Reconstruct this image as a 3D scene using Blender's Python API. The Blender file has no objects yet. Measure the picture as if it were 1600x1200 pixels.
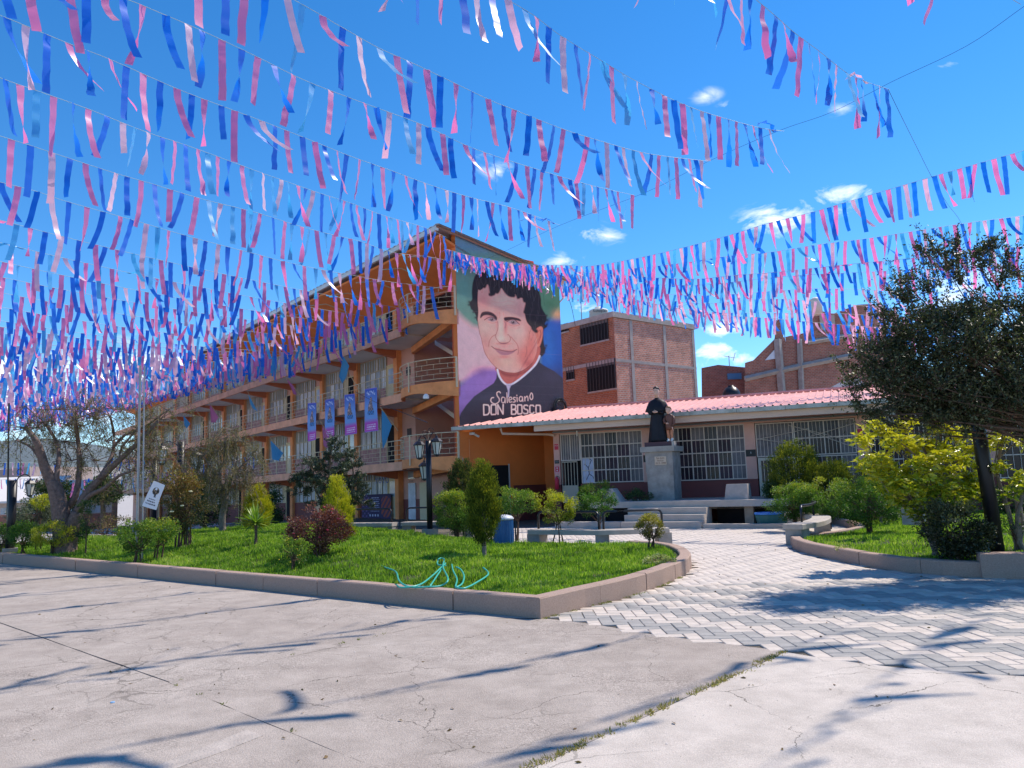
import bpy, bmesh, math, random
import numpy as np
from mathutils import Vector, Matrix
from mathutils.geometry import tessellate_polygon
SC = bpy.context.scene
COL = SC.collection
RND = random.Random(7)
NR = np.random.default_rng(7)
R_ = math.radians
# ------------------------------------------------------------------ camera
FPX = 1200.0; TH = R_(7.2); RO = R_(1.9); EYE = Vector((0, 0, 1.6))
fw = Vector((0, math.cos(TH), math.sin(TH))); u0 = Vector((0, -math.sin(TH), math.cos(TH))); r0 = Vector((1, 0, 0))
rt = r0*math.cos(RO) - u0*math.sin(RO); up = u0*math.cos(RO) + r0*math.sin(RO)
cd = bpy.data.cameras.new('camera'); cam = bpy.data.objects.new('camera', cd); COL.objects.link(cam)
m = Matrix((rt, up, -fw)).transposed().to_4x4(); m.translation = EYE; cam.matrix_world = m
cd.sensor_width = 36; cd.lens = 27; cd.clip_end = 9000; cd.clip_start = .05
SC.camera = cam
# ------------------------------------------------------------------ sky, sun, exposure
SUN_AZ = R_(60); SUN_EL = R_(54)          # azimuth from +Y towards +X
sund = Vector((math.sin(SUN_AZ)*math.cos(SUN_EL), math.cos(SUN_AZ)*math.cos(SUN_EL), math.sin(SUN_EL)))
sl = bpy.data.lights.new('sun', 'SUN'); sl.energy = 3.95; sl.angle = R_(.53); sl.color = (1, .91, .80)
so = bpy.data.objects.new('sun', sl); COL.objects.link(so); so.rotation_euler = sund.to_track_quat('Z', 'Y').to_euler()
SC.view_settings.view_transform = 'Standard'; SC.view_settings.look = 'None'
SC.view_settings.exposure = 0.52; SC.view_settings.gamma = 1; SC.view_settings.use_curve_mapping = False

def ray(u, v):
    return fw + rt*((u-800)/FPX) + up*((600-v)/FPX)
def W(u, v, z=0.0):                         # where the sight line of a photo pixel meets the level z
    r = ray(u, v); t = (z-1.6)/r.z
    return Vector((r.x*t, r.y*t, z))
def WY(u, v, Y):                            # ... meets the upright plane at distance Y
    r = ray(u, v); t = Y/r.y
    return EYE + r*t
def toworld_dir(u, v):
    return ray(u, v).normalized()

w = bpy.data.worlds.new('World'); SC.world = w; w.use_nodes = True
nt = w.node_tree; N = nt.nodes; L = nt.links
N.clear()
out = N.new('ShaderNodeOutputWorld'); bg = N.new('ShaderNodeBackground'); L.new(bg.outputs[0], out.inputs[0])
sky = N.new('ShaderNodeTexSky'); sky.sky_type = 'NISHITA'; sky.sun_disc = False
sky.sun_elevation = SUN_EL; sky.sun_rotation = SUN_AZ; sky.altitude = 3200; sky.air_density = 1.25; sky.dust_density = .0; sky.ozone_density = 3.5
bg.inputs[1].default_value = .15
tc = N.new('ShaderNodeTexCoord')
hsv = N.new('ShaderNodeHueSaturation'); hsv.inputs['Saturation'].default_value = 1.3; hsv.inputs['Value'].default_value = 1.0
L.new(sky.outputs[0], hsv.inputs['Color'])
def vmath(op, a=None, b=None):
    n = N.new('ShaderNodeVectorMath'); n.operation = op
    for i, x in enumerate((a, b)):
        if x is None: continue
        if hasattr(x, 'is_linked'): L.new(x, n.inputs[i])
        else: n.inputs[i].default_value = x
    return n
def fmath(op, a, b=None, c=None, clamp=False):
    n = N.new('ShaderNodeMath'); n.operation = op; n.use_clamp = clamp
    for i, x in enumerate((a, b, c)):
        if x is None: continue
        if hasattr(x, 'is_linked'): L.new(x, n.inputs[i])
        else: n.inputs[i].default_value = x
    return n.outputs[0]
# wispy clouds: soft blobs at the places in the sky where the photograph has them, broken up by noise
CL = [(1300,312,42,.85),(1215,345,46,.75),(1345,300,30,.5),(1104,150,17,.42),(1135,166,12,.35),(1352,238,16,.5),(915,364,28,.5),(950,368,22,.5),(1135,515,26,.9),(1120,555,34,1),(1160,560,22,.6),(900,478,26,.8),
      (778,268,24,.42),(752,240,15,.3),(880,408,26,.5),(1480,100,14,.3),(1315,170,16,.35),(360,575,80,.8),(250,595,100,.95),(130,610,110,.95),(10,610,110,.85),(560,520,50,.6),(1480,470,60,.6),(1520,430,40,.4),(1040,565,30,.5),(-150,600,130,.8),(1750,520,120,.8),(1850,300,90,.6)]
acc = None
nz = N.new('ShaderNodeTexNoise'); nz.inputs['Scale'].default_value = 15; nz.inputs['Detail'].default_value = 9; nz.inputs['Roughness'].default_value = .62; nz.inputs['Distortion'].default_value = .5
mp = N.new('ShaderNodeMapping'); mp.inputs['Scale'].default_value = (1, 1, 2.1); L.new(tc.outputs['Generated'], mp.inputs[0]); L.new(mp.outputs[0], nz.inputs['Vector'])
for (cu, cv, rr, ss) in CL:
    d = toworld_dir(cu, cv)
    df = vmath('SUBTRACT', tc.outputs['Generated'], tuple(d))
    sc_ = vmath('MULTIPLY', df.outputs[0], (1, 1, 2.2))
    ln = vmath('LENGTH', sc_.outputs[0]).outputs['Value']
    rad = rr/FPX
    g = fmath('MULTIPLY_ADD', ln, -ss/(rad*1.7), ss, clamp=True)
    acc = g if acc is None else fmath('MAXIMUM', acc, g)
t1 = fmath('MULTIPLY_ADD', nz.outputs['Fac'], 3.6, -2.12)
cl = fmath('MULTIPLY', fmath('ADD', fmath('MULTIPLY', acc, 1.0), t1), 1.25)
cl = fmath('MULTIPLY', cl, fmath('MULTIPLY', acc, 2.5, clamp=True), clamp=True)
mx = N.new('ShaderNodeMix'); mx.data_type = 'RGBA'
L.new(cl, mx.inputs[0]); L.new(hsv.outputs[0], mx.inputs[6]); mx.inputs[7].default_value = (6.9, 7.1, 7.5, 1)
L.new(mx.outputs[2], bg.inputs[0])

# ------------------------------------------------------------------ materials
def lin(c):
    return tuple((x/255/12.92 if x/255 <= .04045 else ((x/255+.055)/1.055)**2.4) for x in c)
MATS = {}
def mat(name, col, rough=.8, var=.0, vs=3.0, bump=0.0, bs=40.0, col2=None, metal=0, spec=.4, coat=0, trans=0, attr=None, coord='Object'):
    """plain surface: base colour broken up by noise, with fine relief"""
    if name in MATS: return MATS[name]
    mt = bpy.data.materials.new(name); MATS[name] = mt; mt.use_nodes = True
    n = mt.node_tree.nodes; l = mt.node_tree.links
    b = n['Principled BSDF']; b.inputs['Roughness'].default_value = rough; b.inputs['Metallic'].default_value = metal
    b.inputs['Specular IOR Level'].default_value = spec; b.inputs['Coat Weight'].default_value = coat
    c = (*col, 1)
    tcn = n.new('ShaderNodeTexCoord')
    src = None
    if attr:
        a = n.new('ShaderNodeAttribute'); a.attribute_name = attr; src = a.outputs['Color']
    if var > 0 or col2:
        t = n.new('ShaderNodeTexNoise'); t.inputs['Scale'].default_value = vs; t.inputs['Detail'].default_value = 8; t.inputs['Roughness'].default_value = .65
        l.new(tcn.outputs[coord], t.inputs['Vector'])
        r = n.new('ShaderNodeMapRange'); r.inputs[1].default_value = .3; r.inputs[2].default_value = .7
        l.new(t.outputs['Fac'], r.inputs[0])
        mm = n.new('ShaderNodeMix'); mm.data_type = 'RGBA'; l.new(r.outputs[0], mm.inputs[0])
        if attr:
            mm.blend_type = 'MULTIPLY'; l.new(src, mm.inputs[6]); mm.inputs[7].default_value = (1-var, 1-var, 1-var, 1)
        else:
            mm.inputs[6].default_value = tuple(x*(1-var) for x in col)+(1,)
            mm.inputs[7].default_value = (*(col2 or tuple(min(1, x*(1+var)) for x in col)), 1)
        src = mm.outputs[2]
    if src: l.new(src, b.inputs['Base Color'])
    else: b.inputs['Base Color'].default_value = c
    if bump > 0:
        t2 = n.new('ShaderNodeTexNoise'); t2.inputs['Scale'].default_value = bs; t2.inputs['Detail'].default_value = 6
        l.new(tcn.outputs[coord], t2.inputs['Vector'])
        bp = n.new('ShaderNodeBump'); bp.inputs['Strength'].default_value = bump; bp.inputs['Distance'].default_value = .02
        l.new(t2.outputs['Fac'], bp.inputs['Height']); l.new(bp.outputs[0], b.inputs['Normal'])
    return mt
def leafmat(name, cols, tr=.35, rough=.45, spec=.35):
    """foliage: three colours picked leaf by leaf, light passing through"""
    if name in MATS: return MATS[name]
    mt = bpy.data.materials.new(name); MATS[name] = mt; mt.use_nodes = True
    n = mt.node_tree.nodes; l = mt.node_tree.links; n.clear()
    o = n.new('ShaderNodeOutputMaterial'); a = n.new('ShaderNodeAttribute'); a.attribute_name = 'tint'
    cr = n.new('ShaderNodeValToRGB'); cr.color_ramp.elements[0].color = (*cols[0], 1); cr.color_ramp.elements[1].color = (*cols[-1], 1)
    for i, c in enumerate(cols[1:-1]):
        e = cr.color_ramp.elements.new((i+1)/(len(cols)-1)); e.color = (*c, 1)
    l.new(a.outputs['Fac'], cr.inputs[0])
    b = n.new('ShaderNodeBsdfPrincipled'); b.inputs['Roughness'].default_value = rough; b.inputs['Specular IOR Level'].default_value = spec
    t = n.new('ShaderNodeBsdfTranslucent'); mxs = n.new('ShaderNodeMixShader'); mxs.inputs[0].default_value = tr
    l.new(cr.outputs[0], b.inputs['Base Color'])
    g = n.new('ShaderNodeMix'); g.data_type = 'RGBA'; g.blend_type = 'MULTIPLY'; g.inputs[0].default_value = 1; g.inputs[7].default_value = (1.5, 1.6, .7, 1)
    l.new(cr.outputs[0], g.inputs[6]); l.new(g.outputs[2], t.inputs[0])
    l.new(b.outputs[0], mxs.inputs[1]); l.new(t.outputs[0], mxs.inputs[2]); l.new(mxs.outputs[0], o.inputs[0])
    return mt
def clothmat(name, col, tcol, tr=.4, rough=.35, spec=.5):
    if name in MATS: return MATS[name]
    mt = bpy.data.materials.new(name); MATS[name] = mt; mt.use_nodes = True
    n = mt.node_tree.nodes; l = mt.node_tree.links; n.clear()
    o = n.new('ShaderNodeOutputMaterial')
    oi = n.new('ShaderNodeObjectInfo')
    b = n.new('ShaderNodeBsdfPrincipled'); b.inputs['Roughness'].default_value = rough; b.inputs['Specular IOR Level'].default_value = spec
    b.inputs['Base Color'].default_value = (*col, 1)
    t = n.new('ShaderNodeBsdfTranslucent'); t.inputs[0].default_value = (*tcol, 1)
    mxs = n.new('ShaderNodeMixShader'); mxs.inputs[0].default_value = tr
    l.new(b.outputs[0], mxs.inputs[1]); l.new(t.outputs[0], mxs.inputs[2]); l.new(mxs.outputs[0], o.inputs[0])
    return mt
def brickmat(name, c1, c2, mortar, bw=.25, bh=.09, mort=.012, bump=.6, rough=.9, noise=.35, rot=0.0):
    """brickwork on upright faces; laid out along the face in metres through UVs"""
    if name in MATS: return MATS[name]
    mt = bpy.data.materials.new(name); MATS[name] = mt; mt.use_nodes = True
    n = mt.node_tree.nodes; l = mt.node_tree.links; b = n['Principled BSDF']; b.inputs['Roughness'].default_value = rough
    uv = n.new('ShaderNodeUVMap'); uv.uv_map = 'UVMap'
    br = n.new('ShaderNodeTexBrick'); br.inputs['Scale'].default_value = 1; br.inputs['Brick Width'].default_value = bw; br.inputs['Row Height'].default_value = bh
    br.inputs['Mortar Size'].default_value = mort; br.inputs['Color1'].default_value = (*c1, 1); br.inputs['Color2'].default_value = (*c2, 1); br.inputs['Mortar'].default_value = (*mortar, 1)
    br.inputs['Mortar Smooth'].default_value = .3
    l.new(uv.outputs[0], br.inputs['Vector'])
    t = n.new('ShaderNodeTexNoise'); t.inputs['Scale'].default_value = 1.1; t.inputs['Detail'].default_value = 9; t.inputs['Roughness'].default_value = .7; l.new(uv.outputs[0], t.inputs['Vector'])
    r = n.new('ShaderNodeMapRange'); r.inputs[1].default_value = .3; r.inputs[2].default_value = .7; r.inputs[3].default_value = 1-noise; r.inputs[4].default_value = 1+noise*.5; l.new(t.outputs['Fac'], r.inputs[0])
    mm = n.new('ShaderNodeMix'); mm.data_type = 'RGBA'; mm.blend_type = 'MULTIPLY'; mm.inputs[0].default_value = 1; l.new(br.outputs['Color'], mm.inputs[6]); l.new(r.outputs[0], mm.inputs[7])
    l.new(mm.outputs[2], b.inputs['Base Color'])
    t2 = n.new('ShaderNodeTexNoise'); t2.inputs['Scale'].default_value = 14; t2.inputs['Detail'].default_value = 5; l.new(uv.outputs[0], t2.inputs['Vector'])
    ad = n.new('ShaderNodeMath'); ad.operation = 'MULTIPLY_ADD'; l.new(t2.outputs['Fac'], ad.inputs[0]); ad.inputs[1].default_value = .9; 
    iv = n.new('ShaderNodeMath'); iv.operation = 'MULTIPLY'; iv.inputs[1].default_value = -1; l.new(br.outputs['Fac'], iv.inputs[0]); l.new(iv.outputs[0], ad.inputs[2])
    bp = n.new('ShaderNodeBump'); bp.inputs['Strength'].default_value = bump; bp.inputs['Distance'].default_value = .03; l.new(ad.outputs[0], bp.inputs['Height']); l.new(bp.outputs[0], b.inputs['Normal'])
    return mt

# ------------------------------------------------------------------ objects
def tag(o, label=None, cat=None, group=None, kind=None):
    if label: o['label'] = label
    if cat: o['category'] = cat
    if group: o['group'] = group
    if kind: o['kind'] = kind
    return o
def empty(name, loc, label, cat, group=None, rz=0):
    o = bpy.data.objects.new(name, None); COL.objects.link(o); o.location = loc; o.rotation_euler.z = rz; o.empty_display_size = .2
    return tag(o, label, cat, group)
def wrap(me, name, parent=None, local=False):
    o = bpy.data.objects.new(name, me); COL.objects.link(o)
    if parent is not None:
        o.parent = parent
        if not local and parent.parent is None:      # parts are modelled in world metres; sub-parts share their part's frame
            o.matrix_parent_inverse = Matrix.LocRotScale(parent.location, parent.rotation_euler, parent.scale).inverted()
    return o
class MB:
    def __init__(s): s.v = []; s.f = []; s.mi = []; s.m = 0; s.uv = {}
    def add(s, vs, fs, uv=None):
        b = len(s.v); s.v += [tuple(x) for x in vs]
        for k, f in enumerate(fs):
            if uv: s.uv[len(s.f)] = uv[k]
            s.f.append(tuple(b+i for i in f)); s.mi.append(s.m)
        return s
    def hexa(s, p):            # 8 corners: bottom 4 (ccw), top 4
        a = p[0]
        # brick UVs in metres on the four sides
        fs = [(3,2,1,0),(4,5,6,7),(0,1,5,4),(1,2,6,5),(2,3,7,6),(3,0,4,7)]
        uv = [[(p[i][0], p[i][1]) for i in fs[0]], [(p[i][0], p[i][1]) for i in fs[1]]]
        acc_ = 0
        for f in fs[2:]:
            A, B, C, D = [Vector(p[i]) for i in f]; ln = (B-A).length
            uv.append([(acc_, A.z), (acc_+ln, B.z), (acc_+ln, C.z), (acc_, D.z)]); acc_ += ln
        return s.add(p, fs, uv)
    def box(s, c, d, rz=0.0):
        cx, cy, cz = c; hx, hy, hz = d[0]/2, d[1]/2, d[2]/2; ca, sa = math.cos(rz), math.sin(rz)
        q = [(-hx,-hy),(hx,-hy),(hx,hy),(-hx,hy)]
        P = [(cx+x*ca-y*sa, cy+x*sa+y*ca) for x, y in q]
        return s.hexa([(x, y, cz-hz) for x, y in P]+[(x, y, cz+hz) for x, y in P])
    def bar(s, a, b, r, n=6, r2=None, cap=True):
        return s.tube([a, b], [r, r if r2 is None else r2], n, cap)
    def tube(s, pts, rs, n=6, cap=True):
        pts = [Vector(p) for p in pts]
        if not isinstance(rs, (list, tuple)): rs = [rs]*len(pts)
        vs = []; ref = None
        for i, p in enumerate(pts):
            t = (pts[min(i+1, len(pts)-1)]-pts[max(i-1, 0)])
            if t.length < 1e-9: t = Vector((0, 0, 1))
            t.normalize()
            if ref is None:
                ref = Vector((0, 0, 1)) if abs(t.z) < .9 else Vector((1, 0, 0))
            a = t.cross(ref)
            if a.length < 1e-6: a = t.cross(Vector((0, 1, 0)))
            a.normalize(); b = t.cross(a); ref = -b if False else ref
            for k in range(n):
                an = 2*math.pi*k/n; vs.append(p + (a*math.cos(an)+b*math.sin(an))*rs[i])
        fs = [(i*n+k, i*n+(k+1) % n, (i+1)*n+(k+1) % n, (i+1)*n+k) for i in range(len(pts)-1) for k in range(n)]
        if cap: fs += [tuple(range(n))[::-1], tuple(range((len(pts)-1)*n, len(pts)*n))]
        return s.add(vs, fs)
    def lathe(s, prof, c=(0,0,0), n=16, sx=1, sy=1, rz=0):
        vs = []; ca, sa = math.cos(rz), math.sin(rz)
        for r, z in prof:
            for k in range(n):
                a = 2*math.pi*k/n; x, y = r*math.cos(a)*sx, r*math.sin(a)*sy
                vs.append((c[0]+x*ca-y*sa, c[1]+x*sa+y*ca, c[2]+z))
        fs = [(i*n+k, i*n+(k+1) % n, (i+1)*n+(k+1) % n, (i+1)*n+k) for i in range(len(prof)-1) for k in range(n)]
        fs += [tuple(range(n))[::-1], tuple(range((len(prof)-1)*n, len(prof)*n))]
        return s.add(vs, fs)
    def prism(s, poly, z0, z1):
        n = len(poly); ar = sum(poly[i][0]*poly[(i+1) % n][1]-poly[(i+1) % n][0]*poly[i][1] for i in range(n))
        if ar < 0: poly = poly[::-1]
        f0 = z0 if callable(z0) else (lambda x, y: z0); f1 = z1 if callable(z1) else (lambda x, y: z1)
        vs = [(p[0], p[1], f0(p[0], p[1])) for p in poly]+[(p[0], p[1], f1(p[0], p[1])) for p in poly]
        tri = tessellate_polygon([[Vector((p[0], p[1], 0)) for p in poly]])
        fs = []; uv = []
        for t in tri:
            a, b, c = t
            A, B, Cc = poly[a], poly[b], poly[c]
            if (B[0]-A[0])*(Cc[1]-A[1])-(Cc[0]-A[0])*(B[1]-A[1]) < 0: a, b, c = c, b, a
            fs.append((a+n, b+n, c+n)); fs.append((c, b, a))
            uv += [[(poly[i][0], poly[i][1]) for i in (a, b, c)], [(poly[i][0], poly[i][1]) for i in (c, b, a)]]
        acc_ = 0
        for i in range(n):
            j = (i+1) % n; fs.append((i, j, j+n, i+n)); ln = math.hypot(poly[j][0]-poly[i][0], poly[j][1]-poly[i][1])
            uv.append([(acc_, vs[i][2]), (acc_+ln, vs[j][2]), (acc_+ln, vs[j+n][2]), (acc_, vs[i+n][2])]); acc_ += ln
        return s.add(vs, fs, uv)
    def mesh(s, name, mats, smooth=False):
        me = bpy.data.meshes.new(name); me.from_pydata(s.v, [], s.f)
        for mt in (mats if isinstance(mats, (list, tuple)) else [mats]): me.materials.append(mt)
        if isinstance(mats, (list, tuple)) and len(mats) > 1: me.polygons.foreach_set('material_index', s.mi)
        if s.uv:
            ul = me.uv_layers.new(name='UVMap')
            for fi, cs in s.uv.items():
                ls = me.polygons[fi].loop_start
                for k, c in enumerate(cs): ul.data[ls+k].uv = c
        if smooth: me.polygons.foreach_set('use_smooth', [True]*len(s.f))
        me.update(); return me
    def build(s, name, mats, parent=None, smooth=False, local=False):
        return wrap(s.mesh(name, mats, smooth), name, parent, local)
def npmesh(name, v, f, mats, tint=None, mi=None, col=None, smooth=False):
    me = bpy.data.meshes.new(name); v = np.asarray(v, np.float32); f = np.asarray(f, np.int32); k = f.shape[1]
    me.vertices.add(len(v)); me.vertices.foreach_set('co', v.ravel())
    me.loops.add(f.size); me.loops.foreach_set('vertex_index', f.ravel())
    me.polygons.add(len(f)); me.polygons.foreach_set('loop_start', np.arange(0, f.size, k, dtype=np.int32))
    try: me.polygons.foreach_set('loop_total', np.full(len(f), k, np.int32))
    except Exception: pass
    for mt in (mats if isinstance(mats, (list, tuple)) else [mats]): me.materials.append(mt)
    if mi is not None: me.polygons.foreach_set('material_index', np.asarray(mi, np.int32))
    if tint is not None:
        a = me.attributes.new('tint', 'FLOAT', 'FACE'); a.data.foreach_set('value', np.asarray(tint, np.float32))
    if col is not None:
        a = me.color_attributes.new('Col', 'FLOAT_COLOR', 'POINT'); c4 = np.ones((len(v), 4), np.float32); c4[:, :3] = col; a.data.foreach_set('color', c4.ravel())
    if smooth: me.polygons.foreach_set('use_smooth', np.ones(len(f), bool))
    me.update(calc_edges=True); return me
def copy_tree(o, parent=None):
    c = o.copy(); COL.objects.link(c); c.parent = parent
    if parent is not None: c.matrix_parent_inverse = o.matrix_parent_inverse.copy()
    for ch in list(o.children): copy_tree(ch, c)
    return c
def tmesh(txt, size, mt, align='CENTER', ext=.0, xs=1.0):
    cu = bpy.data.curves.new('lettering', 'FONT'); cu.body = txt; cu.size = size; cu.align_x = align; cu.align_y = 'CENTER'; cu.extrude = ext; cu.resolution_u = 2
    o = bpy.data.objects.new('tmp', cu); COL.objects.link(o); bpy.context.view_layer.update()
    me = bpy.data.meshes.new_from_object(o.evaluated_get(bpy.context.evaluated_depsgraph_get())); bpy.data.objects.remove(o); bpy.data.curves.remove(cu)
    me.materials.clear(); me.materials.append(mt)
    return me
def lettering(txt, size, mt, pos, xdir, parent, name='lettering', xs=1.0, zdir=Vector((0,0,1))):
    me = tmesh(txt, size, mt); X = Vector(xdir).normalized(); Z = Vector(zdir); Y = Z.cross(X).normalized()
    M = Matrix((X*xs, Z, -Y)).transposed().to_4x4(); M.translation = Vector(pos)
    me.transform(M); me.name = name
    return wrap(me, name, parent)
V3 = lambda p, z: Vector((p[0], p[1], z))
# ================================================================== GROUND
CONC = (.375, .315, .268)
def crackmat(name, base, col2, cs=.55, depth=.7, gravel=1.0):
    mt = bpy.data.materials.new(name); MATS[name] = mt; mt.use_nodes = True
    n = mt.node_tree.nodes; l = mt.node_tree.links; b = n['Principled BSDF']; b.inputs['Roughness'].default_value = .92; b.inputs['Specular IOR Level'].default_value = .2
    tcn = n.new('ShaderNodeTexCoord')
    def noise(sc, det=8, ro=.6, vec=None):
        t = n.new('ShaderNodeTexNoise'); t.inputs['Scale'].default_value = sc; t.inputs['Detail'].default_value = det; t.inputs['Roughness'].default_value = ro
        l.new(vec or tcn.outputs['Object'], t.inputs['Vector']); return t
    def mth(op, a, b_, c=None, clamp=False):
        q = n.new('ShaderNodeMath'); q.operation = op; q.use_clamp = clamp
        for i, x in enumerate((a, b_, c)):
            if x is None: continue
            if hasattr(x, 'is_linked'): l.new(x, q.inputs[i])
            else: q.inputs[i].default_value = x
        return q.outputs[0]
    def mixc(f, a, c2, mode='MIX'):
        q = n.new('ShaderNodeMix'); q.data_type = 'RGBA'; q.blend_type = mode
        if hasattr(f, 'is_linked'): l.new(f, q.inputs[0])
        else: q.inputs[0].default_value = f
        for i, x in ((6, a), (7, c2)):
            if hasattr(x, 'is_linked'): l.new(x, q.inputs[i])
            else: q.inputs[i].default_value = (*x, 1)
        return q.outputs[2]
    # warped cells give branching cracks
    nw = noise(1.3, 6, .6); sub = n.new('ShaderNodeVectorMath'); sub.operation = 'MULTIPLY_ADD'; l.new(nw.outputs['Color'], sub.inputs[0]); sub.inputs[1].default_value = (.75, .75, 0); l.new(tcn.outputs['Object'], sub.inputs[2])
    vo = n.new('ShaderNodeTexVoronoi'); vo.feature = 'DISTANCE_TO_EDGE'; vo.inputs['Scale'].default_value = cs; l.new(sub.outputs[0], vo.inputs['Vector'])
    wid = mth('MULTIPLY', noise(2.2, 5).outputs['Fac'], .0085)
    cr = mth('LESS_THAN', vo.outputs['Distance'], mth('SUBTRACT', wid, .0035))
    vo2 = n.new('ShaderNodeTexVoronoi'); vo2.feature = 'DISTANCE_TO_EDGE'; vo2.inputs['Scale'].default_value = cs*3.3; l.new(sub.outputs[0], vo2.inputs['Vector'])
    msk = n.new('ShaderNodeMapRange'); msk.inputs[1].default_value = .5; msk.inputs[2].default_value = .62; l.new(noise(.35, 3).outputs['Fac'], msk.inputs[0])
    cr2 = mth('MULTIPLY', mth('LESS_THAN', vo2.outputs['Distance'], .011), msk.outputs[0])
    crk = mth('MAXIMUM', cr, mth('MULTIPLY', cr2, .75))
    # patches, stains and exposed gravel
    c = mixc(mth('MULTIPLY_ADD', noise(.5, 9, .65).outputs['Fac'], 3.2, -1.1, True), base, col2)
    c = mixc(mth('MULTIPLY', mth('MULTIPLY_ADD', noise(2.7, 10, .7).outputs['Fac'], 3.4, -1.35, True), .55), c, tuple(x*.62 for x in base))
    gv = n.new('ShaderNodeTexVoronoi'); gv.inputs['Scale'].default_value = 95; l.new(tcn.outputs['Object'], gv.inputs['Vector'])
    gm = n.new('ShaderNodeMapRange'); gm.inputs[1].default_value = .46; gm.inputs[2].default_value = .6; gm.inputs[3].default_value = .15*gravel; gm.inputs[4].default_value = .6*gravel; l.new(noise(.9, 6).outputs['Fac'], gm.inputs[0])
    sp = n.new('ShaderNodeSeparateColor'); l.new(gv.outputs['Color'], sp.inputs[0])
    gc = mth('MULTIPLY_ADD', sp.outputs[0], .9, .5)
    gmix = n.new('ShaderNodeMix'); gmix.data_type = 'RGBA'; gmix.blend_type = 'MULTIPLY'; l.new(gm.outputs[0], gmix.inputs[0]); l.new(c, gmix.inputs[6]); l.new(gc, gmix.inputs[7]); c = gmix.outputs[2]
    f = noise(130, 3, .6); fm = mth('MULTIPLY_ADD', f.outputs['Fac'], .95, .52)
    fx = n.new('ShaderNodeMix'); fx.data_type = 'RGBA'; fx.blend_type = 'MULTIPLY'; fx.inputs[0].default_value = 1; l.new(c, fx.inputs[6]); l.new(fm, fx.inputs[7]); c = fx.outputs[2]
    # small dark pits
    pv = n.new('ShaderNodeTexVoronoi'); pv.inputs['Scale'].default_value = 17; l.new(tcn.outputs['Object'], pv.inputs['Vector'])
    pit = mth('MULTIPLY', mth('LESS_THAN', pv.outputs['Distance'], .085), mth('GREATER_THAN', noise(3.1, 4).outputs['Fac'], .53))
    c = mixc(mth('MULTIPLY', pit, .45), c, (.12, .10, .09))
    c = mixc(mth('MULTIPLY', crk, depth), c, (.085, .075, .06))
    l.new(c, b.inputs['Base Color'])
    h = mth('ADD', mth('MULTIPLY', gv.outputs['Distance'], -.35*gravel), mth('ADD', mth('MULTIPLY', noise(60, 6, .7).outputs['Fac'], .55), mth('MULTIPLY', crk, -1.6)))
    bp = n.new('ShaderNodeBump'); bp.inputs['Strength'].default_value = .75; bp.inputs['Distance'].default_value = .012; l.new(h, bp.inputs['Height']); l.new(bp.outputs[0], b.inputs['Normal'])
    return mt
M_conc = crackmat('worn_concrete', CONC, (.47, .405, .35))
M_conc2 = crackmat('pale_concrete', (.54, .47, .405), (.61, .54, .47), cs=.42, depth=.8, gravel=.35)
M_dirt = mat('joint_dirt', (.12, .10, .075), .95, .4, 6, .5, 60)
M_earth = mat('dark_soil', (.10, .075, .05), .95, .4, 5, .9, 50)
M_far = mat('dusty_ground', (.42, .38, .35), .95, .15, .4)

def fall(x, y):       # the grounds fall away gently towards the far left
    d = max(0.0, (-x*.63+y*.777) - 34.0)
    return -.03*min(d, 80)
# terrain to the horizon
gx = [-3000,-900,-300,-120,-80,-60,-45,-35,-28,-22,-16,-10,-5,0,5,10,20,40,100,400,1500,3000]
gy = [-60,-20,0,6,12,18,24,30,36,42,50,60,75,95,130,250,700,1500,4000]
b = MB(); vs = []; fs = []
for y in gy:
    for x in gx: vs.append((x, y, -.03+fall(x, y)))
nx = len(gx)
for j in range(len(gy)-1):
    for i in range(nx-1): a = j*nx+i; fs.append((a, a+1, a+1+nx, a+nx))
tag(b.add(vs, fs).build('ground', M_far, smooth=True), kind='structure')

# concrete yard: slabs with open joints over dirt
S1a, S1b, S1c = W(0, 973), W(266, 1066), W(560, 1187)
S2b = W(674, 974); dS1 = (S1c-S1a).normalized(); far1 = S1a-dS1*9; near1 = S1c+dS1*9
S3a, S3b = W(1225, 1018), W(840, 1195); dS3 = (S3b-S3a).normalized(); near3 = S3b+dS3*9
kerbdir = (W(0, 880)-W(845, 967)).normalized(); K0 = W(845, 967); Kfar = K0+kerbdir*22
edge = [W(*p) for p in ((846,966),(925,975),(1010,990),(1100,1002),(1190,1013),(1225,1018))]
edge2 = [W(*p) for p in ((1225,1019),(1300,1030),(1400,1042),(1500,1050),(1600,1056),(1900,1060))]
def inset(poly, g):
    n = len(poly); ar = sum(poly[i].x*poly[(i+1) % n].y-poly[(i+1) % n].x*poly[i].y for i in range(n))
    if ar < 0: poly = poly[::-1]
    o = []
    for i in range(n):
        a, b_, c = poly[i-1], poly[i], poly[(i+1) % n]
        d1 = (b_-a).to_2d().normalized(); d2 = (c-b_).to_2d().normalized()
        n1 = Vector((-d1.y, d1.x)); n2 = Vector((-d2.y, d2.x)); s = n1+n2
        k = s.length_squared/2
        q = b_.to_2d()+s*(g/max(k, .35)); o.append((q.x, q.y))
    return o
base = MB().prism([(p.x, p.y) for p in [far1+Vector((-16, 4, 0)), Kfar+Vector((-3, 2, 0)), K0, *edge[1:], *edge2[1:], Vector((40, 4, 0)), Vector((40, -12, 0)), Vector((-40, -12, 0))]], -.06, -.022)
yard = tag(base.build('yard', M_dirt), kind='structure')
ca = S1b+ (S2b-S1b)*.5+Vector((.08,-.05,0))
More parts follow.
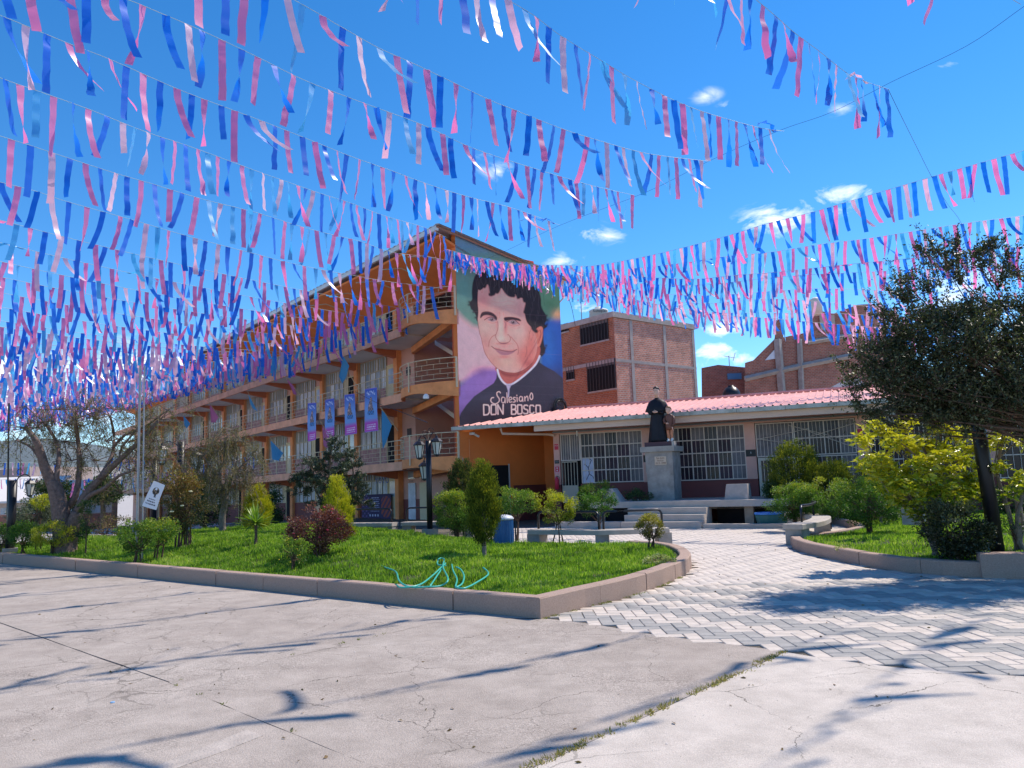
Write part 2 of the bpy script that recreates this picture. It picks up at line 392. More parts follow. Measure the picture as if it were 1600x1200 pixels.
slabs = [
    ('concrete_slab', [S1b, ca, S2b, W(760, 966), edge[0], *edge[1:], S3a, S3b, near3, near1, S1c], M_conc, .010),
    ('concrete_slab', [S1b, S1a, far1, far1+(Kfar-far1)*.7, Kfar, K0, edge[0], W(760,966), S2b, ca], M_conc, .007),
    ('concrete_slab', [S1a, S1b, S1c, near1, Vector((-40, -12, 0)), Vector((-40, 8, 0)), far1+Vector((-12, 3, 0)), far1], M_conc, .012),
    ('concrete_slab', [S3a, *edge2[1:], Vector((40, 4, 0)), Vector((40, -12, 0)), near3, S3b], M_conc2, .018),
]
for nm, pl, mt, g in slabs:
    # roughen the outline so that joints wander
    pp = []
    for i in range(len(pl)):
        a, c = pl[i], pl[(i+1) % len(pl)]; ln = (c-a).length; k = max(1, min(26, int(ln/.35)))
        for q in range(k): pp.append(a.lerp(c, q/k))
    ins = inset(pp, g); ins = [(x+RND.uniform(-.006, .006), y+RND.uniform(-.006, .006)) for x, y in ins]
    MB().prism(ins, -.03, 0.0).build(nm, mt, yard)
MB().prism([(p.x, p.y) for p in (W(215,1210), W(300,1174), W(386,1141), W(411,1150), W(345,1176), W(262,1206))], -.001, .004).build('mortar_patch', mat('mortar_patch_grey', (.425,.365,.315), .9, .25, 4, .5, 60), yard)

# loose gravel on the worn places
v_ = []; f_ = []
for i in range(2600):
    x = RND.uniform(-7, 3.0); y = RND.uniform(3.8, 9.5)
    if RND.random() > math.exp(-((x+1.2)**2/5+(y-6.5)**2/4)) + .16: continue
    if x > (9.2-y)*1.0-.2 and y > 7.2: continue
    r = RND.uniform(.002, .0065) * (1.9 if RND.random() < .04 else 1); k = len(v_)
    a0 = RND.random()*6
    for j in range(4): v_.append((x+math.cos(a0+j*1.57)*r*RND.uniform(.7, 1.3), y+math.sin(a0+j*1.57)*r*RND.uniform(.7, 1.3), 0.0005))
    v_.append((x, y, r*.9)); f_ += [(k, k+1, k+4), (k+1, k+2, k+4), (k+2, k+3, k+4), (k+3, k, k+4)]
tag(wrap(npmesh('gravel', v_, f_, mat('pebble_grey', (.42, .38, .35), .9, .45, 30)), 'gravel'), kind='stuff')

# ------------------------------------------------------------------ pavers in zigzag bands
PW = .15
M_pw = mat('paver_cream', (.55, .475, .405), .85, .2, 5, .35, 90)
M_pg = mat('paver_grey', (.33, .31, .285), .85, .2, 5, .35, 90)
M_pb = mat('paver_sand', (.57, .50, .44), .85, .12, 2, .35, 90)
bedding = MB().prism([(p.x, p.y) for p in (W(846,966), *edge[1:], *edge2[1:])]+[(30, 6), (30, 40), (-14, 40), (-14, 26), (-6, 26), (-1, 18)], -.06, -.018)
plaza = tag(bedding.build('paved_plaza', M_dirt), kind='structure')
def inpoly(x, y, P):
    c = False; n = len(P)
    for i in range(n):
        x1, y1 = P[i][0], P[i][1]; x2, y2 = P[i-1][0], P[i-1][1]
        if (y1 > y) != (y2 > y) and x < (x2-x1)*(y-y1)/(y2-y1)+x1: c = not c
    return c
front = [W(*p) for p in ((700,950),(846,966),(925,975),(1010,990),(1100,1002),(1190,1013),(1225,1018),(1300,1030),(1400,1042),(1500,1050),(1600,1056),(1900,1060),(2600,1060))]
def fronty(x):
    for a, c in zip(front, front[1:]):
        if a.x <= x <= c.x: return a.y+(c.y-a.y)*(x-a.x)/(c.x-a.x)
    return 99 if x < front[0].x else 5.6
LBED = [(.24,9.2),(.85,9.95),(1.17,10.3),(1.62,10.88),(2.1,11.62),(2.48,12.34),(2.82,13.05),(3.07,13.88),(3.2,14.8),(3.2,15.7),(3.0,16.5),(2.5,17.0),(1.4,17.55),(.33,18.2),(-1.3,20.3),(-3.2,23.8),(-5.5,27.2),(-8.6,28.4),(-10.4,26.2),(-12.4,24.2),(-14.8,22.9),(-17.0,23.3),(-18.2,23.6)]
LBED_front = [(.24,9.2),(-12.82,19.42),(-18.2,23.6)]
RBED = [(6.02,17.3),(5.75,16.3),(5.64,15.3),(5.68,14.3),(5.78,13.2),(5.98,12.3),(6.3,11.75),(6.72,11.36),(7.12,11.11),(9.0,10.2),(14,9.0),(22,8.5),(26,14),(24,21),(16.5,24.3),(11.2,25.3),(9.6,24.0),(9.2,21.5),(8.6,19.6),(7.4,18.2),(6.6,17.7)]
def brick(w_, h_):
    g = .0035; e = .006
    x, y = w_/2-g, h_/2-g
    vs = [(-x,-y,-.03),(x,-y,-.03),(x,y,-.03),(-x,y,-.03),(-x,-y,-e),(x,-y,-e),(x,y,-e),(-x,y,-e),(-x+e,-y+e,0),(x-e,-y+e,0),(x-e,y-e,0),(-x+e,y-e,0)]
    fs = [(8,9,10,11)]+[(4+i,4+(i+1)%4,8+(i+1)%4,8+i) for i in range(4)]+[(i,(i+1)%4,4+(i+1)%4,4+i) for i in range(4)]
    return vs, fs
PME = {}
for o_ in 'HV':
    for c_, mt in (('w', M_pw), ('g', M_pg), ('b', M_pb)):
        vs, fs = brick(*((2*PW, PW) if o_ == 'H' else (PW, 2*PW))); me = bpy.data.meshes.new('paver'); me.from_pydata(vs, [], fs); me.materials.append(mt); PME[o_+c_] = me
items = []
for i in range(-50, 110):
    for j in range(33, 178):
        q = (i-j) % 4
        if q == 0: o_, cx, cy, k = 'H', (i+1)*PW, (j+.5)*PW, (i+j)//2
        elif q == 3: o_, cx, cy, k = 'V', (i+.5)*PW, (j+1)*PW, (i+j-1)//2
        else: continue
        if cy < fronty(cx)+.04 or inpoly(cx, cy, RBED): continue
        if cx < 3.3 and cy < 18.5 and inpoly(cx, cy, LBED): continue
        if cx < .2 and cy < 9.3: continue
        if cx < -1 and cy < 20: continue
        ang = abs(cx)/cy
        if ang > .80: continue
        if cy < 11.6: col = 'g' if (k % 4) in (0, 1) else 'w'
        else: col = 'b'
        items.append((cy, cx, o_+col))
items.sort()
near = 0; st = {'w': ([], []), 'g': ([], []), 'b': ([], [])}
for cy, cx, key in items:
    dz = RND.uniform(-.0035, .002); rz = RND.gauss(0, .006)
    if near < 300 and .16 < cx < cy*.68:
        o = bpy.data.objects.new('paver', PME[key]); COL.objects.link(o); o.parent = plaza; o.location = (cx, cy, dz); o.rotation_euler = (RND.gauss(0, .004), RND.gauss(0, .004), rz); near += 1
    else:
        vs, fs = brick(*((2*PW, PW) if key[0] == 'H' else (PW, 2*PW))); V_, F_ = st[key[1]]; k0 = len(V_); tx, ty = RND.gauss(0, .006), RND.gauss(0, .006)
        V_ += [(x+cx-y*rz, y+cy+x*rz, z+dz+x*tx+y*ty) for x, y, z in vs]
        F_ += [tuple(k0+t for t in f) for f in (fs[:5] if cy > 11 else fs)]
V_ = []; F_ = []; MI = []
for q, key in enumerate('wgb'):
    k0 = len(V_); V_ += st[key][0]; F_ += [tuple(k0+t for t in f) for f in st[key][1]]; MI += [q]*len(st[key][1])
me = npmesh('paver_field', V_, F_, [M_pw, M_pg, M_pb], mi=MI); tag(wrap(me, 'paver_field', plaza), kind='stuff')

# ------------------------------------------------------------------ planting beds: kerb stones, soil, grass
M_kerb = mat('granolithic_kerb', (.37, .235, .175), .9, .25, 60, .6, 160, col2=(.56, .41, .33))
M_kerb.node_tree.nodes['Noise Texture'].inputs['Roughness'].default_value = .9
def resample(pts, step):
    o = []; 
    for a, c in zip(pts, pts[1:]):
        a = Vector(a); c = Vector(c); k = max(1, round((c-a).length/step))
        o += [a.lerp(c, i/k) for i in range(k)]
    return o+[Vector(pts[-1])]
def kerb(parent, line, wid, h, step, gap=.012, side=1):
    """kerb stones laid along the line; the line is the outer foot, stones lie to its left (side 1)"""
    pts = [Vector(p) for p in line]
    cum = [0]
    for a, c in zip(pts, pts[1:]): cum.append(cum[-1]+(c-a).length)
    def at(s):
        s = max(0, min(cum[-1], s))
        for i in range(len(pts)-1):
            if s <= cum[i+1]+1e-9:
                return pts[i].lerp(pts[i+1], (s-cum[i])/(cum[i+1]-cum[i]))
        return pts[-1]
    def nor(s):
        d = (at(s+.12)-at(s-.12)); d.normalize(); return Vector((-d.y, d.x))*side
    n = max(1, round(cum[-1]/step)); 
    for k in range(n):
        s0, s1 = cum[-1]*k/n+gap/2, cum[-1]*(k+1)/n-gap/2; m_ = max(1, int((s1-s0)/.28))
        hh = h+RND.uniform(-.006, .006); sh = RND.uniform(-.006, .006); ch = .016
        prof = [(0, -.05), (0, hh-ch), (ch, hh), (wid-ch, hh), (wid, hh-ch), (wid, -.05)]
        vs = []
        for q in range(m_+1):
            s = s0+(s1-s0)*q/m_; p = at(s); nn = nor(s)
            for (o_, z) in prof: vs.append((p.x+nn.x*(o_+sh), p.y+nn.y*(o_+sh), z))
        c = len(prof); fs = [(q*c+t, q*c+(t+1) % c, (q+1)*c+(t+1) % c, (q+1)*c+t) for q in range(m_) for t in range(c)]
        fs += [tuple(range(c)), tuple(range(m_*c, m_*c+c))[::-1]]
        if side > 0: fs = [f[::-1] for f in fs]
        MB().add(vs, fs).build('kerb_stone', M_kerb, parent)
def segd(px, py, P):
    """distance from points to a polygon outline"""
    d = np.full(px.shape, 1e9)
    for i in range(len(P)):
        x1, y1 = P[i-1][0], P[i-1][1]; x2, y2 = P[i][0], P[i][1]; dx, dy = x2-x1, y2-y1
        t = np.clip(((px-x1)*dx+(py-y1)*dy)/(dx*dx+dy*dy+1e-12), 0, 1)
        d = np.minimum(d, np.hypot(px-x1-t*dx, py-y1-t*dy))
    return d
def inside_np(px, py, P):
    c = np.zeros(px.shape, bool)
    for i in range(len(P)):
        x1, y1 = P[i][0], P[i][1]; x2, y2 = P[i-1][0], P[i-1][1]
        if y1 == y2: continue
        cond = ((y1 > py) != (y2 > py)) & (px < (x2-x1)*(py-y1)/(y2-y1)+x1)
        c ^= cond
    return c
def bumps(x, y, s=1.0, ph=0.0):
    return (np.sin(x*1.3*s+ph)*np.cos(y*1.1*s+1+ph)+.5*np.sin(x*2.7*s+y*2.1*s+ph)+.35*np.cos(x*4.9*s-y*4.1*s+ph*2))/1.85
def bedh(P, rim, rise, amp):
    def h(px, py):
        px = np.asarray(px, float); py = np.asarray(py, float)
        d = segd(px, py, P)
        t = np.clip((d-.15)/2.6, 0, 1); t = t*t*(3-2*t)
        rf = np.clip((1.2-px)/4.0, 0.06, 1) if P is LBED else 1.0
        return rim+rise*t*rf+amp*bumps(px, py)*np.clip(d/1.5, 0, 1)*(np.clip(rf, .3, 1) if P is LBED else 1)
    return h
hL = bedh(LBED, .17, .25, .045); hR = bedh(RBED, .15, .12, .03)
def soil(name, P, h, step):
    xs = np.arange(min(p[0] for p in P)-.01, max(p[0] for p in P)+step, step); ys = np.arange(min(p[1] for p in P), max(p[1] for p in P)+step, step)
    X, Y = np.meshgrid(xs, ys); I = inside_np(X, Y, P) | (segd(X, Y, P) < step*.75); Z = h(X, Y); 
    ok = inside_np(X, Y, P) & (segd(X, Y, P) > .05); Z = np.where(ok, Z, .05)
    Q = ok[:-1, :-1] & ok[1:, :-1] & ok[:-1, 1:] & ok[1:, 1:]
    nx_ = len(xs); j, i = np.nonzero(Q); a = j*nx_+i
    me = npmesh(name, np.stack([X.ravel(), Y.ravel(), Z.ravel()], 1), np.stack([a, a+1, a+1+nx_, a+nx_], 1), M_turf, smooth=True)
    return tag(wrap(me, name), kind='structure')
M_turf = mat('turf_soil', (.045, .05, .018), .95, .5, 4, .8, 60, col2=(.07, .10, .02))
lawnL = soil('lawn', LBED, hL, .09); lawnR = soil('lawn', RBED, hR, .09)
kerb(lawnL, [(.24,9.2),(-12.82,19.42),(-18.2,23.6)][::1], .20, .235, 1.35, side=-1)
kerb(lawnL, LBED[0:12], .20, .235, 1.3, side=1)
kerb(lawnL, LBED[17:], .14, .18, 1.6, side=1)
kerb(lawnR, RBED[:9][::-1][0:9], .20, .215, 1.35, side=-1)
MB().prism([(6.78,11.62),(6.66,11.32),(7.12,11.09),(12,9.4),(12.1,9.7),(7.2,11.5)], -.02, .335).build('corner_block', M_kerb, lawnR)
kerb(lawnR, [(6.02,17.3),(6.6,17.75),(7.4,18.25),(8.6,19.65),(9.2,21.5),(9.6,24.0)], .15, .2, 1.2, side=-1)

GL = leafmat('grass_blades', [(.05,.11,.015), (.14,.26,.025), (.27,.42,.04), (.46,.50,.16)], tr=.45, rough=.5, spec=.25)
def grass(name, P, h, n, hmin, hmax, dens=None, seed=1, margin=.29, thin=True):
    g = np.random.default_rng(seed)
    x0, x1 = min(p[0] for p in P), max(p[0] for p in P); y0, y1 = min(p[1] for p in P), max(p[1] for p in P)
    px = g.uniform(x0, x1, n*6); py = y0+(y1-y0)*g.random(n*6)**(1.7 if thin else 1)
    vis = (np.abs(px/py) < .74) & inside_np(px, py, P)
    px, py = px[vis], py[vis]
    d = segd(px, py, P); keep = (d > margin*(.8+.5*g.random(len(d))))
    bare = bumps(px, py, 1.7, 2.0)
    keep &= ~((bare < -.66) & (g.random(len(px)) < .85))
    px, py, d = px[keep][:n], py[keep][:n], d[keep][:n]; m_ = len(px)
    cl = np.clip(.5+.5*bumps(px, py, 2.3, .7), 0, 1); tuft = np.clip(bumps(px, py, 3.6, 4)-.35, 0, 1)
    H = (hmin+(hmax-hmin)*g.random(m_))*(.50+.6*cl+1.5*tuft)*(1+.02*(py-9)); Wd = (.0035+.0028*g.random(m_))*(1+.07*np.clip(py-9, 0, 12))
    z = h(px, py)-.012; an = g.random(m_)*2*np.pi; le = g.normal(0, .42, m_)*H; la = g.random(m_)*2*np.pi
    cx, sx = np.cos(an)*Wd, np.sin(an)*Wd; lx, ly = np.cos(la)*le, np.sin(la)*le
    V = np.stack([np.stack([px-cx, py-sx, z], 1), np.stack([px+cx, py+sx, z], 1), np.stack([px+cx*.8+lx*.4, py+sx*.8+ly*.4, z+H*.6], 1), np.stack([px+lx, py+ly, z+H*.97], 1)], 1).reshape(-1, 3)
    V = np.concatenate([V.reshape(m_, 4, 3), np.stack([px-cx*.8+lx*.4, py-sx*.8+ly*.4, z+H*.6], 1)[:, None]], 1).reshape(-1, 3)
    k = np.arange(m_)*5; F1_ = np.stack([k, k+1, k+2, k+4], 1); F2_ = np.stack([k+4, k+2, k+3, k+3], 1)
    F2_ = np.stack([k+4, k+2, k+3], 1)
    F3 = np.concatenate([np.stack([k, k+1, k+2], 1), np.stack([k, k+2, k+4], 1), F2_])
    dry = np.clip(bumps(px, py, 1.1, 5)-.35, 0, 1); ti = np.clip(.46+.55*dry+.20*bumps(px, py, 1.4, 1)+.16*bumps(px, py, 5.3, 3)-.30*tuft+g.normal(0, .22, m_), 0, 1)
    me = npmesh(name, V, F3, GL, tint=np.concatenate([ti, ti, ti])); return tag(wrap(me, name), 'short bright green lawn grass', 'grass', kind='stuff')
tag(grass('grass', LBED, hL, 200000, .04, .105, seed=3))
tag(grass('grass', RBED, hR, 70000, .04, .085, seed=5))
for o in [o for o in COL.objects if o.name.startswith('grass')]:
    for k in ('label', 'category'):
        if k in o: del o[k]

def tufts(name, pts, mt, hmin, hmax, seed=1, per=14, spread=.05, lean=.5):
    g = np.random.default_rng(seed); V = []; F_ = []; T = []
    for (x, y, z) in pts:
        for _ in range(per):
            a = g.random()*6.28; r = g.random()*spread; bx, by = x+math.cos(a)*r, y+math.sin(a)*r; H = hmin+(hmax-hmin)*g.random(); l_ = lean*H*g.random(); wd = .003+.003*g.random(); o_ = g.random()*6.28
            k = len(V); V += [(bx-math.cos(o_)*wd, by-math.sin(o_)*wd, z), (bx+math.cos(o_)*wd, by+math.sin(o_)*wd, z), (bx+math.cos(a)*l_, by+math.sin(a)*l_, z+H)]; F_.append((k, k+1, k+2)); T.append(g.random())
    return tag(wrap(npmesh(name, V, F_, mt, tint=T), name), kind='stuff')
M_dry = leafmat('dry_weed', [(.26,.19,.08), (.42,.33,.16), (.24,.24,.08), (.36,.33,.14)], .3, .7, .1)
pts = []
for k in range(330):
    t = k/330; p = S3a.lerp(near3, t*.42)
    if RND.random() < .75*(.12+.88*abs(math.sin(t*17+.6))**1.5): pts.append((p.x+RND.gauss(0, .018), p.y+RND.gauss(0, .018), 0))
tufts('dry_weeds', pts, M_dry, .008, .028, 3, 12, .035, 1.2)
pts = []
for k in range(150):
    t = RND.random(); p = Vector(LBED[0]).lerp(Vector(LBED[4]), t) if RND.random() < .5 else None
    q = RND.random()*5.2
    # along the foot of the curved kerb
    i = min(5, int(q)); p = Vector(LBED[i]).lerp(Vector(LBED[i+1]), q-int(q)); d = (Vector(LBED[i+1])-Vector(LBED[i])).normalized()
    if math.sin(q*5) > -.3: pts.append((p.x+d.y*RND.uniform(.01, .06), p.y-d.x*RND.uniform(.01, .06), 0))
for a, c, n_ in ((S1b, S2b, 14), (S1b, S1c, 5)):
    for k in range(n_):
        if RND.random() < .6: p = a.lerp(c, RND.random()); pts.append((p.x, p.y, 0))
tufts('joint_weeds', pts, leafmat('green_weed', [(.09,.13,.03), (.18,.20,.05), (.32,.27,.10)], .35), .008, .026, 4, 7, .03, 1.3)
# ================================================================== SCHOOL BUILDING
C0 = Vector((-2.1, 30, 0)); E1 = Vector((-.63, .777, 0)).normalized(); N1 = Vector((.777, .63, 0)).normalized()
def P(L_, d, z): 
    p = C0+E1*L_+N1*d; p.z = z-.013*max(0, L_); return p
ANG = math.atan2(E1.y, E1.x)
F1, F2, F3, EAVE = 2.58, 5.54, 8.42, 11.75
FL = [F1, F2, F3]
M_or = mat('orange_paint', (.82, .22, .05), .75, .08, 1.2, .12, 30)
M_orf = mat('orange_fascia', (.90, .31, .11), .75, .22, 1.8, .15, 30)
M_gf = mat('gallery_fascia_paint', (.84, .38, .22), .75, .25, 1.6, .15, 30)
M_red = mat('brick_red_paint', (.55, .09, .03), .7, .10, 1.5, .1, 30)
M_beam = mat('beam_rust_paint', (.60, .18, .08), .7, .1, 1.5, .1, 30)
M_soff = mat('soffit_grey', (.74, .66, .60), .9, .08, 1.0, .1, 20)
M_mauve = brickmat('mauve_brick', (.52, .27, .24), (.45, .22, .20), (.58, .37, .33), .3, .1, .01, .4)
M_maroon = mat('maroon_paint', (.19, .045, .04), .6, .1, 1.5, .1, 20)
M_cream = mat('cream_metal', (.72, .58, .34), .5, .06, 3)
M_rail = mat('rail_cream', (.66, .52, .33), .45, .06, 5)
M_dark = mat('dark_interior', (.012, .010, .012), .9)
M_pinkw = mat('pink_wall', (.70, .38, .29), .8, .06, 1, .08, 20)
M_pane = mat('window_pane', (.30, .38, .46), .12, .25, .9, 0, col2=(.60, .66, .70), spec=.7)
M_curt = mat('net_curtain', (.72, .72, .74), .7, .25, 1.6, .2, 12)
M_bar = mat('window_bar', (.50, .43, .30), .5)
M_tin = mat('roof_tin', (.62, .60, .58), .45, .15, 1.5, .1, 20, metal=.2)
LEN = 60
S = empty('school_building', P(0, 0, 0), 'long three storey orange school building with balconies and a painted end wall', 'building')
def lbox(b, l0, l1, d0, d1, z0, z1, z0b=None, z1b=None):
    """box in the school's frame; z0b/z1b: heights at the l1 end / optional"""
    p = [P(l0, d0, z0), P(l0, d1, z0), P(l1, d1, z0), P(l1, d0, z0), P(l0, d0, z1), P(l0, d1, z1), P(l1, d1, z1), P(l1, d0, z1)]
    # keep it counter-clockwise seen from above
    a = (p[1]-p[0]).cross(p[3]-p[0])
    if a.z < 0: p = [p[0], p[3], p[2], p[1], p[4], p[7], p[6], p[5]]
    b.hexa(p); return b
# end wall (thickness .25) with sloping top; painted side faces -E1
def wtop(d): return EAVE-.19*(d+.3)
def quadwall(b, l0, l1, ds, zb, ztf):
    for d0, d1 in zip(ds, ds[1:]):
        p = [P(l0, d0, zb), P(l0, d1, zb), P(l1, d1, zb), P(l1, d0, zb), P(l0, d0, ztf(d0)), P(l0, d1, ztf(d1)), P(l1, d1, ztf(d1)), P(l1, d0, ztf(d0))]
        a = (p[1]-p[0]).cross(p[3]-p[0])
        if a.z < 0: p = [p[0], p[3], p[2], p[1], p[4], p[7], p[6], p[5]]
        b.hexa(p)
b = MB(); quadwall(b, 0.004, .28, [0, 5.6], -.3, wtop); b.build('end_wall', M_or, S)
# classrooms' wall at d=1.85 ... the body behind
b = MB(); lbox(b, 6.3, LEN, 1.88, 5.6, F1, 10.35); b.build('upper_wall', M_pinkw, S)
b = MB(); lbox(b, 3.7, LEN, 1.9, 5.6, -3, F1-.02); b.build('ground_floor_wall', M_pinkw, S)
b = MB(); lbox(b, .3, 6.28, 4.4, 5.6, -.3, 10.8); b.build('stairwell_wall', M_red, S)
b = MB(); lbox(b, .29, .40, .02, 4.4, F1, 11.2); b.build('stairwell_side_wall', M_red, S)
for f in (0, 1, 2):
    z0 = ([.0]+FL)[f]; z1 = FL[f] if f < 3 else 0
    b = MB(); p = [P(.45, 2.6, z0), P(.45, 4.3, z0), P(5.6, 4.3, z1-.2), P(5.6, 2.6, z1-.2)]
    q = [x.copy()+Vector((0, 0, .22)) for x in p]; b.hexa(p+q).build('stair_flight', M_soff, S)
# slabs: straight gallery and bowed landing
def bow(l): return -.95*math.sin(math.pi*min(max(l, 0), 4.2)/4.2)**.8 if l < 4.2 else 0
ls = [0]+[4.2*i/14 for i in range(1, 15)]
for fi, z in enumerate(FL):
    top = z; h = .24
    b = MB(); lbox(b, 4.2, LEN, -.0, 1.9, z-.22, z-.02); b.build('gallery_slab', M_soff, S)
    b = MB(); n = 12; seg = (LEN-4.2)/n
    lbox(b, 4.2, LEN, -.10, -.002, z-.30, z+.07); b.build('gallery_fascia', M_gf, S)
    # bowed landing slab
    pts = [P(l, bow(l)+.10, 0) for l in ls]; poly = [(p.x, p.y) for p in pts]+[(P(4.19, 1.87, 0).x, P(4.19, 1.87, 0).y), (P(4.19,2.4,0).x,P(4.19,2.4,0).y), (P(.3, 2.4, 0).x, P(.3, 2.4, 0).y)]
    MB().prism(poly, z-.20, z-.01).build('landing_slab', M_soff, S)
    # curved fascia: deepens towards the end wall
    vs = []; fs = []
    for l in ls:
        o_ = bow(l); zb = z-.30-.26*max(0, (1-l/1.6))-.0
        for (dd, zz) in ((o_, zb), (o_, z+.07), (o_+.1, z+.07), (o_+.1, zb)): vs.append(P(l, dd, zz))
    k = 4
    for q in range(len(ls)-1):
        for t in range(k): fs.append((q*k+t, (q+1)*k+t, (q+1)*k+(t+1) % k, q*k+(t+1) % k))
    fs += [(0, 1, 2, 3), tuple(len(vs)-4+i for i in (3, 2, 1, 0))]
    MB().add(vs, fs).build('landing_fascia', M_orf, S)
    # raking beam under the landing
    b = MB(); p = [P(6.3, 1.85, z-.62), P(6.0, 1.85, z-.62), P(.35, -.05, z-.58), P(.45, .25, z-.58)]
    lo = [P(6.4, 1.9, z-.60), P(6.1, 1.6, z-.60), P(.3, -.1, z-.50), P(.3, .25, z-.50)]
    b.hexa(lo+[Vector((x.x, x.y, x.z+.29)) for x in lo]).build('raking_beam', M_orf, S)
# bays
BAY = 4.15; L0 = 7.66; NB = 12
def facade_window(l0, l1, z0, z1, rows, cols, parent, curtain=True, dd=1.86, bars=True, trans=.0):
    fr = MB(); 
    mtp = M_pane if RND.random() < .75 else M_curt
    for c in range(cols+1):
        l = l0+(l1-l0)*c/cols; lbox(fr, l-.018, l+.018, dd-.05, dd-.012, z0, z1)
    for r in range(rows+1):
        z = z0+(z1-z0)*r/rows; lbox(fr, l0, l1, dd-.046, dd-.016, z-.018, z+.018)
    w_ = fr.build('window', M_bar, parent)
    b = MB()
    for c in range(cols):
        for r in range(rows):
            a, c2 = l0+(l1-l0)*c/cols+.02, l0+(l1-l0)*(c+1)/cols-.02
            za, zb = z0+(z1-z0)*r/rows+.02, z0+(z1-z0)*(r+1)/rows-.02
            t = RND.uniform(-.012, .012); b.m = RND.choice([0, 0, 1, 1, 2])
            n_ = len(b.v); b.v += [tuple(P(a, dd-.010+t*.0, za)), tuple(P(c2, dd-.006+t*.3, za)), tuple(P(c2, dd-.006+t*.3, zb)), tuple(P(a, dd-.010, zb))]; b.f.append((n_, n_+1, n_+2, n_+3)); b.mi.append(b.m)
    b.build('pane', [M_pane, M_curt, M_pane], w_)
    return w_
for f, z in enumerate([0.0]+FL):
    for k in range(-1, NB):
        la = L0+BAY*k; lb = la+BAY
        if k == -1:
            la = 6.3 if f else 3.7; lb = L0
        zt = (FL+[10.45])[f]-.24
        zb = -1.2 if f == 0 else z
        # pillar
        if k >= 0 and la < LEN:
            b = MB(); lbox(b, la-.17, la+.17, 1.62, 1.9, zb, zt+.02); b.build('pillar', M_orf, S)
            # tapering bracket beam
            if f < 3:
                b = MB(); lo = [P(la-.13, 1.62, zt-.36), P(la+.13, 1.62, zt-.36), P(la+.13, -.0, zt-.08), P(la-.13, -.0, zt-.08)]
                b.hexa(lo+[P(la-.13, 1.62, zt+.02), P(la+.13, 1.62, zt+.02), P(la+.13, 0, zt+.02), P(la-.13, 0, zt+.02)]).build('bracket_beam', M_beam, S)
        if k == -1 or lb > LEN-1: continue
        opn = (k+f) % 2 == 1 or (f == 1 and k == 0)
        # door next to the pillar
        dl0, dl1 = la+.2, la+1.15; 
        b = MB(); b.m = 0; lbox(b, dl0, dl1, 1.83, 1.872, z, z+2.05); dr = b.build('doorway', M_dark if opn else M_cream, S)
        if opn:
            b = MB(); lbox(b, dl1+.02, dl1+.50, 1.80, 1.83, z+.02, z+2.0); b.build('door_leaf', M_cream, dr)
        else:
            b = MB(); lbox(b, dl0+.15, dl1-.15, 1.822, 1.829, z+1.15, z+1.9); b.build('door_pane', M_pane, dr)
        b = MB()
        for (a0, a1, z0_, z1_) in ((dl0-.05, dl0, z, z+2.1), (dl1, dl1+.05, z, z+2.1), (dl0, dl1, z+2.05, z+2.1)): lbox(b, a0, a1, 1.79, 1.87, z0_, z1_)
        b.build('door_frame', M_cream, dr)
        # parapet and window
        b = MB(); lbox(b, dl1+.06, lb-.18, 1.78, 1.88, zb if f == 0 else z, z+1.0); b.build('parapet', M_maroon if f == 0 else M_mauve, S)
        facade_window(dl1+.08, lb-.2, z+1.02, z+1.95, 1, 5, S)
        facade_window(dl1+.08, lb-.2, z+1.98, min(zt-.04, z+2.62), 1, 10, S, dd=1.865)
        b = MB()
        for q in range(16):
            l = dl1+.1+(lb-.3-dl1)*q/15; lbox(b, l-.006, l+.006, 1.73, 1.742, z+1.0, z+2.6)
        b.build('window_grille', M_bar, S)
# iron railings with brick-bond infill, one panel between posts
def railing(lA, lB, z, dfun, nm='railing'):
    root = MB(); n = max(1, round((lB-lA)/.35)); ll = [lA+(lB-lA)*i/n for i in range(n+1)]
    for hz, rr in ((.98, .022), (.76, .010), (.56, .010), (.36, .010), (.16, .014)):
        root.tube([P(l, dfun(l)-.04, z+hz) for l in ll], rr, 5)
    for row, (za, zb) in enumerate(((.76, .98), (.56, .76), (.36, .56), (.16, .36))):
        m_ = max(2, round((lB-lA)/.5))
        for i in range(m_):
            l = lA+(lB-lA)*(i+(.5 if row % 2 else .02))/m_
            root.bar(P(l, dfun(l)-.04, z+za), P(l, dfun(l)-.04, z+zb), .009, 4, cap=False)
    o = root.build(nm, M_rail, S)
    MB().bar(P(lA, dfun(lA)-.05, z-.22), P(lA, dfun(lA)-.05, z+1.0), .034, 6).build('railing_post', M_rail, o)
    return o
for f, z in enumerate(FL):
    railing(.02, 2.1, z+.02, bow); railing(2.1, 4.2, z+.02, bow)
    MB().bar(P(.02, -.05, z-.2), P(.02, -.05, z+1.0), .034, 6).build('railing_post', M_rail, S)
    l = 4.2
    while l < LEN-2: railing(l, l+2, z+.02, lambda q: 0.0); l += 2
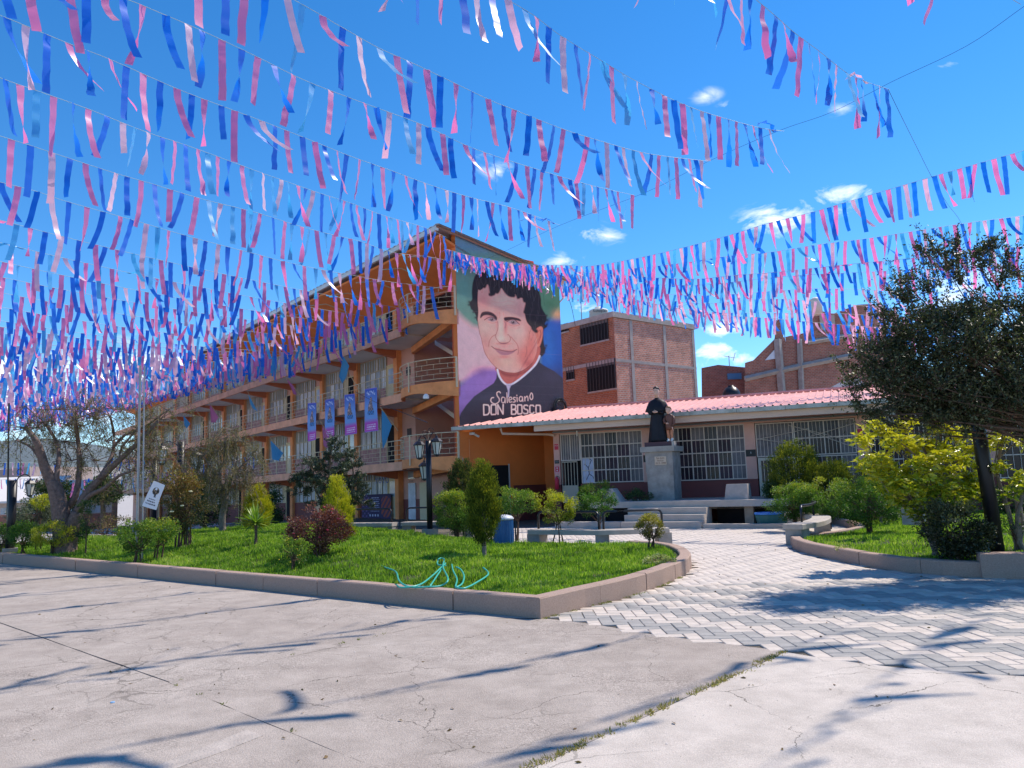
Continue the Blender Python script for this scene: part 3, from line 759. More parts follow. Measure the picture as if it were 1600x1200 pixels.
# soffit and roof
b = MB(); lo = [P(0.0, -.75, EAVE-.42), P(LEN, -.75, EAVE-.42), P(LEN, 1.85, 10.30), P(0, 1.85, 10.30)]
b.hexa([lo[0], lo[3], lo[2], lo[1]]+[Vector((x.x, x.y, x.z+.1)) for x in (lo[0], lo[3], lo[2], lo[1])]).build('roof_soffit', M_or, S)
b = MB(); lbox(b, -.0, LEN, 1.86, 2.0, 10.2, 10.34); b.build('wall_beam', M_beam, S)
b = MB(); lo = [P(.3, -.7, EAVE-.95), P(.55, -.7, EAVE-.95), P(.55, 1.9, 9.75), P(.3, 1.9, 9.75)]
b = MB()
n = 150; vs = []; fs = []
prof = [(-.95, EAVE+.02), (6.3, EAVE-1.28)]
for i in range(n*2+1):
    l = -.25+(LEN+.5)*i/(n*2); dz = .045 if i % 2 else -.0
    for (d, z) in prof: vs.append(P(l, d, z+dz)+Vector((0, 0, .013*min(0, 0))))
    for (d, z) in prof: vs.append(P(l, d, z+dz-.03))
for i in range(n*2):
    a = i*4; fs += [(a, a+1, a+5, a+4), (a+2, a+6, a+7, a+3), (a, a+4, a+6, a+2), (a+1, a+3, a+7, a+5)]
MB().add(vs, fs).build('roof', M_tin, S)
b = MB(); lbox(b, -.1, LEN, -.98, -.86, EAVE-.22, EAVE-.03); b.build('eave_gutter', mat('gutter_white', (.7, .68, .64), .5, .1, 2), S)
b = MB(); p0 = [P(-.04, -.96, EAVE-.30), P(-.04, 6.2, EAVE-1.60)]
b.tube([P(-.1, -.97, EAVE-.06), P(-.1, 6.25, EAVE-1.36)], .05, 4); b.build('verge_trim', mat('verge_brown', (.30, .17, .12), .6), S)
# steel outriggers and poles by the eave that carry the bunting
for l in (1.5, 3.6, 6.0, 8.5, 11, 13.5, 16):
    b = MB(); b.tube([P(l, 1.4, 10.6), P(l, -.4, EAVE-.75), P(l, -1.3, EAVE-.95)], .03, 5); b.build('steel_outrigger', M_rail, S)
# open-brick screen at the top landing
M_lat = mat('screen_brick', (.50, .20, .09), .85, .15, 6, .3, 40)
b = MB()
for r in range(15):
    z = F3+.1+r*.145
    for q in range(7):
        l = 1.0+q*.40+(.2 if r % 2 else 0); lbox(b, l, l+.27, 2.45, 2.6, z, z+.085)
b.build('open_brick_screen', M_lat, S)
# ground floor near end: two narrow doors, a poster, blue letters
for l0, mt in ((5.35, M_cream), (6.35, M_curt)):
    b = MB(); lbox(b, l0, l0+.62, 1.84, 1.89, .05, 1.75); d_ = b.build('door', mt, S)
    b = MB(); lbox(b, l0+.02, l0+.60, 1.83, 1.89, 1.95, 2.3); b.build('vent_window', M_pane, S)
    lettering('SS.HH', .13, mat('sign_black', (.02, .02, .02), .5), P(l0+.3, 1.82, 1.84), -E1, S, 'door_sign')
b = MB(); lbox(b, 3.72, 7.45, 1.86, 1.895, -.3, 1.0); b.build('dado', M_maroon, S)
# small wall signs by the stairs
for z in FL[:2]:
    b = MB(); lbox(b, 6.65, 7.0, 1.84, 1.872, z+1.35, z+1.75); b.build('wall_sign', mat('sign_dark', (.05, .04, .04), .5), S)
    b = MB(); b.lathe([(.02, 0), (.12, .02), (.12, .12), (.07, .2), (.02, .22)], tuple(P(.9, -.95, z-.62)), 10); b.build('floodlight', mat('lamp_white', (.8, .8, .78), .4), S)
    MB().tube([P(.35, 4.2, z+1.7), P(.35, 4.2, z+1.2)], .02).build('pipe', M_soff, S)

# ------------------------------------------------------------------ mural painted on the end wall (a vertex-coloured skin on the wall)
def catmull(pts, closed=True, k=4):
    pts = [np.array(p, float) for p in pts]; n = len(pts); o = []
    rng = range(n) if closed else range(n-1)
    for i in rng:
        p0, p1, p2, p3 = (pts[(i-1) % n], pts[i], pts[(i+1) % n], pts[(i+2) % n]) if closed else (pts[max(i-1, 0)], pts[i], pts[i+1], pts[min(i+2, n-1)])
        for t in range(k):
            t = t/k; o.append(.5*((2*p1)+(-p0+p2)*t+(2*p0-5*p1+4*p2-p3)*t*t+(-p0+3*p1-3*p2+p3)*t**3))
    if not closed: o.append(pts[-1])
    return np.array(o)
class Paint:
    def __init__(s, X, Y, bg_): s.X, s.Y = X, Y; s.c = np.ones((len(X), 3))*np.array(bg_)
    def _sel(s, P_, pad): return (s.X > P_[:, 0].min()-pad) & (s.X < P_[:, 0].max()+pad) & (s.Y > P_[:, 1].min()-pad) & (s.Y < P_[:, 1].max()+pad)
    def poly(s, pts, col, soft=6, al=1.0, smooth=True):
        P_ = catmull(pts) if smooth else np.array(pts, float); m_ = s._sel(P_, soft*2); x, y = s.X[m_], s.Y[m_]
        if not len(x): return
        d = segd(x, y, P_); ins = inside_np(x, y, P_); sd = np.where(ins, d, -d); a = np.clip(.5+sd/(2*soft), 0, 1)*al
        s.c[m_] = s.c[m_]*(1-a[:, None])+np.array(lin(col))*a[:, None]
    def line(s, pts, wd, col, soft=4, al=1.0, smooth=True, closed=False):
        P_ = catmull(pts, closed) if smooth and len(pts) > 2 else np.array(pts+([pts[0]] if closed else []), float); m_ = s._sel(P_, wd+soft*2); x, y = s.X[m_], s.Y[m_]
        if not len(x): return
        d = np.full(x.shape, 1e9)
        for i in range(1, len(P_)):
            x1, y1 = P_[i-1]; x2, y2 = P_[i]; dx, dy = x2-x1, y2-y1; t = np.clip(((x-x1)*dx+(y-y1)*dy)/(dx*dx+dy*dy+1e-9), 0, 1); d = np.minimum(d, np.hypot(x-x1-t*dx, y-y1-t*dy))
        a = np.clip(.5+(wd/2-d)/(2*soft), 0, 1)*al; s.c[m_] = s.c[m_]*(1-a[:, None])+np.array(lin(col))*a[:, None]
    def blob(s, x, y, rx, ry, col, al=.6, rot=0):
        c_, s_ = math.cos(rot), math.sin(rot); dx, dy = s.X-x, s.Y-y; u, v = dx*c_+dy*s_, -dx*s_+dy*c_
        a = np.exp(-((u/rx)**2+(v/ry)**2))*al; s.c = s.c*(1-a[:, None])+np.array(lin(col))*a[:, None]
def px_of(p):
    q = p-EYE; x, y, z = q.dot(rt), q.dot(up), q.dot(fw); return 800+FPX*x/z, 600-FPX*y/z
nd, nz_ = 280, 430
ds_ = np.linspace(0, 5.6, nd); verts = []; mxy = []
for d in ds_:
    zt = wtop(d)-.01; zb = .0
    for t in range(nz_):
        z = 3.80+.05*d+(zt-3.80-.05*d)*t/(nz_-1); p = P(0.0, d, z); verts.append(p); a = px_of(p); mxy.append(((a[0]-700)*8, (a[1]-400)*8))
mxy = np.array(mxy); pa = Paint(mxy[:, 0], mxy[:, 1], lin((100, 140, 130)))
def B(*pts): return [(x, y+1040) for x, y in pts]
# background fields
pa.poly([(-50,-700),(1800,-700),(1800,140),(1100,60),(600,-20),(200,-60),(-50,-60)], (92,128,160), 60, smooth=False)
pa.poly([(1050,380),(1500,380),(1500,760),(1200,800),(1100,700)], (92,142,112), 50, smooth=False)
pa.poly([(60,640),(200,790),(300,870),(480,930),(700,1100),(700,1500),(-50,1600),(-50,600)], (226,172,186), 45, smooth=False)
pa.poly([(100,1640),(180,1570),(300,1470),(440,1410),(700,1400),(700,2300),(-50,2300),(-50,1650)], (138,108,186), 45, smooth=False)
pa.blob(420, 1440, 120, 60, (120,80,150), .5)
pa.poly([(1180,840),(1240,800),(1340,780),(1500,770),(1500,2300),(1150,2300),(1150,900)], (28,84,176), 40, smooth=False)
pa.blob(1370, 730, 70, 65, (214,160,120), .85); pa.blob(1250, 1150, 90, 260, (40,120,205), .5); pa.blob(1400, 1500, 90, 200, (24,60,130), .6)
pa.blob(200, 350, 120, 300, (86,150,150), .5); pa.blob(1280, 600, 90, 70, (70,120,80), .5)
# hair behind
HAIR = (38,32,38)
pa.poly([(350,230),(420,190),(560,200),(700,260),(850,300),(1000,340),(1120,420),(1160,520),(1170,640),(1225,740),(1232,800),(1210,850),(1240,880),(1195,920),(1190,980),(1200,1100),(1218,1170),(1190,1240),(1140,1260),(1110,1180),(1100,1100),(1050,900),(600,780),(380,820),(350,750),(325,700),(285,650),(268,585),(300,540),(298,450),(310,330)], HAIR, 7)
for x_, y_ in ((265,575),(262,610),(300,655),(318,700),(345,770),(1232,745),(1240,800),(1235,860),(1215,1150),(1200,1210),(1225,1120)): pa.blob(x_, y_, 16, 16, HAIR, .8)
# ear and neck
pa.poly([(1080,960),(1130,890),(1180,890),(1185,980),(1165,1080),(1130,1150),(1090,1140)], (222,128,112), 6)
pa.line([(1110,960),(1150,930),(1160,1000),(1130,1080),(1105,1110)], 12, (150,70,66), 6, .6)
pa.poly([(600,1380),(640,1480),(690,1570),(760,1605),(850,1560),(1000,1450),(1120,1330),(1150,1220),(1130,1130),(900,1200)], (176,98,92), 6)
pa.poly([(620,1400),(720,1460),(860,1470),(980,1420),(1060,1330),(1000,1440),(850,1500),(760,1510),(660,1470)], (126,58,62), 16, .8)
# face
face = [(378,430),(372,560),(380,700),(372,800),(382,880),(395,960),(412,1010),(430,1100),(452,1190),(480,1250),(530,1320),(600,1395),(690,1440),(770,1455),(860,1455),(960,1410),(1040,1340),(1095,1240),(1115,1140),(1110,1060),(1090,960),(1050,900),(985,825),(958,700),(972,600),(940,530),(885,520),(845,475),(820,500),(770,490),(715,455),(665,400),(640,450),(600,455),(560,482),(525,472),(515,385),(490,355),(455,375),(430,410),(400,430)]
pa.poly(face, (226,166,160), 5)
def sh(x, y, rx, ry, c, a, r=0):   # modelling tones, kept inside the face outline
    keep = inside_np(pa.X, pa.Y, catmull(face)); old = pa.c.copy(); pa.blob(x, y, rx, ry, c, a, r); pa.c[~keep] = old[~keep]
sh(450, 560, 110, 130, (206,128,130), .75); sh(700, 560, 160, 80, (238,188,172), .6); sh(900, 640, 60, 120, (208,140,140), .5); sh(620, 700, 60, 60, (214,140,138), .5)
sh(1040, 1080, 90, 260, (198,112,104), .8); sh(960, 1230, 120, 110, (190,104,98), .7); sh(1000, 1350, 110, 70, (168,84,84), .8); sh(470, 1100, 60, 160, (206,130,130), .6)
sh(560, 1300, 80, 90, (212,136,130), .6); sh(640, 1350, 70, 40, (226,150,140), .6); sh(740, 1330, 90, 60, (234,172,158), .8); sh(700, 1260, 70, 22, (184,116,120), .7); sh(860, 1370, 70, 40, (230,160,150), .6)
sh(900, 930, 90, 90, (236,180,172), .7); sh(470, 900, 60, 80, (232,176,168), .7); sh(520, 760, 110, 40, (176,112,122), .55); sh(810, 830, 110, 45, (180,116,128), .55); sh(985, 900, 40, 60, (216,142,140), .5)
sh(665, 900, 40, 130, (240,194,184), .75); sh(720, 880, 22, 110, (178,110,116), .75); sh(610, 860, 14, 70, (190,124,128), .6); sh(665, 1030, 50, 36, (244,200,190), .7); sh(740, 1040, 26, 26, (232,170,160), .8); sh(690, 1095, 80, 14, (130,70,80), .75); sh(700, 1130, 60, 26, (200,136,140), .6)
for y_ in (570, 625, 650): pa.line([(560,y_),(660,y_+14),(760,y_-8),(840,y_+8)], 6, (190,126,126), 7, .4)
pa.line([(640,700),(650,745),(640,770)], 5, (160,94,98), 5, .6); pa.line([(690,700),(695,740)], 5, (160,94,98), 5, .5)
# fringe locks over the forehead
for l_ in ([(440,250),(470,330),(455,380)], [(520,260),(530,370),(550,470),(530,480)], [(580,250),(600,380),(570,470)], [(640,270),(650,350),(615,450)], [(680,280),(700,400),(760,480),(820,495)], [(760,300),(800,400),(860,470),(880,515)], [(880,330),(930,450),(960,560)], [(960,360),(1010,480),(985,620),(965,700)], [(1060,420),(1060,600),(1000,760)], [(1110,480),(1110,700),(1060,880),(1100,940)]):
    pa.line(l_, 46, HAIR, 10); 
for i in range(46):
    x0 = 330+i*19; y0 = 250+(i*37) % 60+max(0, (x0-600)*.22); ln = 90+(i*53) % 120
    pa.line([(x0, y0), (x0+12*math.sin(i), y0+ln*.5), (x0+26*math.sin(i*1.7), y0+ln)], 4, (92,86,96) if i % 3 else (16,14,18), 4, .45)
for i in range(26):
    x0 = 1010+(i*41) % 180; y0 = 560+i*17; pa.line([(x0, y0), (x0+8, y0+50), (x0-4+14*math.sin(i), y0+110)], 4, (84,78,88) if i % 2 else (18,15,20), 4, .45)
# brows, eyes
pa.poly([(403,752),(425,705),(490,692),(560,712),(612,765),(603,800),(560,757),(490,738),(440,748),(408,778)], (58,34,44), 6)
pa.poly([(700,772),(760,760),(830,766),(895,785),(912,815),(860,806),(790,796),(716,812)], (50,28,38), 6)
pa.poly([(492,795),(520,776),(560,768),(595,790),(598,808),(560,820),(520,810)], (168,142,152), 5); pa.poly([(752,825),(785,805),(830,802),(868,828),(880,846),(825,858),(785,846)], (168,142,152), 5)
for x_, y_ in ((546,793), (812,828)): pa.blob(x_, y_, 22, 20, (66,44,52), 1); pa.blob(x_, y_, 11, 11, (12,8,12), 1); pa.blob(x_-5, y_-6, 4, 4, (240,235,240), .9)
pa.line([(455,800),(500,772),(550,762),(605,800)], 9, (70,38,48), 4, .9); pa.line([(735,822),(780,798),(830,796),(892,852)], 9, (70,38,48), 4, .9)
pa.line([(500,826),(560,838),(610,826)], 6, (150,94,102), 6, .6); pa.line([(770,862),(830,876),(900,862)], 6, (150,94,102), 6, .6); pa.line([(780,890),(850,906),(900,890)], 5, (180,120,124), 6, .5)
# nose, folds, mouth
pa.line([(622,820),(626,890),(608,960),(594,1000),(610,1045),(640,1078),(690,1095),(745,1082),(775,1060),(778,1020),(756,985),(745,985)], 7, (112,58,68), 4, .8)
pa.line([(700,815),(722,850),(712,900)], 10, (140,82,92), 7, .6)
pa.line([(592,985),(545,1015),(515,1075),(508,1130)], 8, (138,78,84), 5, .75); pa.line([(785,1010),(820,1050),(868,1110),(880,1190),(872,1230)], 8, (138,78,84), 5, .75)
pa.poly([(590,1170),(640,1180),(720,1194),(800,1192),(845,1185),(790,1225),(720,1240),(650,1228)], (150,106,128), 7, .85); pa.poly([(560,1145),(620,1150),(690,1170),(750,1172),(850,1170),(760,1192),(660,1182)], (186,122,130), 6, .8)
pa.line([(545,1128),(590,1162),(660,1178),(720,1190),(800,1194),(862,1168)], 8, (74,34,48), 4, .95)
pa.line([(980,1130),(985,1190),(968,1260)], 6, (140,70,76), 5, .6)
pa.line([(372,810),(385,900),(396,970),(415,1020),(434,1110),(456,1195),(490,1262),(540,1330),(610,1400),(700,1446),(780,1462),(865,1460),(965,1415),(1045,1345)], 6, (92,44,54), 4, .8)
# cassock and collar
pa.poly([(602,1400),(612,1440),(604,1530),(570,1590),(450,1670),(330,1752),(230,1862),(160,1965),(112,2095),(100,2400),(1700,2400),(1560,1620),(1440,1530),(1330,1440),(1200,1370),(1145,1330),(1146,1285),(1100,1350),(1000,1450),(850,1570),(762,1612),(690,1572),(632,1480)], (47,48,68), 5, smooth=False)
pa.blob(700, 2050, 700, 170, (32,24,38), .9); pa.blob(1300, 1500, 150, 100, (58,58,84), .6); pa.blob(500, 1760, 200, 60, (66,70,96), .4)
pa.line([(618,1420),(640,1500),(690,1575),(755,1612),(850,1572),(1000,1452),(1100,1348),(1146,1250)], 22, (214,216,238), 5)
pa.poly([(722,1600),(800,1596),(770,1660),(762,1760),(748,1770),(748,1680)], (176,178,210), 6, smooth=False)
for y_ in (1605, 1700, 1790): pa.line([(160,y_-6),(800,y_+14),(1450,y_+40)], 3, (80,80,104), 3, .35, smooth=False)
for y_ in (-60, 700, 1180): pa.line([(80,y_-20),(800,y_+20),(1450,y_+60)], 3, (150,120,140), 3, .25, smooth=False)
TX = (246,204,204)
def st(pts, wd=15, sm=False, closed=False): pa.line([(x, y+1040) for x, y in pts], wd, TX, 4, 1, sm, closed)
st([(445,818),(500,822),(516,845),(516,915),(496,942),(448,948),(445,818)])
st([(545,820),(596,820),(600,835),(602,930),(592,940),(545,942),(538,925),(540,835),(545,820)])
st([(625,938),(622,818),(688,935),(690,815)])
st([(795,938),(793,818),(835,820),(848,835),(845,865),(830,876),(797,878),(840,882),(852,900),(850,925),(838,938),(795,938)])
st([(872,822),(918,822),(924,838),(926,920),(916,932),(876,934),(870,918),(870,838),(872,822)])
st([(996,832),(985,824),(955,826),(948,840),(950,864),(962,874),(985,880),(998,892),(998,918),(988,930),(955,932),(946,922)])
st([(1072,838),(1062,826),(1030,826),(1022,840),(1024,916),(1034,928),(1064,928),(1074,914)])
st([(1104,826),(1146,826),(1154,840),(1156,910),(1148,924),(1108,926),(1100,912),(1100,840),(1104,826)])
st([(655,672),(640,655),(612,668),(615,705),(640,745),(636,780),(600,806),(560,800),(535,770),(545,735),(570,730)], 11, True)
st([(705,730),(680,725),(668,755),(676,790),(700,792),(712,765),(712,735),(716,795)], 10, True)
st([(735,670),(738,730),(742,792)], 10, True); st([(762,762),(795,750),(792,728),(772,726),(760,755),(770,786),(798,782)], 10, True)
st([(842,730),(822,728),(816,745),(838,762),(838,782),(815,786)], 10, True); st([(862,728),(866,780)], 10); st([(860,700),(861,706)], 10)
st([(925,722),(905,716),(890,742),(896,770),(916,774),(930,750),(930,722),(936,778)], 10, True)
st([(962,772),(958,718),(962,740),(985,712),(998,730),(1000,768)], 10, True); st([(1022,710),(1040,672),(1056,690),(1060,730),(1045,755),(1028,740),(1022,710)], 10, True)
k = np.arange((nd-1)*nz_).reshape(nd-1, nz_)[:, :-1].ravel()
M_mur = mat('mural_paint', (.5, .5, .5), .75, .16, 3.5, .35, 26, attr='Col')
pa.c = np.clip(pa.c*np.array([1.56, 1.38, 1.14])+.004, 0, .92)
me = npmesh('mural', [tuple(v) for v in verts], np.stack([k, k+nz_, k+nz_+1, k+1], 1), M_mur, col=pa.c)
o = wrap(me, 'mural', S); o['label'] = 'tall painted portrait of a smiling dark haired man in a white collar, lettered SALESIANO DON BOSCO'
del verts, mxy, pa
o['label'] = 'tall painted portrait of a dark haired man in black with white collar and lettering'

# coil of black cable and wires by the mural's edge
cb = MB()
for i in range(9):
    rr = .42+.05*math.sin(i*2.1); ph = i*.7; c_ = P(-.06-.012*i, 5.28, 4.62)
    cb.tube([c_+N1*(rr*math.cos(a)*(.85+.08*math.sin(ph+a)))+Vector((0, 0, rr*1.05*math.sin(a)))+E1*(-.02*math.sin(3*a+ph)) for a in [q*2*math.pi/22+ph for q in range(23)]], .016, 5)
cb.tube([P(-.1, 5.1, 4.9), P(-.16, 5.4, 4.7), P(-.1, 5.2, 4.4), P(-.12, 4.9, 4.55)], .02, 5)
tag(cb.build('cable_coil', mat('cable_black', (.02, .02, .022), .45)), 'coil of black cable hung at the lower right corner of the mural', 'cable coil')
fl = empty('security_camera', P(-.05, .55, 3.45), 'small white camera fixed to the orange wall under the pink roof corner', 'camera')
MB().box(tuple(P(-.12, .5, 3.5)), (.1, .22, .1), .7).build('housing', mat('lamp_white', (.8,.8,.8)), fl); MB().bar(P(-.05, .62, 3.5), P(-.3, .7, 3.38), .045, 8).build('lens_tube', mat('lamp_white', (.8,.8,.8)), fl)
# lower, plain orange part of the end wall has a dark red dado and a doorway
b = MB(); p = [P(-.012, 1.2, -.2), P(-.012, 5.6, -.2), P(.0, 5.6, -.2), P(.0, 1.2, -.2)]
def dlt(nm, d0, d1, z0, z1, mt, off=.012, par=S):
    b = MB(); p = [P(0, d0, z0)-E1*off, P(0, d1, z0)-E1*off, P(0, d1, z0), P(0, d0, z0)]; q = [x+Vector((0, 0, z1-z0)) for x in p]
    return b.hexa(p+q).build(nm, mt, par)
dlt('dado', 2.6, 5.5, -.2, 1.42, M_maroon, .02)
dlt('doorway', 1.2, 2.35, -.2, 2.25, M_dark, .025); dlt('door_frame', 1.15, 1.2, -.2, 2.3, M_tin, .05); dlt('door_frame', 2.35, 2.4, -.2, 2.3, M_tin, .05)
MB().tube([P(-.03, .42, 3.3), P(-.03, .42, 1.2)], .02, 5).build('pipe', M_orf, S)
# ================================================================== SINGLE STOREY CLASSROOM
QO = Vector((-1.45, 31.3, 0)); D1 = Vector((.918, -.396, 0)).normalized(); D2 = Vector((.396, .918, 0)).normalized()
def Q(t, d, z): p = QO+D1*t+D2*d; p.z = z; return p
def tu(u, d=0):       # distance along the facade whose image column is u
    a = (u-800)/FPX; o = QO+D2*d; return (a*o.y-o.x)/(D1.x-a*D1.y)
K = empty('classroom_building', Q(3.27, 0, 0), 'low pink classroom building under a pink corrugated roof behind the statue', 'building')
def qbox(b, t0, t1, d0, d1, z0, z1):
    p = [Q(t0, d0, z0), Q(t1, d0, z0), Q(t1, d1, z0), Q(t0, d1, z0)]; b.hexa(p+[x+Vector((0, 0, z1-z0)) for x in p]); return b
T0 = 3.27; TE = 24
M_k = mat('salmon_wall', (.74, .41, .33), .8, .14, 1.2, .1, 20)
M_kf = mat('fascia_pinkish', (.74, .52, .40), .8, .06, 1)
M_rf = mat('pink_roof_sheet', (.73, .35, .295), .55, .2, 1.4, .05, 10, spec=.4)
M_gut = mat('patched_gutter', (.36, .38, .30), .6, .3, 2.2, .2, 20, col2=(.66, .63, .56))
M_rdark = mat('curtain_dark', (.02, .012, .014), .5, .5, 1.3, spec=.3, col2=(.09, .045, .07))
M_glass = mat('dark_glass', (.012, .008, .010), .25, .4, 1.1, col2=(.05, .03, .045), spec=.35)
b = MB(); qbox(b, T0, TE, .02, 5.5, .0, 3.30); 
# back and inner body, set behind the glass line
b = MB(); p = [Q(T0+.02, .42, 0), Q(TE, .42, 0), Q(TE, 5.5, 0), Q(T0+.02, 5.5, 0)]; b.hexa(p+[V3(p[0], 4.02), V3(p[1], 4.02), V3(p[2], 4.05), V3(p[3], 4.05)]).build('room_body', M_dark, K)  # body top lifted towards the roof to close a sunlight gap
b = MB(); p = [Q(T0+.02, 2.6, 4.0), Q(TE, 2.6, 4.0), Q(TE, 4.6, 4.0), Q(T0+.02, 4.6, 4.0)]; b.hexa(p+[V3(x, 4.36) for x in p]).build('roof_sun_block', M_dark, K)  # solid fill added under the roof to keep stray sun out
b = MB(); qbox(b, 1.80, 3.285, 2.4, 2.55, -.2, 4.30); b.build('sun_block_wall', M_or, K); b = MB(); qbox(b, 2.4, 3.285, 3.45, 3.55, -.2, 4.5); b.build('sun_block_wall', M_or, K)  # walls added to stop sun leaking onto the orange end wall
b = MB(); qbox(b, T0, TE, .0, .4, 3.34, 3.72); b.build('lintel', M_k, K)
b = MB(); qbox(b, T0, TE, -.07, .04, 3.20, 3.28)
cols = [(862, 871), (1000, 1014), (1160, 1176), (1334, 1352), (1530, 1548)]
pil = []
for a, c in cols:
    t0, t1 = tu(a), tu(c); pil.append((t0, t1)); b = MB(); qbox(b, t0, t1, -.04, .4, 0, 3.34); b.build('pillar', M_k, K)
    b = MB(); qbox(b, t0-.005, t1+.005, -.046, .39, 0, 1.40); b.build('pillar_dado', M_maroon, K)
def kwin(t0, t1, z0, z1, cols_, rows, mats, nb=2, name='window'):
    fr = MB()
    for c in range(cols_+1): t = t0+(t1-t0)*c/cols_; qbox(fr, t-.018, t+.018, .0, .04, z0, z1)
    for r in range(rows+1): z = z0+(z1-z0)*r/rows; qbox(fr, t0-.018, t1+.018, .006, .034, z-.018, z+.018)
    w_ = fr.build(name, M_bar2, K)
    g = MB()
    for c in range(cols_):
        for k in range(1, nb+1): t = t0+(t1-t0)*(c+k/(nb+1))/cols_; qbox(g, t-.007, t+.007, -.012, .0, z0, z1)
    g.build('grille', M_bar2, w_)
    for c in range(cols_):
        for r in range(rows):
            ta, tb = t0+(t1-t0)*c/cols_+.018, t0+(t1-t0)*(c+1)/cols_-.018; za, zb = z0+(z1-z0)*r/rows+.018, z0+(z1-z0)*(r+1)/rows-.018
            k = .02*RND.uniform(-1, 1)
            MB().add([Q(ta, .05, za), Q(tb, .05+k, za), Q(tb, .05+k, zb), Q(ta, .05, zb)], [(0, 1, 2, 3)]).build('pane', mats(c, r), w_)
    return w_
M_bar2 = mat('window_bar_pinkish', (.72, .60, .52), .5)
M_cgrey = mat('curtain_grey', (.19, .165, .17), .6, .35, 3, .3, 9, spec=.5)
M_sheet = mat('white_drawing', (.55, .58, .72), .7, .25, 2.5)
zs, zt = 1.44, 3.32
def mk(c, r, n):
    if c == n-1: return M_cgrey
    if r == 3: return M_cgrey if c % 2 else M_glass
    return [M_glass, M_rdark][(c+r) % 2]
td = tu(902)
kwin(pil[0][1]+.05, td, 2.32, zt, 2, 1, lambda c, r: M_cgrey, 3)
kwin(td+.05, pil[1][0]-.02, zs, zt, 5, 4, lambda c, r: M_sheet if c == 0 and r < 2 else mk(c, r, 5))
b = MB(); qbox(b, td, pil[1][0], -.02, .30, 0, zs-.03); b.build('dado', M_maroon, K)
# drawing taped behind the first panes
b = MB()
for pts in ([(.25, .1), (.5, .35), (.45, .6), (.7, .9)], [(.5, .35), (.75, .25), (.85, .1)], [(.2, .75), (.45, .6)], [(.7, .9), (.55, .95)]):
    b.tube([Q(td+.05+.55*x, .044, zs+.95*y) for x, y in pts], .014, 4)
b.build('drawing_lines', mat('ink_blue', (.05, .06, .12)), K)
# open gate of the first room
b = MB(); qbox(b, pil[0][1]+.04, td-.02, .02, .30, .0, .05); b.build('threshold', M_kf, K)
g = MB(); t0 = pil[0][1]+.06; t1 = t0+.62
for i in range(6): t = t0+(t1-t0)*i/5; qbox(g, t-.012, t+.012, -.01, .014, .7, 2.26)
qbox(g, t0, t1, -.006, .010, .7, 1.36); qbox(g, t0, t1, -.012, .016, 2.24, 2.28); g.build('barred_gate', mat('gate_cream', (.50, .42, .32), .5), K)
# second bay behind the statue
kwin(pil[1][1]+.08, pil[2][0]-.02, zs-.02, zt, 7, 4, lambda c, r: mk(c, r, 7))
b = MB(); qbox(b, pil[1][1], pil[2][0], -.02, .30, 0, zs-.05); b.build('dado', M_maroon, K)
# third bay: door with panes, wide curtained transom, crossed stays
ta, tb = pil[2][1], pil[3][0]
kwin(ta+.04, ta+1.25, 2.16, zt-.02, 1, 1, lambda c, r: M_cgrey, 9)
kwin(ta+1.3, tb-.04, 2.16, zt-.02, 4, 2, lambda c, r: M_glass if c < 3 else M_cgrey, 3)
kwin(ta+1.35, tb-.04, .95, 2.10, 4, 2, lambda c, r: M_glass if c < 3 else M_cgrey, 2)
b = MB(); qbox(b, ta+.04, ta+1.28, .0, .05, .6, 2.12); dr = b.build('double_door', mat('door_beige', (.62, .54, .44), .6, .05, 2), K)
for a in (.14, .74): b = MB(); qbox(b, ta+a, ta+a+.44, -.006, .0, 1.25, 2.02); b.build('door_pane', M_glass, dr)
for a in (.22, .34, .46, .82, .94, 1.06): b = MB(); qbox(b, ta+a, ta+a+.014, -.016, -.007, 1.25, 2.02); b.build('door_bar', M_bar2, dr)
b = MB(); qbox(b, ta+1.3, tb, -.01, .30, 0, .93); b.build('dado', M_maroon, K)
b = MB()
for (x0, z0, x1, z1) in ((0, 2.75, .55, 3.05), (0, 2.8, .55, 2.45), (.35, 2.6, 1, 3.15), (.35, 3.2, 1, 2.5), (.55, 2.95, 1, 2.3)):
    b.bar(Q(ta+(tb-ta)*x0, -.03, z0), Q(ta+(tb-ta)*x1, -.03, z1), .010, 4)
b.build('window_stay', M_bar2, K)
ta, tb = pil[3][1], pil[4][0]
kwin(ta+.05, tb-.04, 1.2, zt-.02, 6, 3, lambda c, r: M_glass if (c+r) % 3 else M_cgrey, 3); b = MB(); qbox(b, ta, tb, -.01, .30, 0, 1.17); b.build('dado', M_maroon, K)
ta = pil[4][1]; kwin(ta+.05, ta+4, 1.2, zt-.02, 5, 3, lambda c, r: M_glass, 3); b = MB(); qbox(b, ta, TE, -.01, .30, 0, 1.17); b.build('dado', M_maroon, K)
# roof: corrugated sheets, clipped where they meet the tall end wall
def dend(t, off=0.0):
    """where the roof line at t meets the painted wall"""
    best = 3.55
    # C0 + N1*s - E1*.02 = QO + D1 t + D2 d
    A = np.array([[D2.x, -N1.x], [D2.y, -N1.y]]); rhs = np.array([C0.x-E1.x*.03-QO.x-D1.x*t, C0.y-E1.y*.03-QO.y-D1.y*t])
    try: d, s = np.linalg.solve(A, rhs)
    except Exception: return best
    return max(-1.38, min(best, d)) if 0 < s < 5.7 else best
def zr(d): return 3.80+(d+1.4)*.170
b = MB(); vs = []; fs = []; step = .105; t = -.35; i = 0; prof = [0, .0, .042, .042]
ts = []
while t < TE: ts.append((t, prof[i % 4])); t += [.17, .025, .035, .025][i % 4]; i += 1
for (t, h) in ts:
    de = 3.55 if t > 2.6 else dend(t)
    for k in range(5): d = -1.52+(de+1.52)*k/4; vs.append(Q(t, d, zr(d)+h))
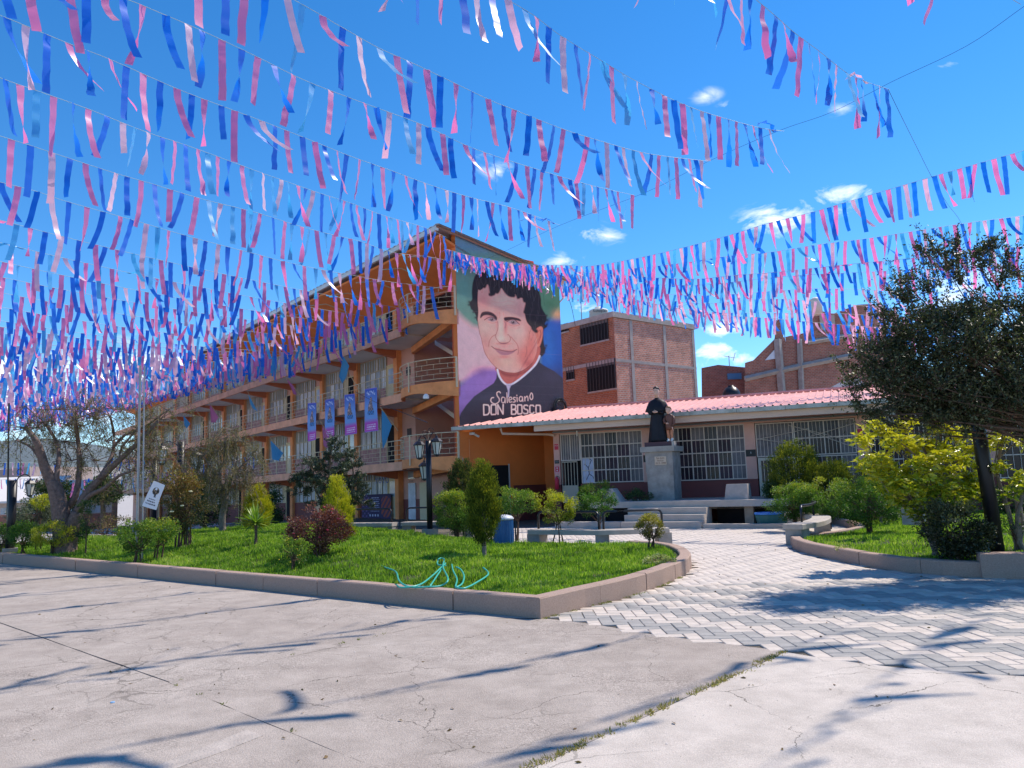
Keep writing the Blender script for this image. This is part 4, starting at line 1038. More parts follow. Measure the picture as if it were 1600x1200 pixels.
for i in range(len(ts)-1):
    for k in range(4): a = i*5+k; fs.append((a, a+5, a+6, a+1))
b.add(vs, fs).build('roof_sheeting', M_rf, K)
b = MB(); vs = []
for t in (3.0, TE): vs += [Q(t, 3.55, zr(3.55)+.03), Q(t, 8.5, 3.6), Q(t, 8.5, 3.5), Q(t, 3.55, zr(3.55)-.03)]
b.add(vs, [(0, 4, 5, 1), (1, 5, 6, 2), (0, 1, 2, 3), (4, 7, 6, 5)]).build('rear_roof', M_rf, K)
b = MB(); b.tube([Q(2.55, 3.55, zr(3.55)+.05), Q(TE, 3.55, zr(3.55)+.05)], .07, 6); b.build('ridge_cap', M_rf, K)
b = MB()
for i in range(int(24.5/1.55)):
    t0 = -.42+i*1.55; b = MB(); qbox(b, t0, t0+1.54, -1.53, -1.42, 3.64+RND.uniform(-.006, .006), 3.78); b.build('gutter_length', M_gut, K)
b = MB(); qbox(b, 3.0, TE, -1.36, -1.28, 3.42, 3.66); b.build('fascia_board', M_kf, K)
b = MB(); p = [Q(3.0, -1.28, 3.44), Q(TE, -1.28, 3.44), Q(TE, 0, 3.70), Q(3.0, 0, 3.70)]; b.hexa(p+[x+Vector((0, 0, .03)) for x in p]).build('eave_soffit', M_kf, K)
MB().tube([Q(T0, -.10, 3.42), Q(TE, -.10, 3.42)], .035, 6).build('conduit', mat('conduit_grey', (.25, .27, .27), .5), K)
b = MB(); b.tube([Q(1.6, -1.3, 3.62), Q(1.62, -1.2, 3.42), Q(3.1, -.1, 3.36), Q(3.35, -.1, 3.30)], .05, 7); b.build('downpipe', M_kf, K)
b = MB(); b.tube([Q(4.3, -.2, 3.44), Q(4.3, -.2, 3.22)], .03); b.build('drain_stub', mat('lamp_white', (.8,.8,.8)), K)
# small plates on the pillars
M_wh = mat('sign_white', (.75, .73, .70), .5); M_rd = mat('sign_red', (.62, .03, .07), .5); M_gn = mat('sign_green', (.02, .26, .22), .5); M_bk = mat('sign_black', (.02, .02, .02), .5)
def plate(t, z, w_, h, mt, off=.05): b = MB(); qbox(b, t-w_/2, t+w_/2, -off-.004, -off, z-h/2, z+h/2); return b
def wallsign(name, t, z, w_, h, mt, label, cat='sign'):
    o = plate(t, z, w_, h, mt, .0475).build(name, mt); return tag(o, label, cat)
pt0, pt1, pt2, pt3 = [(a+c)/2 for a, c in pil[:4]]
s_ = wallsign('wall_sign', pt0, 2.86, .16, .22, M_rd, 'red notice at the top of the first pillar, beside the orange wall'); lettering('ZONA', .05, M_wh, Q(pt0, -.053, 2.90), D1, s_)
s_ = wallsign('wall_sign', pt0, 2.28, .18, .13, M_bk, 'small black plate halfway up the first pillar'); lettering('AULA', .05, M_wh, Q(pt0, -.053, 2.28), D1, s_)
s_ = wallsign('wall_sign', pt0, 1.98, .24, .32, mat('sign_pink', (.75, .35, .36), .5), 'pink and red extinguisher sign with two white discs on the first pillar')
plate(pt0, 2.0, .15, .20, M_rd, .052).build('red_field', M_rd, s_)
for z in (2.04, 1.95): b = MB(); b.lathe([(.028, 0), (.028, .003)], (0, 0, 0), 12); me = b.mesh('disc', M_wh); me.transform(Matrix.Translation(Q(pt0, -.057, z)) @ Matrix.Rotation(math.atan2(D1.y, D1.x), 4, 'Z') @ Matrix.Rotation(R_(90), 4, 'X')); wrap(me, 'disc', s_)
s_ = wallsign('wall_sign', pt1+.02, 2.26, .34, .26, M_bk, 'black room plate on the second pillar, above the green arrow'); lettering('SALA', .08, M_wh, Q(pt1+.02, -.053, 2.27), D1, s_)
s_ = wallsign('evacuation_sign', pt1+.02, 1.92, .18, .30, M_gn, 'green evacuation sign with white arrow on the pillar left of the pedestal')
b = MB(); a = Q(pt1+.02, -.053, 1.96); b.add([a+D1*x+Vector((0, 0, z))-D2*.002 for x, z in ((-.06, .015), (.0, .015), (.0, .05), (.06, 0), (.0, -.05), (.0, -.015), (-.06, -.015))], [(0, 6, 5, 1), (2, 1, 5, 4), (2, 4, 3)]); b.build('arrow', M_wh, s_)
lettering('SALIDA', .045, M_wh, Q(pt1+.02, -.053, 1.83), D1, s_)
s_ = wallsign('wall_sign', pt2, 2.30, .34, .24, M_bk, 'black room plate on the third pillar, right of the barred window'); lettering('5', .09, M_wh, Q(pt2, -.053, 2.31), D1, s_)
s_ = wallsign('wall_sign', pt3, 2.78, .28, .32, M_rd, 'red square notice on the fourth pillar, at the edge of the dark tree'); lettering('NO PASE', .06, M_wh, Q(pt3, -.053, 2.8), D1, s_)
fx = empty('fire_extinguisher', Q(pt0, -.15, 1.2), 'red fire extinguisher in a bracket low on the first pillar', 'extinguisher')
MB().lathe([(.03, .0), (.075, .02), (.08, .38), (.05, .46), (.02, .5)], tuple(Q(pt0, -.15, 1.22)), 12).build('cylinder', M_rd, fx, smooth=True); MB().tube([Q(pt0, -.15, 1.74), Q(pt0+.1, -.15, 1.7), Q(pt0+.1, -.15, 1.4)], .012, 5).build('hose', M_bk, fx)

# ================================================================== PLATFORM, STEPS, PEDESTAL, STATUE
G1 = Vector((.88, -.475, 0)).normalized(); G2 = Vector((.475, .88, 0)).normalized(); GO = Vector((5.53, 23.4, 0))
def G(a, d, z): p = GO+G1*a+G2*d; p.z = z; return p
def gbox(b, a0, a1, d0, d1, z0, z1):
    p = [G(a0, d0, z0), G(a1, d0, z0), G(a1, d1, z0), G(a0, d1, z0)]; b.hexa(p+[x+Vector((0, 0, z1-z0)) for x in p]); return b
M_st = mat('terrazzo_grey', (.50, .43, .37), .8, .12, 2.5, .35, 120)
M_ped = mat('pedestal_cement', (.29, .265, .235), .85, .22, 3, .3, 60, col2=(.42, .385, .35))
pf = empty('statue_platform', G(0, 1, 0), 'raised grey terrazzo platform with steps under the statue', 'platform')
b = MB(); gbox(b, -4.7, 2.35, 1.02, 1.9, .60, .80); gbox(b, -4.7, 2.35, 1.9, 6, .5, .795).build('platform_slab', M_st, pf)
for i in range(3): b = MB(); gbox(b, -2.55+.0*i, 0, .34*i, .34*i+.36+(.30 if i == 2 else 0), 0, .2*(i+1)); b.build('step', M_st, pf)
b = MB(); gbox(b, -4.7, -2.6, 1.25, 1.4, 0, .6); b.build('void_shade_sheet', M_dark, pf); b = MB(); gbox(b, .03, 2.3, 1.9, 2.0, 0, .6); b.build('void_shade_sheet', M_dark, pf)  # black sheets painted in for the shade of the void under the slab
b = MB(); gbox(b, 1.05, 1.32, 1.15, 1.4, 0, .6); b.build('support_post', mat('post_stone', (.35, .27, .20), .9, .2, 6), pf)
b = MB(); gbox(b, -3.8, -3.55, 1.1, 1.3, 0, .6); b.build('support_post', M_ped, pf)
b = MB(); gbox(b, .02, 2.9, .05, .30, 0, .13); b.build('plinth', M_st, pf); b = MB(); gbox(b, -4.9, -2.6, .1, .5, 0, .2); b.build('plinth', M_st, pf)
tub = empty('paddling_tub', G(2.0, .75, 0), 'blue rimmed oval tub standing under the platform edge', 'tub')
MB().lathe([(.50, .0), (.56, .30), (.58, .32), (.60, .30), (.52, 0)], tuple(G(1.95, .8, .06)), 20, 1.0, .7, .5).build('tub_wall', mat('tub_teal', (.03, .14, .14), .5), tub)
MB().lathe([(.545, .0), (.62, .0), (.62, .05), (.545, .05)], tuple(G(1.95, .8, .38)), 20, 1.0, .7, .5).build('rim', mat('tub_blue', (.05, .22, .62), .4), tub)
# stone blocks
def block(name, a, d, bot, topw, h, dp, slope, label):
    p = [G(a, d, .80), G(a+bot, d, .80), G(a+bot, d+dp, .80), G(a, d+dp, .80)]
    q = [G(a+slope[0], d+.03, .80+h), G(a+bot-slope[1], d+.03, .80+h), G(a+bot-slope[1], d+dp-.03, .80+h), G(a+slope[0], d+dp-.03, .80+h)]
    o = MB().hexa(p+q).build(name, mat('block_stone', (.47, .40, .36), .9, .15, 5, .4, 60)); return tag(o, label, 'stone block')
block('stone_block', .42, 1.35, .74, .6, .48, .5, (.08, .02), 'squat granite block on the platform, right of the pedestal')
block('stone_block', -3.75, 1.35, .74, .3, .44, .5, (.02, .30), 'slant sided granite block on the platform, left of the pedestal, behind the bushes')
# pedestal
PC = WY(1040, 779, 26.4); PC.z = .8
A0 = (PC-GO).dot(G1); D0 = (PC-GO).dot(G2)
ped = empty('pedestal', PC, 'grey cement pedestal carrying the statue, with a cream plaque', 'pedestal')
b = MB(); p = [(-.44, -.42), (.44, -.42), (.44, .42), (-.44, .42)]; q = [(-.49, -.47), (.47, -.47), (.47, .42), (-.49, .42)]
b.hexa([G(A0+x, D0+y, .80) for x, y in p]+[G(A0+x, D0+y, 2.42) for x, y in q]).build('shaft', M_ped, ped)
b = MB(); gbox(b, A0-.62, A0+.57, D0-.56, D0+.55, 2.42, 2.60); b.build('cap', mat('cap_cement', (.36, .33, .29), .85, .2, 3, .3, 50), ped)
b = MB(); gbox(b, A0-.15, A0+.25, D0-.49, D0-.462, 1.98, 2.26); pq = b.build('plaque', mat('plaque_cream', (.62, .48, .35), .6, .05, 6), ped)
for r, tx in enumerate(('San Juan', 'Bosco', '1815-1888')): lettering(tx, .085, mat('plaque_ink', (.16, .05, .03), .6), G(A0+.05, D0-.494, 2.205-.085*r), G1, pq)
sq = empty('stone_block', G(A0+.62, D0, 2.6), 'small pale block lying on the right edge of the pedestal cap', 'stone block')
b = MB(); gbox(b, A0+.475, A0+.565, D0-.5, D0-.25, 2.602, 2.74); b.build('block_body', M_st, sq)

stt = empty('statue', G(A0, D0, 2.6), 'painted statue of a man in a black cassock with a boy in brown beside him', 'statue')
b = MB(); gbox(b, A0-.50, A0+.47, D0-.42, D0+.40, 2.604, 2.75); b.build('statue_base', mat('base_maroon', (.09, .035, .045), .5), stt)
def loft(b, rings, n=20, rz=0.0, org=None):
    """rings: (z, cx, cy, rx, ry, fold, foldn)"""
    vs = []; X = (G1*math.cos(rz)+G2*math.sin(rz)); Y = (-G1*math.sin(rz)+G2*math.cos(rz))
    for (z, cx, cy, rx, ry, fo, fn) in rings:
        for k in range(n):
            a = 2*math.pi*k/n; r = 1+fo*math.cos(fn*a+z*2); vs.append(org+X*(cx+rx*r*math.cos(a))+Y*(cy+ry*r*math.sin(a))+Vector((0, 0, z)))
    fs = [(i*n+k, i*n+(k+1) % n, (i+1)*n+(k+1) % n, (i+1)*n+k) for i in range(len(rings)-1) for k in range(n)]
    fs += [tuple(range(n))[::-1], tuple(range((len(rings)-1)*n, len(rings)*n))]
    return b.add(vs, fs)
M_blk = mat('cassock_black', (.016, .014, .018), .5, .3, 3, .15, 12, spec=.25); M_skin = mat('painted_skin', (.80, .46, .33), .5, .06, 5); M_hair = mat('painted_hair', (.035, .022, .018), .5)
M_brn = mat('brown_suit', (.17, .065, .04), .5, .15, 5, .1, 20); M_bhair = mat('boy_hair', (.20, .09, .04), .5)
org = G(A0-.09, D0-.05, 2.75)
b = MB()   # cassock, flaring to the hem, one surface up to the neck
loft(b, [(0, 0, 0, .36, .27, .06, 9), (.10, 0, 0, .35, .26, .06, 9), (.45, 0, 0, .305, .22, .06, 9), (.85, 0, 0, .245, .18, .05, 9), (1.05, 0, 0, .215, .16, .03, 7), (1.25, 0, 0, .22, .15, .0, 1), (1.38, 0, 0, .20, .13, 0, 1), (1.46, 0, 0, .13, .10, 0, 1), (1.52, 0, -.01, .075, .075, 0, 1), (1.56, 0, -.015, .062, .066, 0, 1)], 36, org=org)
for sx in (-1, 1):   # sleeves folding to the clasped hands
    def AP(x, y, z): return org+G1*(x*sx)+G2*y+Vector((0, 0, z))
    b.tube([AP(.19, 0, 1.36), AP(.25, -.03, 1.20), AP(.27, -.08, 1.06), AP(.20, -.20, 1.00), AP(.11, -.25, 1.02)], [.075, .078, .074, .066, .055], 10)
man = b.build('man_figure', M_blk, stt, smooth=True)
b = MB(); loft(b, [(1.06, 0, .0, .42, .27, .05, 11), (1.08, 0, 0, .425, .272, .05, 11), (1.22, 0, 0, .375, .235, .03, 9), (1.36, 0, 0, .315, .180, .01, 9), (1.44, 0, 0, .24, .14, .0, 1), (1.485, 0, 0, .13, .10, 0, 1), (1.51, 0, 0, .078, .078, 0, 1), (1.50, 0, 0, .08, .08, 0, 1)], 36, org=org)
b.build('shoulder_cape', M_blk, man, smooth=True)
def head(par, o, s, hair, lean=.0, nm='head', yaw=0.0):
    X = G1*math.cos(yaw)+G2*math.sin(yaw); Y = -G1*math.sin(yaw)+G2*math.cos(yaw)
    H_ = lambda x, y, z: o+X*(x*s)+Y*(y*s-lean*z*s)+Vector((0, 0, z*s))
    b = MB(); n = 16; prof = [(0, .050, .055, 0), (.05, .055, .06, 0), (.065, .045, .07, -.03), (.085, .062, .085, -.02), (.13, .074, .095, -.005), (.17, .078, .098, 0), (.21, .076, .098, .002), (.25, .062, .085, .006), (.275, .035, .05, .01), (.283, .01, .01, .01)]
    vs = []
    for (z, rx, ry, cy) in prof:
        for k in range(n):
            a = 2*math.pi*k/n; yy = math.sin(a); bulge = 0
            if abs(a-1.5*math.pi) < .30: bulge = {.13: .012, .17: .002}.get(z, 0)
            vs.append(H_(rx*math.cos(a), cy+ry*yy-bulge*1.6, z))
    fs = [(i*n+k, i*n+(k+1) % n, (i+1)*n+(k+1) % n, (i+1)*n+k) for i in range(len(prof)-1) for k in range(n)]+[tuple(range(n))[::-1], tuple(range((len(prof)-1)*n, len(prof)*n))]
    b.add(vs, fs)
    b.add([H_(-.012, -.096, .175), H_(.012, -.096, .175), H_(.018, -.10, .13), H_(0, -.128, .136), H_(-.018, -.10, .13)], [(0, 1, 3), (1, 2, 3), (0, 3, 4), (3, 2, 4)])
    for sx in (-1, 1): b.lathe([(.004, -.03), (.018, -.01), (.02, .015), (.006, .03)], tuple(H_(.08*sx, .01, .15)), 6)
    hd = b.build(nm, M_skin, par, smooth=True)
    b = MB()
    for sx in (-1, 1): b.lathe([(.002, -.006), (.010, 0), (.002, .006)], tuple(H_(.030*sx, -.088, .165)), 6); b.bar(H_(.014*sx, -.098, .186), H_(.048*sx, -.088, .186), .004, 4)
    b.bar(H_(-.024, -.090, .098), H_(.024, -.090, .098), .004, 4); b.build('face_features', M_hair, hd)
    b = MB(); vs = []; pr = [(.14, .076, .085, .045), (.19, .082, .092, .035), (.225, .086, .102, .016), (.262, .072, .094, .008), (.296, .035, .05, .01), (.302, .008, .01, .01)]
    for (z, rx, ry, cy) in pr:
        for k in range(n):
            a = 2*math.pi*k/n; f = 1.0; zz = z
            if math.sin(a) < -.35 and z < .215: f = .80
            vs.append(H_(rx*math.cos(a)*f, cy+ry*math.sin(a)*f, zz))
    b.add(vs, [(i*n+k, i*n+(k+1) % n, (i+1)*n+(k+1) % n, (i+1)*n+k) for i in range(len(pr)-1) for k in range(n)]+[tuple(range((len(pr)-1)*n, len(pr)*n))])
    b.build('hair', hair, hd, smooth=True)
    return hd
head(man, org+G2*-.02+Vector((0, 0, 1.53)), 1.34, M_hair, .06)
def hand(b, c, xd, yd, s=1.0):
    """palm with four fingers curled and a thumb on its side"""
    Zu = Vector((0, 0, 1))
    b.tube([c-xd*.045*s, c, c+xd*.04*s], [.022*s, .03*s, .027*s], 8)
    for k in range(4):
        o_ = c+xd*.04*s+Zu*(.022-.015*k)*s; l_ = (.055, .062, .058, .045)[k]*s
        b.tube([o_, o_+xd*l_*.5+yd*.008*s, o_+xd*l_*.85-yd*.012*s-Zu*.006*s, o_+xd*l_-yd*.03*s-Zu*.01*s], [.0088*s, .0082*s, .0075*s, .006*s], 6)
    o_ = c+Zu*.02*s; b.tube([o_, o_+xd*.02*s+Zu*.03*s, o_+xd*.045*s+Zu*.036*s], [.011*s, .009*s, .007*s], 6)
b = MB(); hand(b, org-G2*.275+Vector((0, 0, 1.04))-G1*.045, G1, G2); hand(b, org-G2*.29+Vector((0, 0, 1.025))+G1*.05, -G1, G2); b.build('clasped_hands', M_skin, man, smooth=True)
# boy
bo = G(A0+.335, D0-.16, 2.75)
b = MB()
for sx in (-1, 1):
    b.tube([bo+G1*.062*sx+Vector((0, 0, .02)), bo+G1*.060*sx+Vector((0, 0, .12)), bo+G1*.062*sx+Vector((0, 0, .27)), bo+G1*.066*sx+Vector((0, 0, .45))], [.032, .040, .048, .060], 10)
boy = b.build('boy_figure', mat('boy_legs', (.60, .24, .12), .5), stt, smooth=True)
b = MB(); loft(b, [(.40, 0, 0, .145, .11, .03, 6), (.52, 0, 0, .14, .105, .02, 6), (.66, 0, 0, .125, .09, 0, 1), (.82, 0, 0, .145, .09, 0, 1), (.90, 0, 0, .125, .08, 0, 1), (.95, 0, 0, .05, .05, 0, 1)], 18, org=bo)
def BP(x, y, z): return bo+G1*x+G2*y+Vector((0, 0, z))
b.tube([BP(.13, 0, .86), BP(.165, -.02, .72), BP(.155, -.05, .58), BP(.13, -.09, .50)], [.05, .048, .04, .034], 9)
b.tube([BP(-.13, 0, .86), BP(-.17, -.05, .74), BP(-.12, -.13, .64), BP(-.07, -.14, .62)], [.05, .046, .038, .032], 9)
b.build('brown_suit', M_brn, boy, smooth=True)
b = MB(); hand(b, BP(.125, -.10, .455), Vector((0, -.2, -1)).normalized(), -G1, .8); hand(b, BP(-.05, -.14, .61), G1, G2, .8); b.build('hands', M_skin, boy, smooth=True)
b = MB()
for sx in (-1, 1): b.tube([BP(.062*sx, .03, .035), BP(.062*sx, -.03, .04), BP(.066*sx, -.11, .028)], [.034, .038, .030], 8); b.tube([BP(.062*sx, 0, .02), BP(.062*sx, 0, .12)], .040, 8)
b.build('white_socks', mat('painted_white', (.78, .76, .72), .5), boy, smooth=True)
head(boy, bo+Vector((0, 0, .92)), 1.0, M_bhair, .12, yaw=-.5)

# ================================================================== BENCHES
M_bench = mat('bench_terrazzo', (.46, .40, .34), .8, .15, 4, .35, 90)
M_pipe = mat('black_pipe', (.02, .022, .028), .35, .1, 5)
def arc_bench(pts, wd, h, label, legs, rails, th=.11, grp='curved terrazzo benches'):
    root = empty('bench', (pts[0][0], pts[0][1], 0), label, 'bench', grp)
    P_ = catmull(pts, False, 5); n = len(P_); vs = []; fs = []
    for i, p in enumerate(P_):
        d = P_[min(i+1, n-1)]-P_[max(i-1, 0)]; d = d/np.linalg.norm(d); nn = np.array([-d[1], d[0]])
        for (o_, z) in ((0, h-th), (0, h-.012), (.012, h), (wd-.012, h), (wd, h-.012), (wd, h-th)): q = p+nn*o_; vs.append((q[0], q[1], z))
    c = 6
    fs = [(i*c+t, i*c+(t+1) % c, (i+1)*c+(t+1) % c, (i+1)*c+t) for i in range(n-1) for t in range(c)]+[tuple(range(c)), tuple(range((n-1)*c, n*c))[::-1]]
    MB().add(vs, [f[::-1] for f in fs]).build('seat_slab', M_bench, root)
    def at(s, o_=0.0):
        i = s*(n-1); k = min(n-2, int(i)); p = P_[k]+(P_[k+1]-P_[k])*(i-k); d = P_[k+1]-P_[k]; d = d/np.linalg.norm(d); return Vector((p[0]-d[1]*o_, p[1]+d[0]*o_, 0)), math.atan2(d[1], d[0])
    for (s, lw) in legs:
        p, a = at(s, wd/2); MB().box((p.x, p.y, (h-th)/2-.05), (lw, wd*.82, h-th+.10), a).build('bench_leg', M_ped, root)
    for (s0, s1, hh) in rails:
        a0, a1 = at(s0, wd*.75)[0], at(s1, wd*.75)[0]; pt = [V3(a0, h-.01), V3(a0, h+hh-.08), V3(a0.lerp(a1, .03), h+hh-.02), V3(a0.lerp(a1, .07), h+hh)]
        for q in range(1, 6): p = at(s0+(s1-s0)*(.07+.86*q/6), wd*.75)[0]; pt.append(V3(p, h+hh))
        pt += [V3(a0.lerp(a1, .93), h+hh), V3(a0.lerp(a1, .97), h+hh-.02), V3(a1, h+hh-.08), V3(a1, h-.01)]
        MB().tube(pt, .028, 8).build('pipe_rail', M_pipe, root, smooth=True)
    return root
q0, q1, q2 = W(824, 829, .42), W(935, 830, .42), W(1046, 826, .42)
arc_bench([(q0.x, q0.y), (q1.x, q1.y), (q2.x, q2.y)], .42, .44, 'curved concrete bench with black pipe backrest behind the big lawn', [(.05, .36), (.52, .30), (.96, .3)], [(.04, .50, .40), (.53, .97, .40)])
arc_bench([(8.05, 22.2), (8.15, 20.9), (7.9, 19.6), (7.1, 18.0), (6.2, 16.95)][::-1], .45, .46, 'curved pale bench with pipe rail at the tip of the right lawn', [(.06, .42), (.50, .42), (.93, .42)], [(.16, .62, .36)])
q0, q1 = W(520, 818, .45), W(612, 817, .45)
arc_bench([(q0.x, q0.y), (q1.x, q1.y)], .42, .45, 'straight bench with black rail in front of the poster, left of the dark doorway', [(.1, .3), (.9, .3)], [(.05, .88, .42)])
q0, q1 = W(626, 816, .45), W(740, 814, .45)
arc_bench([(q0.x, q0.y), (q1.x, q1.y)], .42, .45, 'straight bench with black rail behind the three armed lamp post', [(.1, .3), (.9, .3)], [(.03, .7, .42)])

# ================================================================== BUILDINGS BEHIND
M_b1 = brickmat('brick_orange', (.50, .16, .07), (.36, .105, .05), (.44, .31, .23), .25, .11, .014, .8)
M_b2 = brickmat('brick_rough_lit', (.72, .28, .18), (.52, .19, .13), (.62, .47, .39), .27, .12, .02, 1.0, noise=.4)  # coarser side brick, with the paleness of sunlight mixed into its colour
M_b3 = brickmat('brick_brown', (.50, .18, .12), (.38, .13, .09), (.44, .32, .26), .25, .11, .015, .7)
M_cem = mat('cement_band', (.38, .33, .30), .9, .2, 3, .4, 20)
BE = Vector((-.63, .777, 0)).normalized(); BN = Vector((.777, .63, 0)).normalized()
BC = WY(970, 742, 45); BC.z = 0
def Bp(l, r, z): p = BC+BE*l+BN*r; p.z = z; return p
def bbox(b, l0, l1, r0, r1, z0, z1):
    p = [Bp(l0, r0, z0), Bp(l0, r1, z0), Bp(l1, r1, z0), Bp(l1, r0, z0)]; b.hexa(p+[x+Vector((0, 0, z1-z0)) for x in p]); return b
H1 = WY(970, 487, 45).z; RW = 7.6
br = empty('brick_house', Bp(0, 0, 0), 'unplastered brick house with two barred windows rising behind the pink roof', 'house')
b = MB(); bbox(b, 0, 9, 0, RW, 0, H1); b.build('brick_body', [M_b1], br)
b = MB(); bbox(b, .02, 9, -.012, .0, 0, H1-.3)
b = MB(); bbox(b, -.02, 9, -.0, RW-.0, 0, 1)
# rough side wall skin proud of the body, coloured paler as if sunlit, with cement columns and bands
bb = MB(); bbox(bb, -.04, -.003, .02, RW-.02, .1, H1-.35); bb.build('side_brickwork', M_b2, br)
for r0 in (1.35, 4.45, RW-.28): b = MB(); bbox(b, -.075, -.045, r0, r0+.25, .1, H1-.36); b.build('cement_column', M_cem, br)
zb = WY(977, 562, 45).z
b = MB(); bbox(b, -.072, -.042, .0, RW, zb-.08, zb+.08); bbox(b, 0, 9, -.06, -.003, zb-.1, zb+.12); b.build('floor_band', M_cem, br)
b = MB(); bbox(b, -.15, 9.1, -.15, RW+.05, H1-.33, H1); b.build('roof_slab', M_cem, br)
def bwin(r_or_l, l0, l1, z0, z1, par, bars=9):
    b = MB(); bbox(b, l0, l1, -.03, -.004, z0, z1); w_ = b.build('window', M_dark, par)
    b = MB(); bbox(b, l0, l1, -.045, -.031, z1-.35, z1-.0); b.build('blind', mat('blind_grey', (.12, .10, .10), .8), w_)
    b = MB()
    for q in range(bars+1): l = l0+(l1-l0)*q/bars; bbox(b, l-.015, l+.015, -.075, -.05, z0, z1)
    b.build('window_bars', mat('bar_dark', (.05, .045, .045), .5), w_)
    b = MB(); bbox(b, l0-.05, l1+.05, -.07, -.004, z0-.1, z0); b.build('sill', M_cem, w_)
def lu(u, r=0):    # position along the left face from image column
    a = (u-800)/FPX; o = BC+BN*r; return (a*o.y-o.x)/(BE.x-a*BE.y)
bwin(0, lu(956), lu(912), WY(934, 540, 47.5).z, WY(934, 506, 47.5).z, br); bwin(0, lu(964), lu(920), WY(942, 614, 47.5).z, WY(942, 570, 47.5).z, br)
bwin(0, lu(893), lu(878), WY(885, 526, 50).z, WY(885, 514, 50).z, br, 3); bwin(0, lu(899), lu(887), WY(893, 599, 50).z, WY(893, 580, 50).z, br, 3)
# water tank on its roof
tk = empty('water_tank', Bp(4.2, 1.5, H1), 'cream water tank on top of the nearest brick house', 'water tank')
tc_ = WY(935, 480, 49.5); tc_.z = H1
MB().lathe([(.62, 0), (.64, .05), (.62, .5), (.64, .55), (.62, 1.0), (.64, 1.05), (.60, 1.12), (.25, 1.25), (.22, 1.34), (.05, 1.36)], tuple(tc_), 22).build('tank_body', mat('tank_cream', (.68, .60, .52), .6, .05, 2), tk, smooth=True)
lettering('Rotoplas', .26, M_bk, tc_+Vector((-.0, -.68, .95)), Vector((1, 0, 0)), tk)
tk.location = tc_
for o in tk.children: o.matrix_parent_inverse = Matrix.Translation(-tc_)
an = MB(); p = WY(909, 500, 50); an.bar(p-Vector((0, 0, .6)), p+Vector((0, 0, 1.3)), .03, 5); an.bar(p+Vector((0, 0, 1.25)), p+Vector((.5, 0, 1.3)), .02, 5)
tag(an.build('antenna_mast', M_cem), 'thin metal mast beside the cream tank', 'antenna')
# far brick houses to the right
def far_house(name, pts, Yn, dep, mt, label, z0=-.5):
    """outline given as image points at distance Yn, carried back by dep"""
    P3 = [WY(u, v, Yn) for u, v in pts]; root = empty(name, (P3[0].x, Yn, 0), label, 'house')
    n = len(P3); bx = MB(); vs = [tuple(p) for p in P3]+[(p.x+dep*.35, p.y+dep, p.z) for p in P3]
    tri = tessellate_polygon([[Vector((p.x, p.z, 0)) for p in P3]]); fs = []; uv = []
    for t in tri:
        A, B_, Cc = [P3[i] for i in t]
        if (B_.x-A.x)*(Cc.z-A.z)-(Cc.x-A.x)*(B_.z-A.z) < 0: t = t[::-1]
        fs.append(tuple(t)); uv.append([(P3[i].x, P3[i].z) for i in t]); fs.append(tuple(i+n for i in t[::-1])); uv.append([(P3[i].x, P3[i].z) for i in t[::-1]])
    for i in range(n):
        j = (i+1) % n; fs.append((i, i+n, j+n, j)); ln = (P3[j]-P3[i]).length; uv.append([(0, P3[i].z), (dep, P3[i].z), (dep, P3[j].z), (0, P3[j].z)])
    bx.add(vs, fs, uv).build('brick_body', mt, root); return root
def fbar(root, u0, v0, u1, v1, Y, w_, mt=None, nm='cement_band'):
    a, c = WY(u0, v0, Y), WY(u1, v1, Y); MB().tube([a, c], w_, 4).build(nm, mt or M_cem, root)
h2 = far_house('brick_house', [(1098,760),(1096,575),(1122,570),(1165,574),(1170,760)], 58, 6, M_b3, 'small low brick house with a blue window, right of the barred brick house')
b = MB(); a, c = WY(1137, 593, 57.9), WY(1158, 583, 57.9); b.box(((a.x+c.x)/2, 57.9, (a.z+c.z)/2), (c.x-a.x, .12, c.z-a.z)); b.build('window', mat('blue_sheet', (.10, .28, .48), .4), h2)
h3 = far_house('brick_house', [(1162,760),(1164,567),(1177,563),(1210,530),(1213,500),(1222,498),(1224,527),(1262,519),(1345,506),(1400,500),(1430,760)], 54, 9, M_b3, 'large unfinished brick house with a stepped gable and cement frame')
fbar(h3, 1215, 530, 1224, 640, 53.85, .28, nm='cement_column'); fbar(h3, 1164, 592, 1250, 572, 53.85, .2); fbar(h3, 1250, 572, 1330, 556, 53.85, .2); fbar(h3, 1249, 530, 1254, 640, 53.85, .2, nm='cement_column'); fbar(h3, 1262, 535, 1330, 524, 53.85, .18)
b = MB(); a = [WY(1195, 563, 53.9), WY(1215, 560, 53.9), WY(1213, 543, 53.9)]; b.add([x for x in a]+[x+Vector((0, .1, 0)) for x in a], [(0, 1, 2), (3, 5, 4)]); b.build('gable_opening', mat('pale_opening', (.7, .72, .78), .6), h3)
h4 = far_house('brick_house', [(1262,760),(1268,489),(1284,486),(1302,490),(1340,476),(1362,475),(1392,485),(1420,500),(1440,760)], 66, 8, M_b3, 'tallest far brick house with a curved roof behind the ribbons')
b = MB(); a, c = WY(1284, 535, 65.8), WY(1303, 492, 65.8); b.box(((a.x+c.x)/2, 65.8, (a.z+c.z)/2), (c.x-a.x, .15, c.z-a.z)); b.build('plastered_panel', mat('plaster_tan', (.48, .42, .36), .9), h4)
tk2 = empty('water_tank', WY(1276, 490, 64), 'beige rooftop tank among the far houses', 'water tank'); MB().lathe([(.5, 0), (.5, 1.3), (.2, 1.5)], tuple(WY(1276, 492, 64)), 14).build('tank_body', mat('tank_cream', (.6, .5, .4)), tk2, smooth=True)
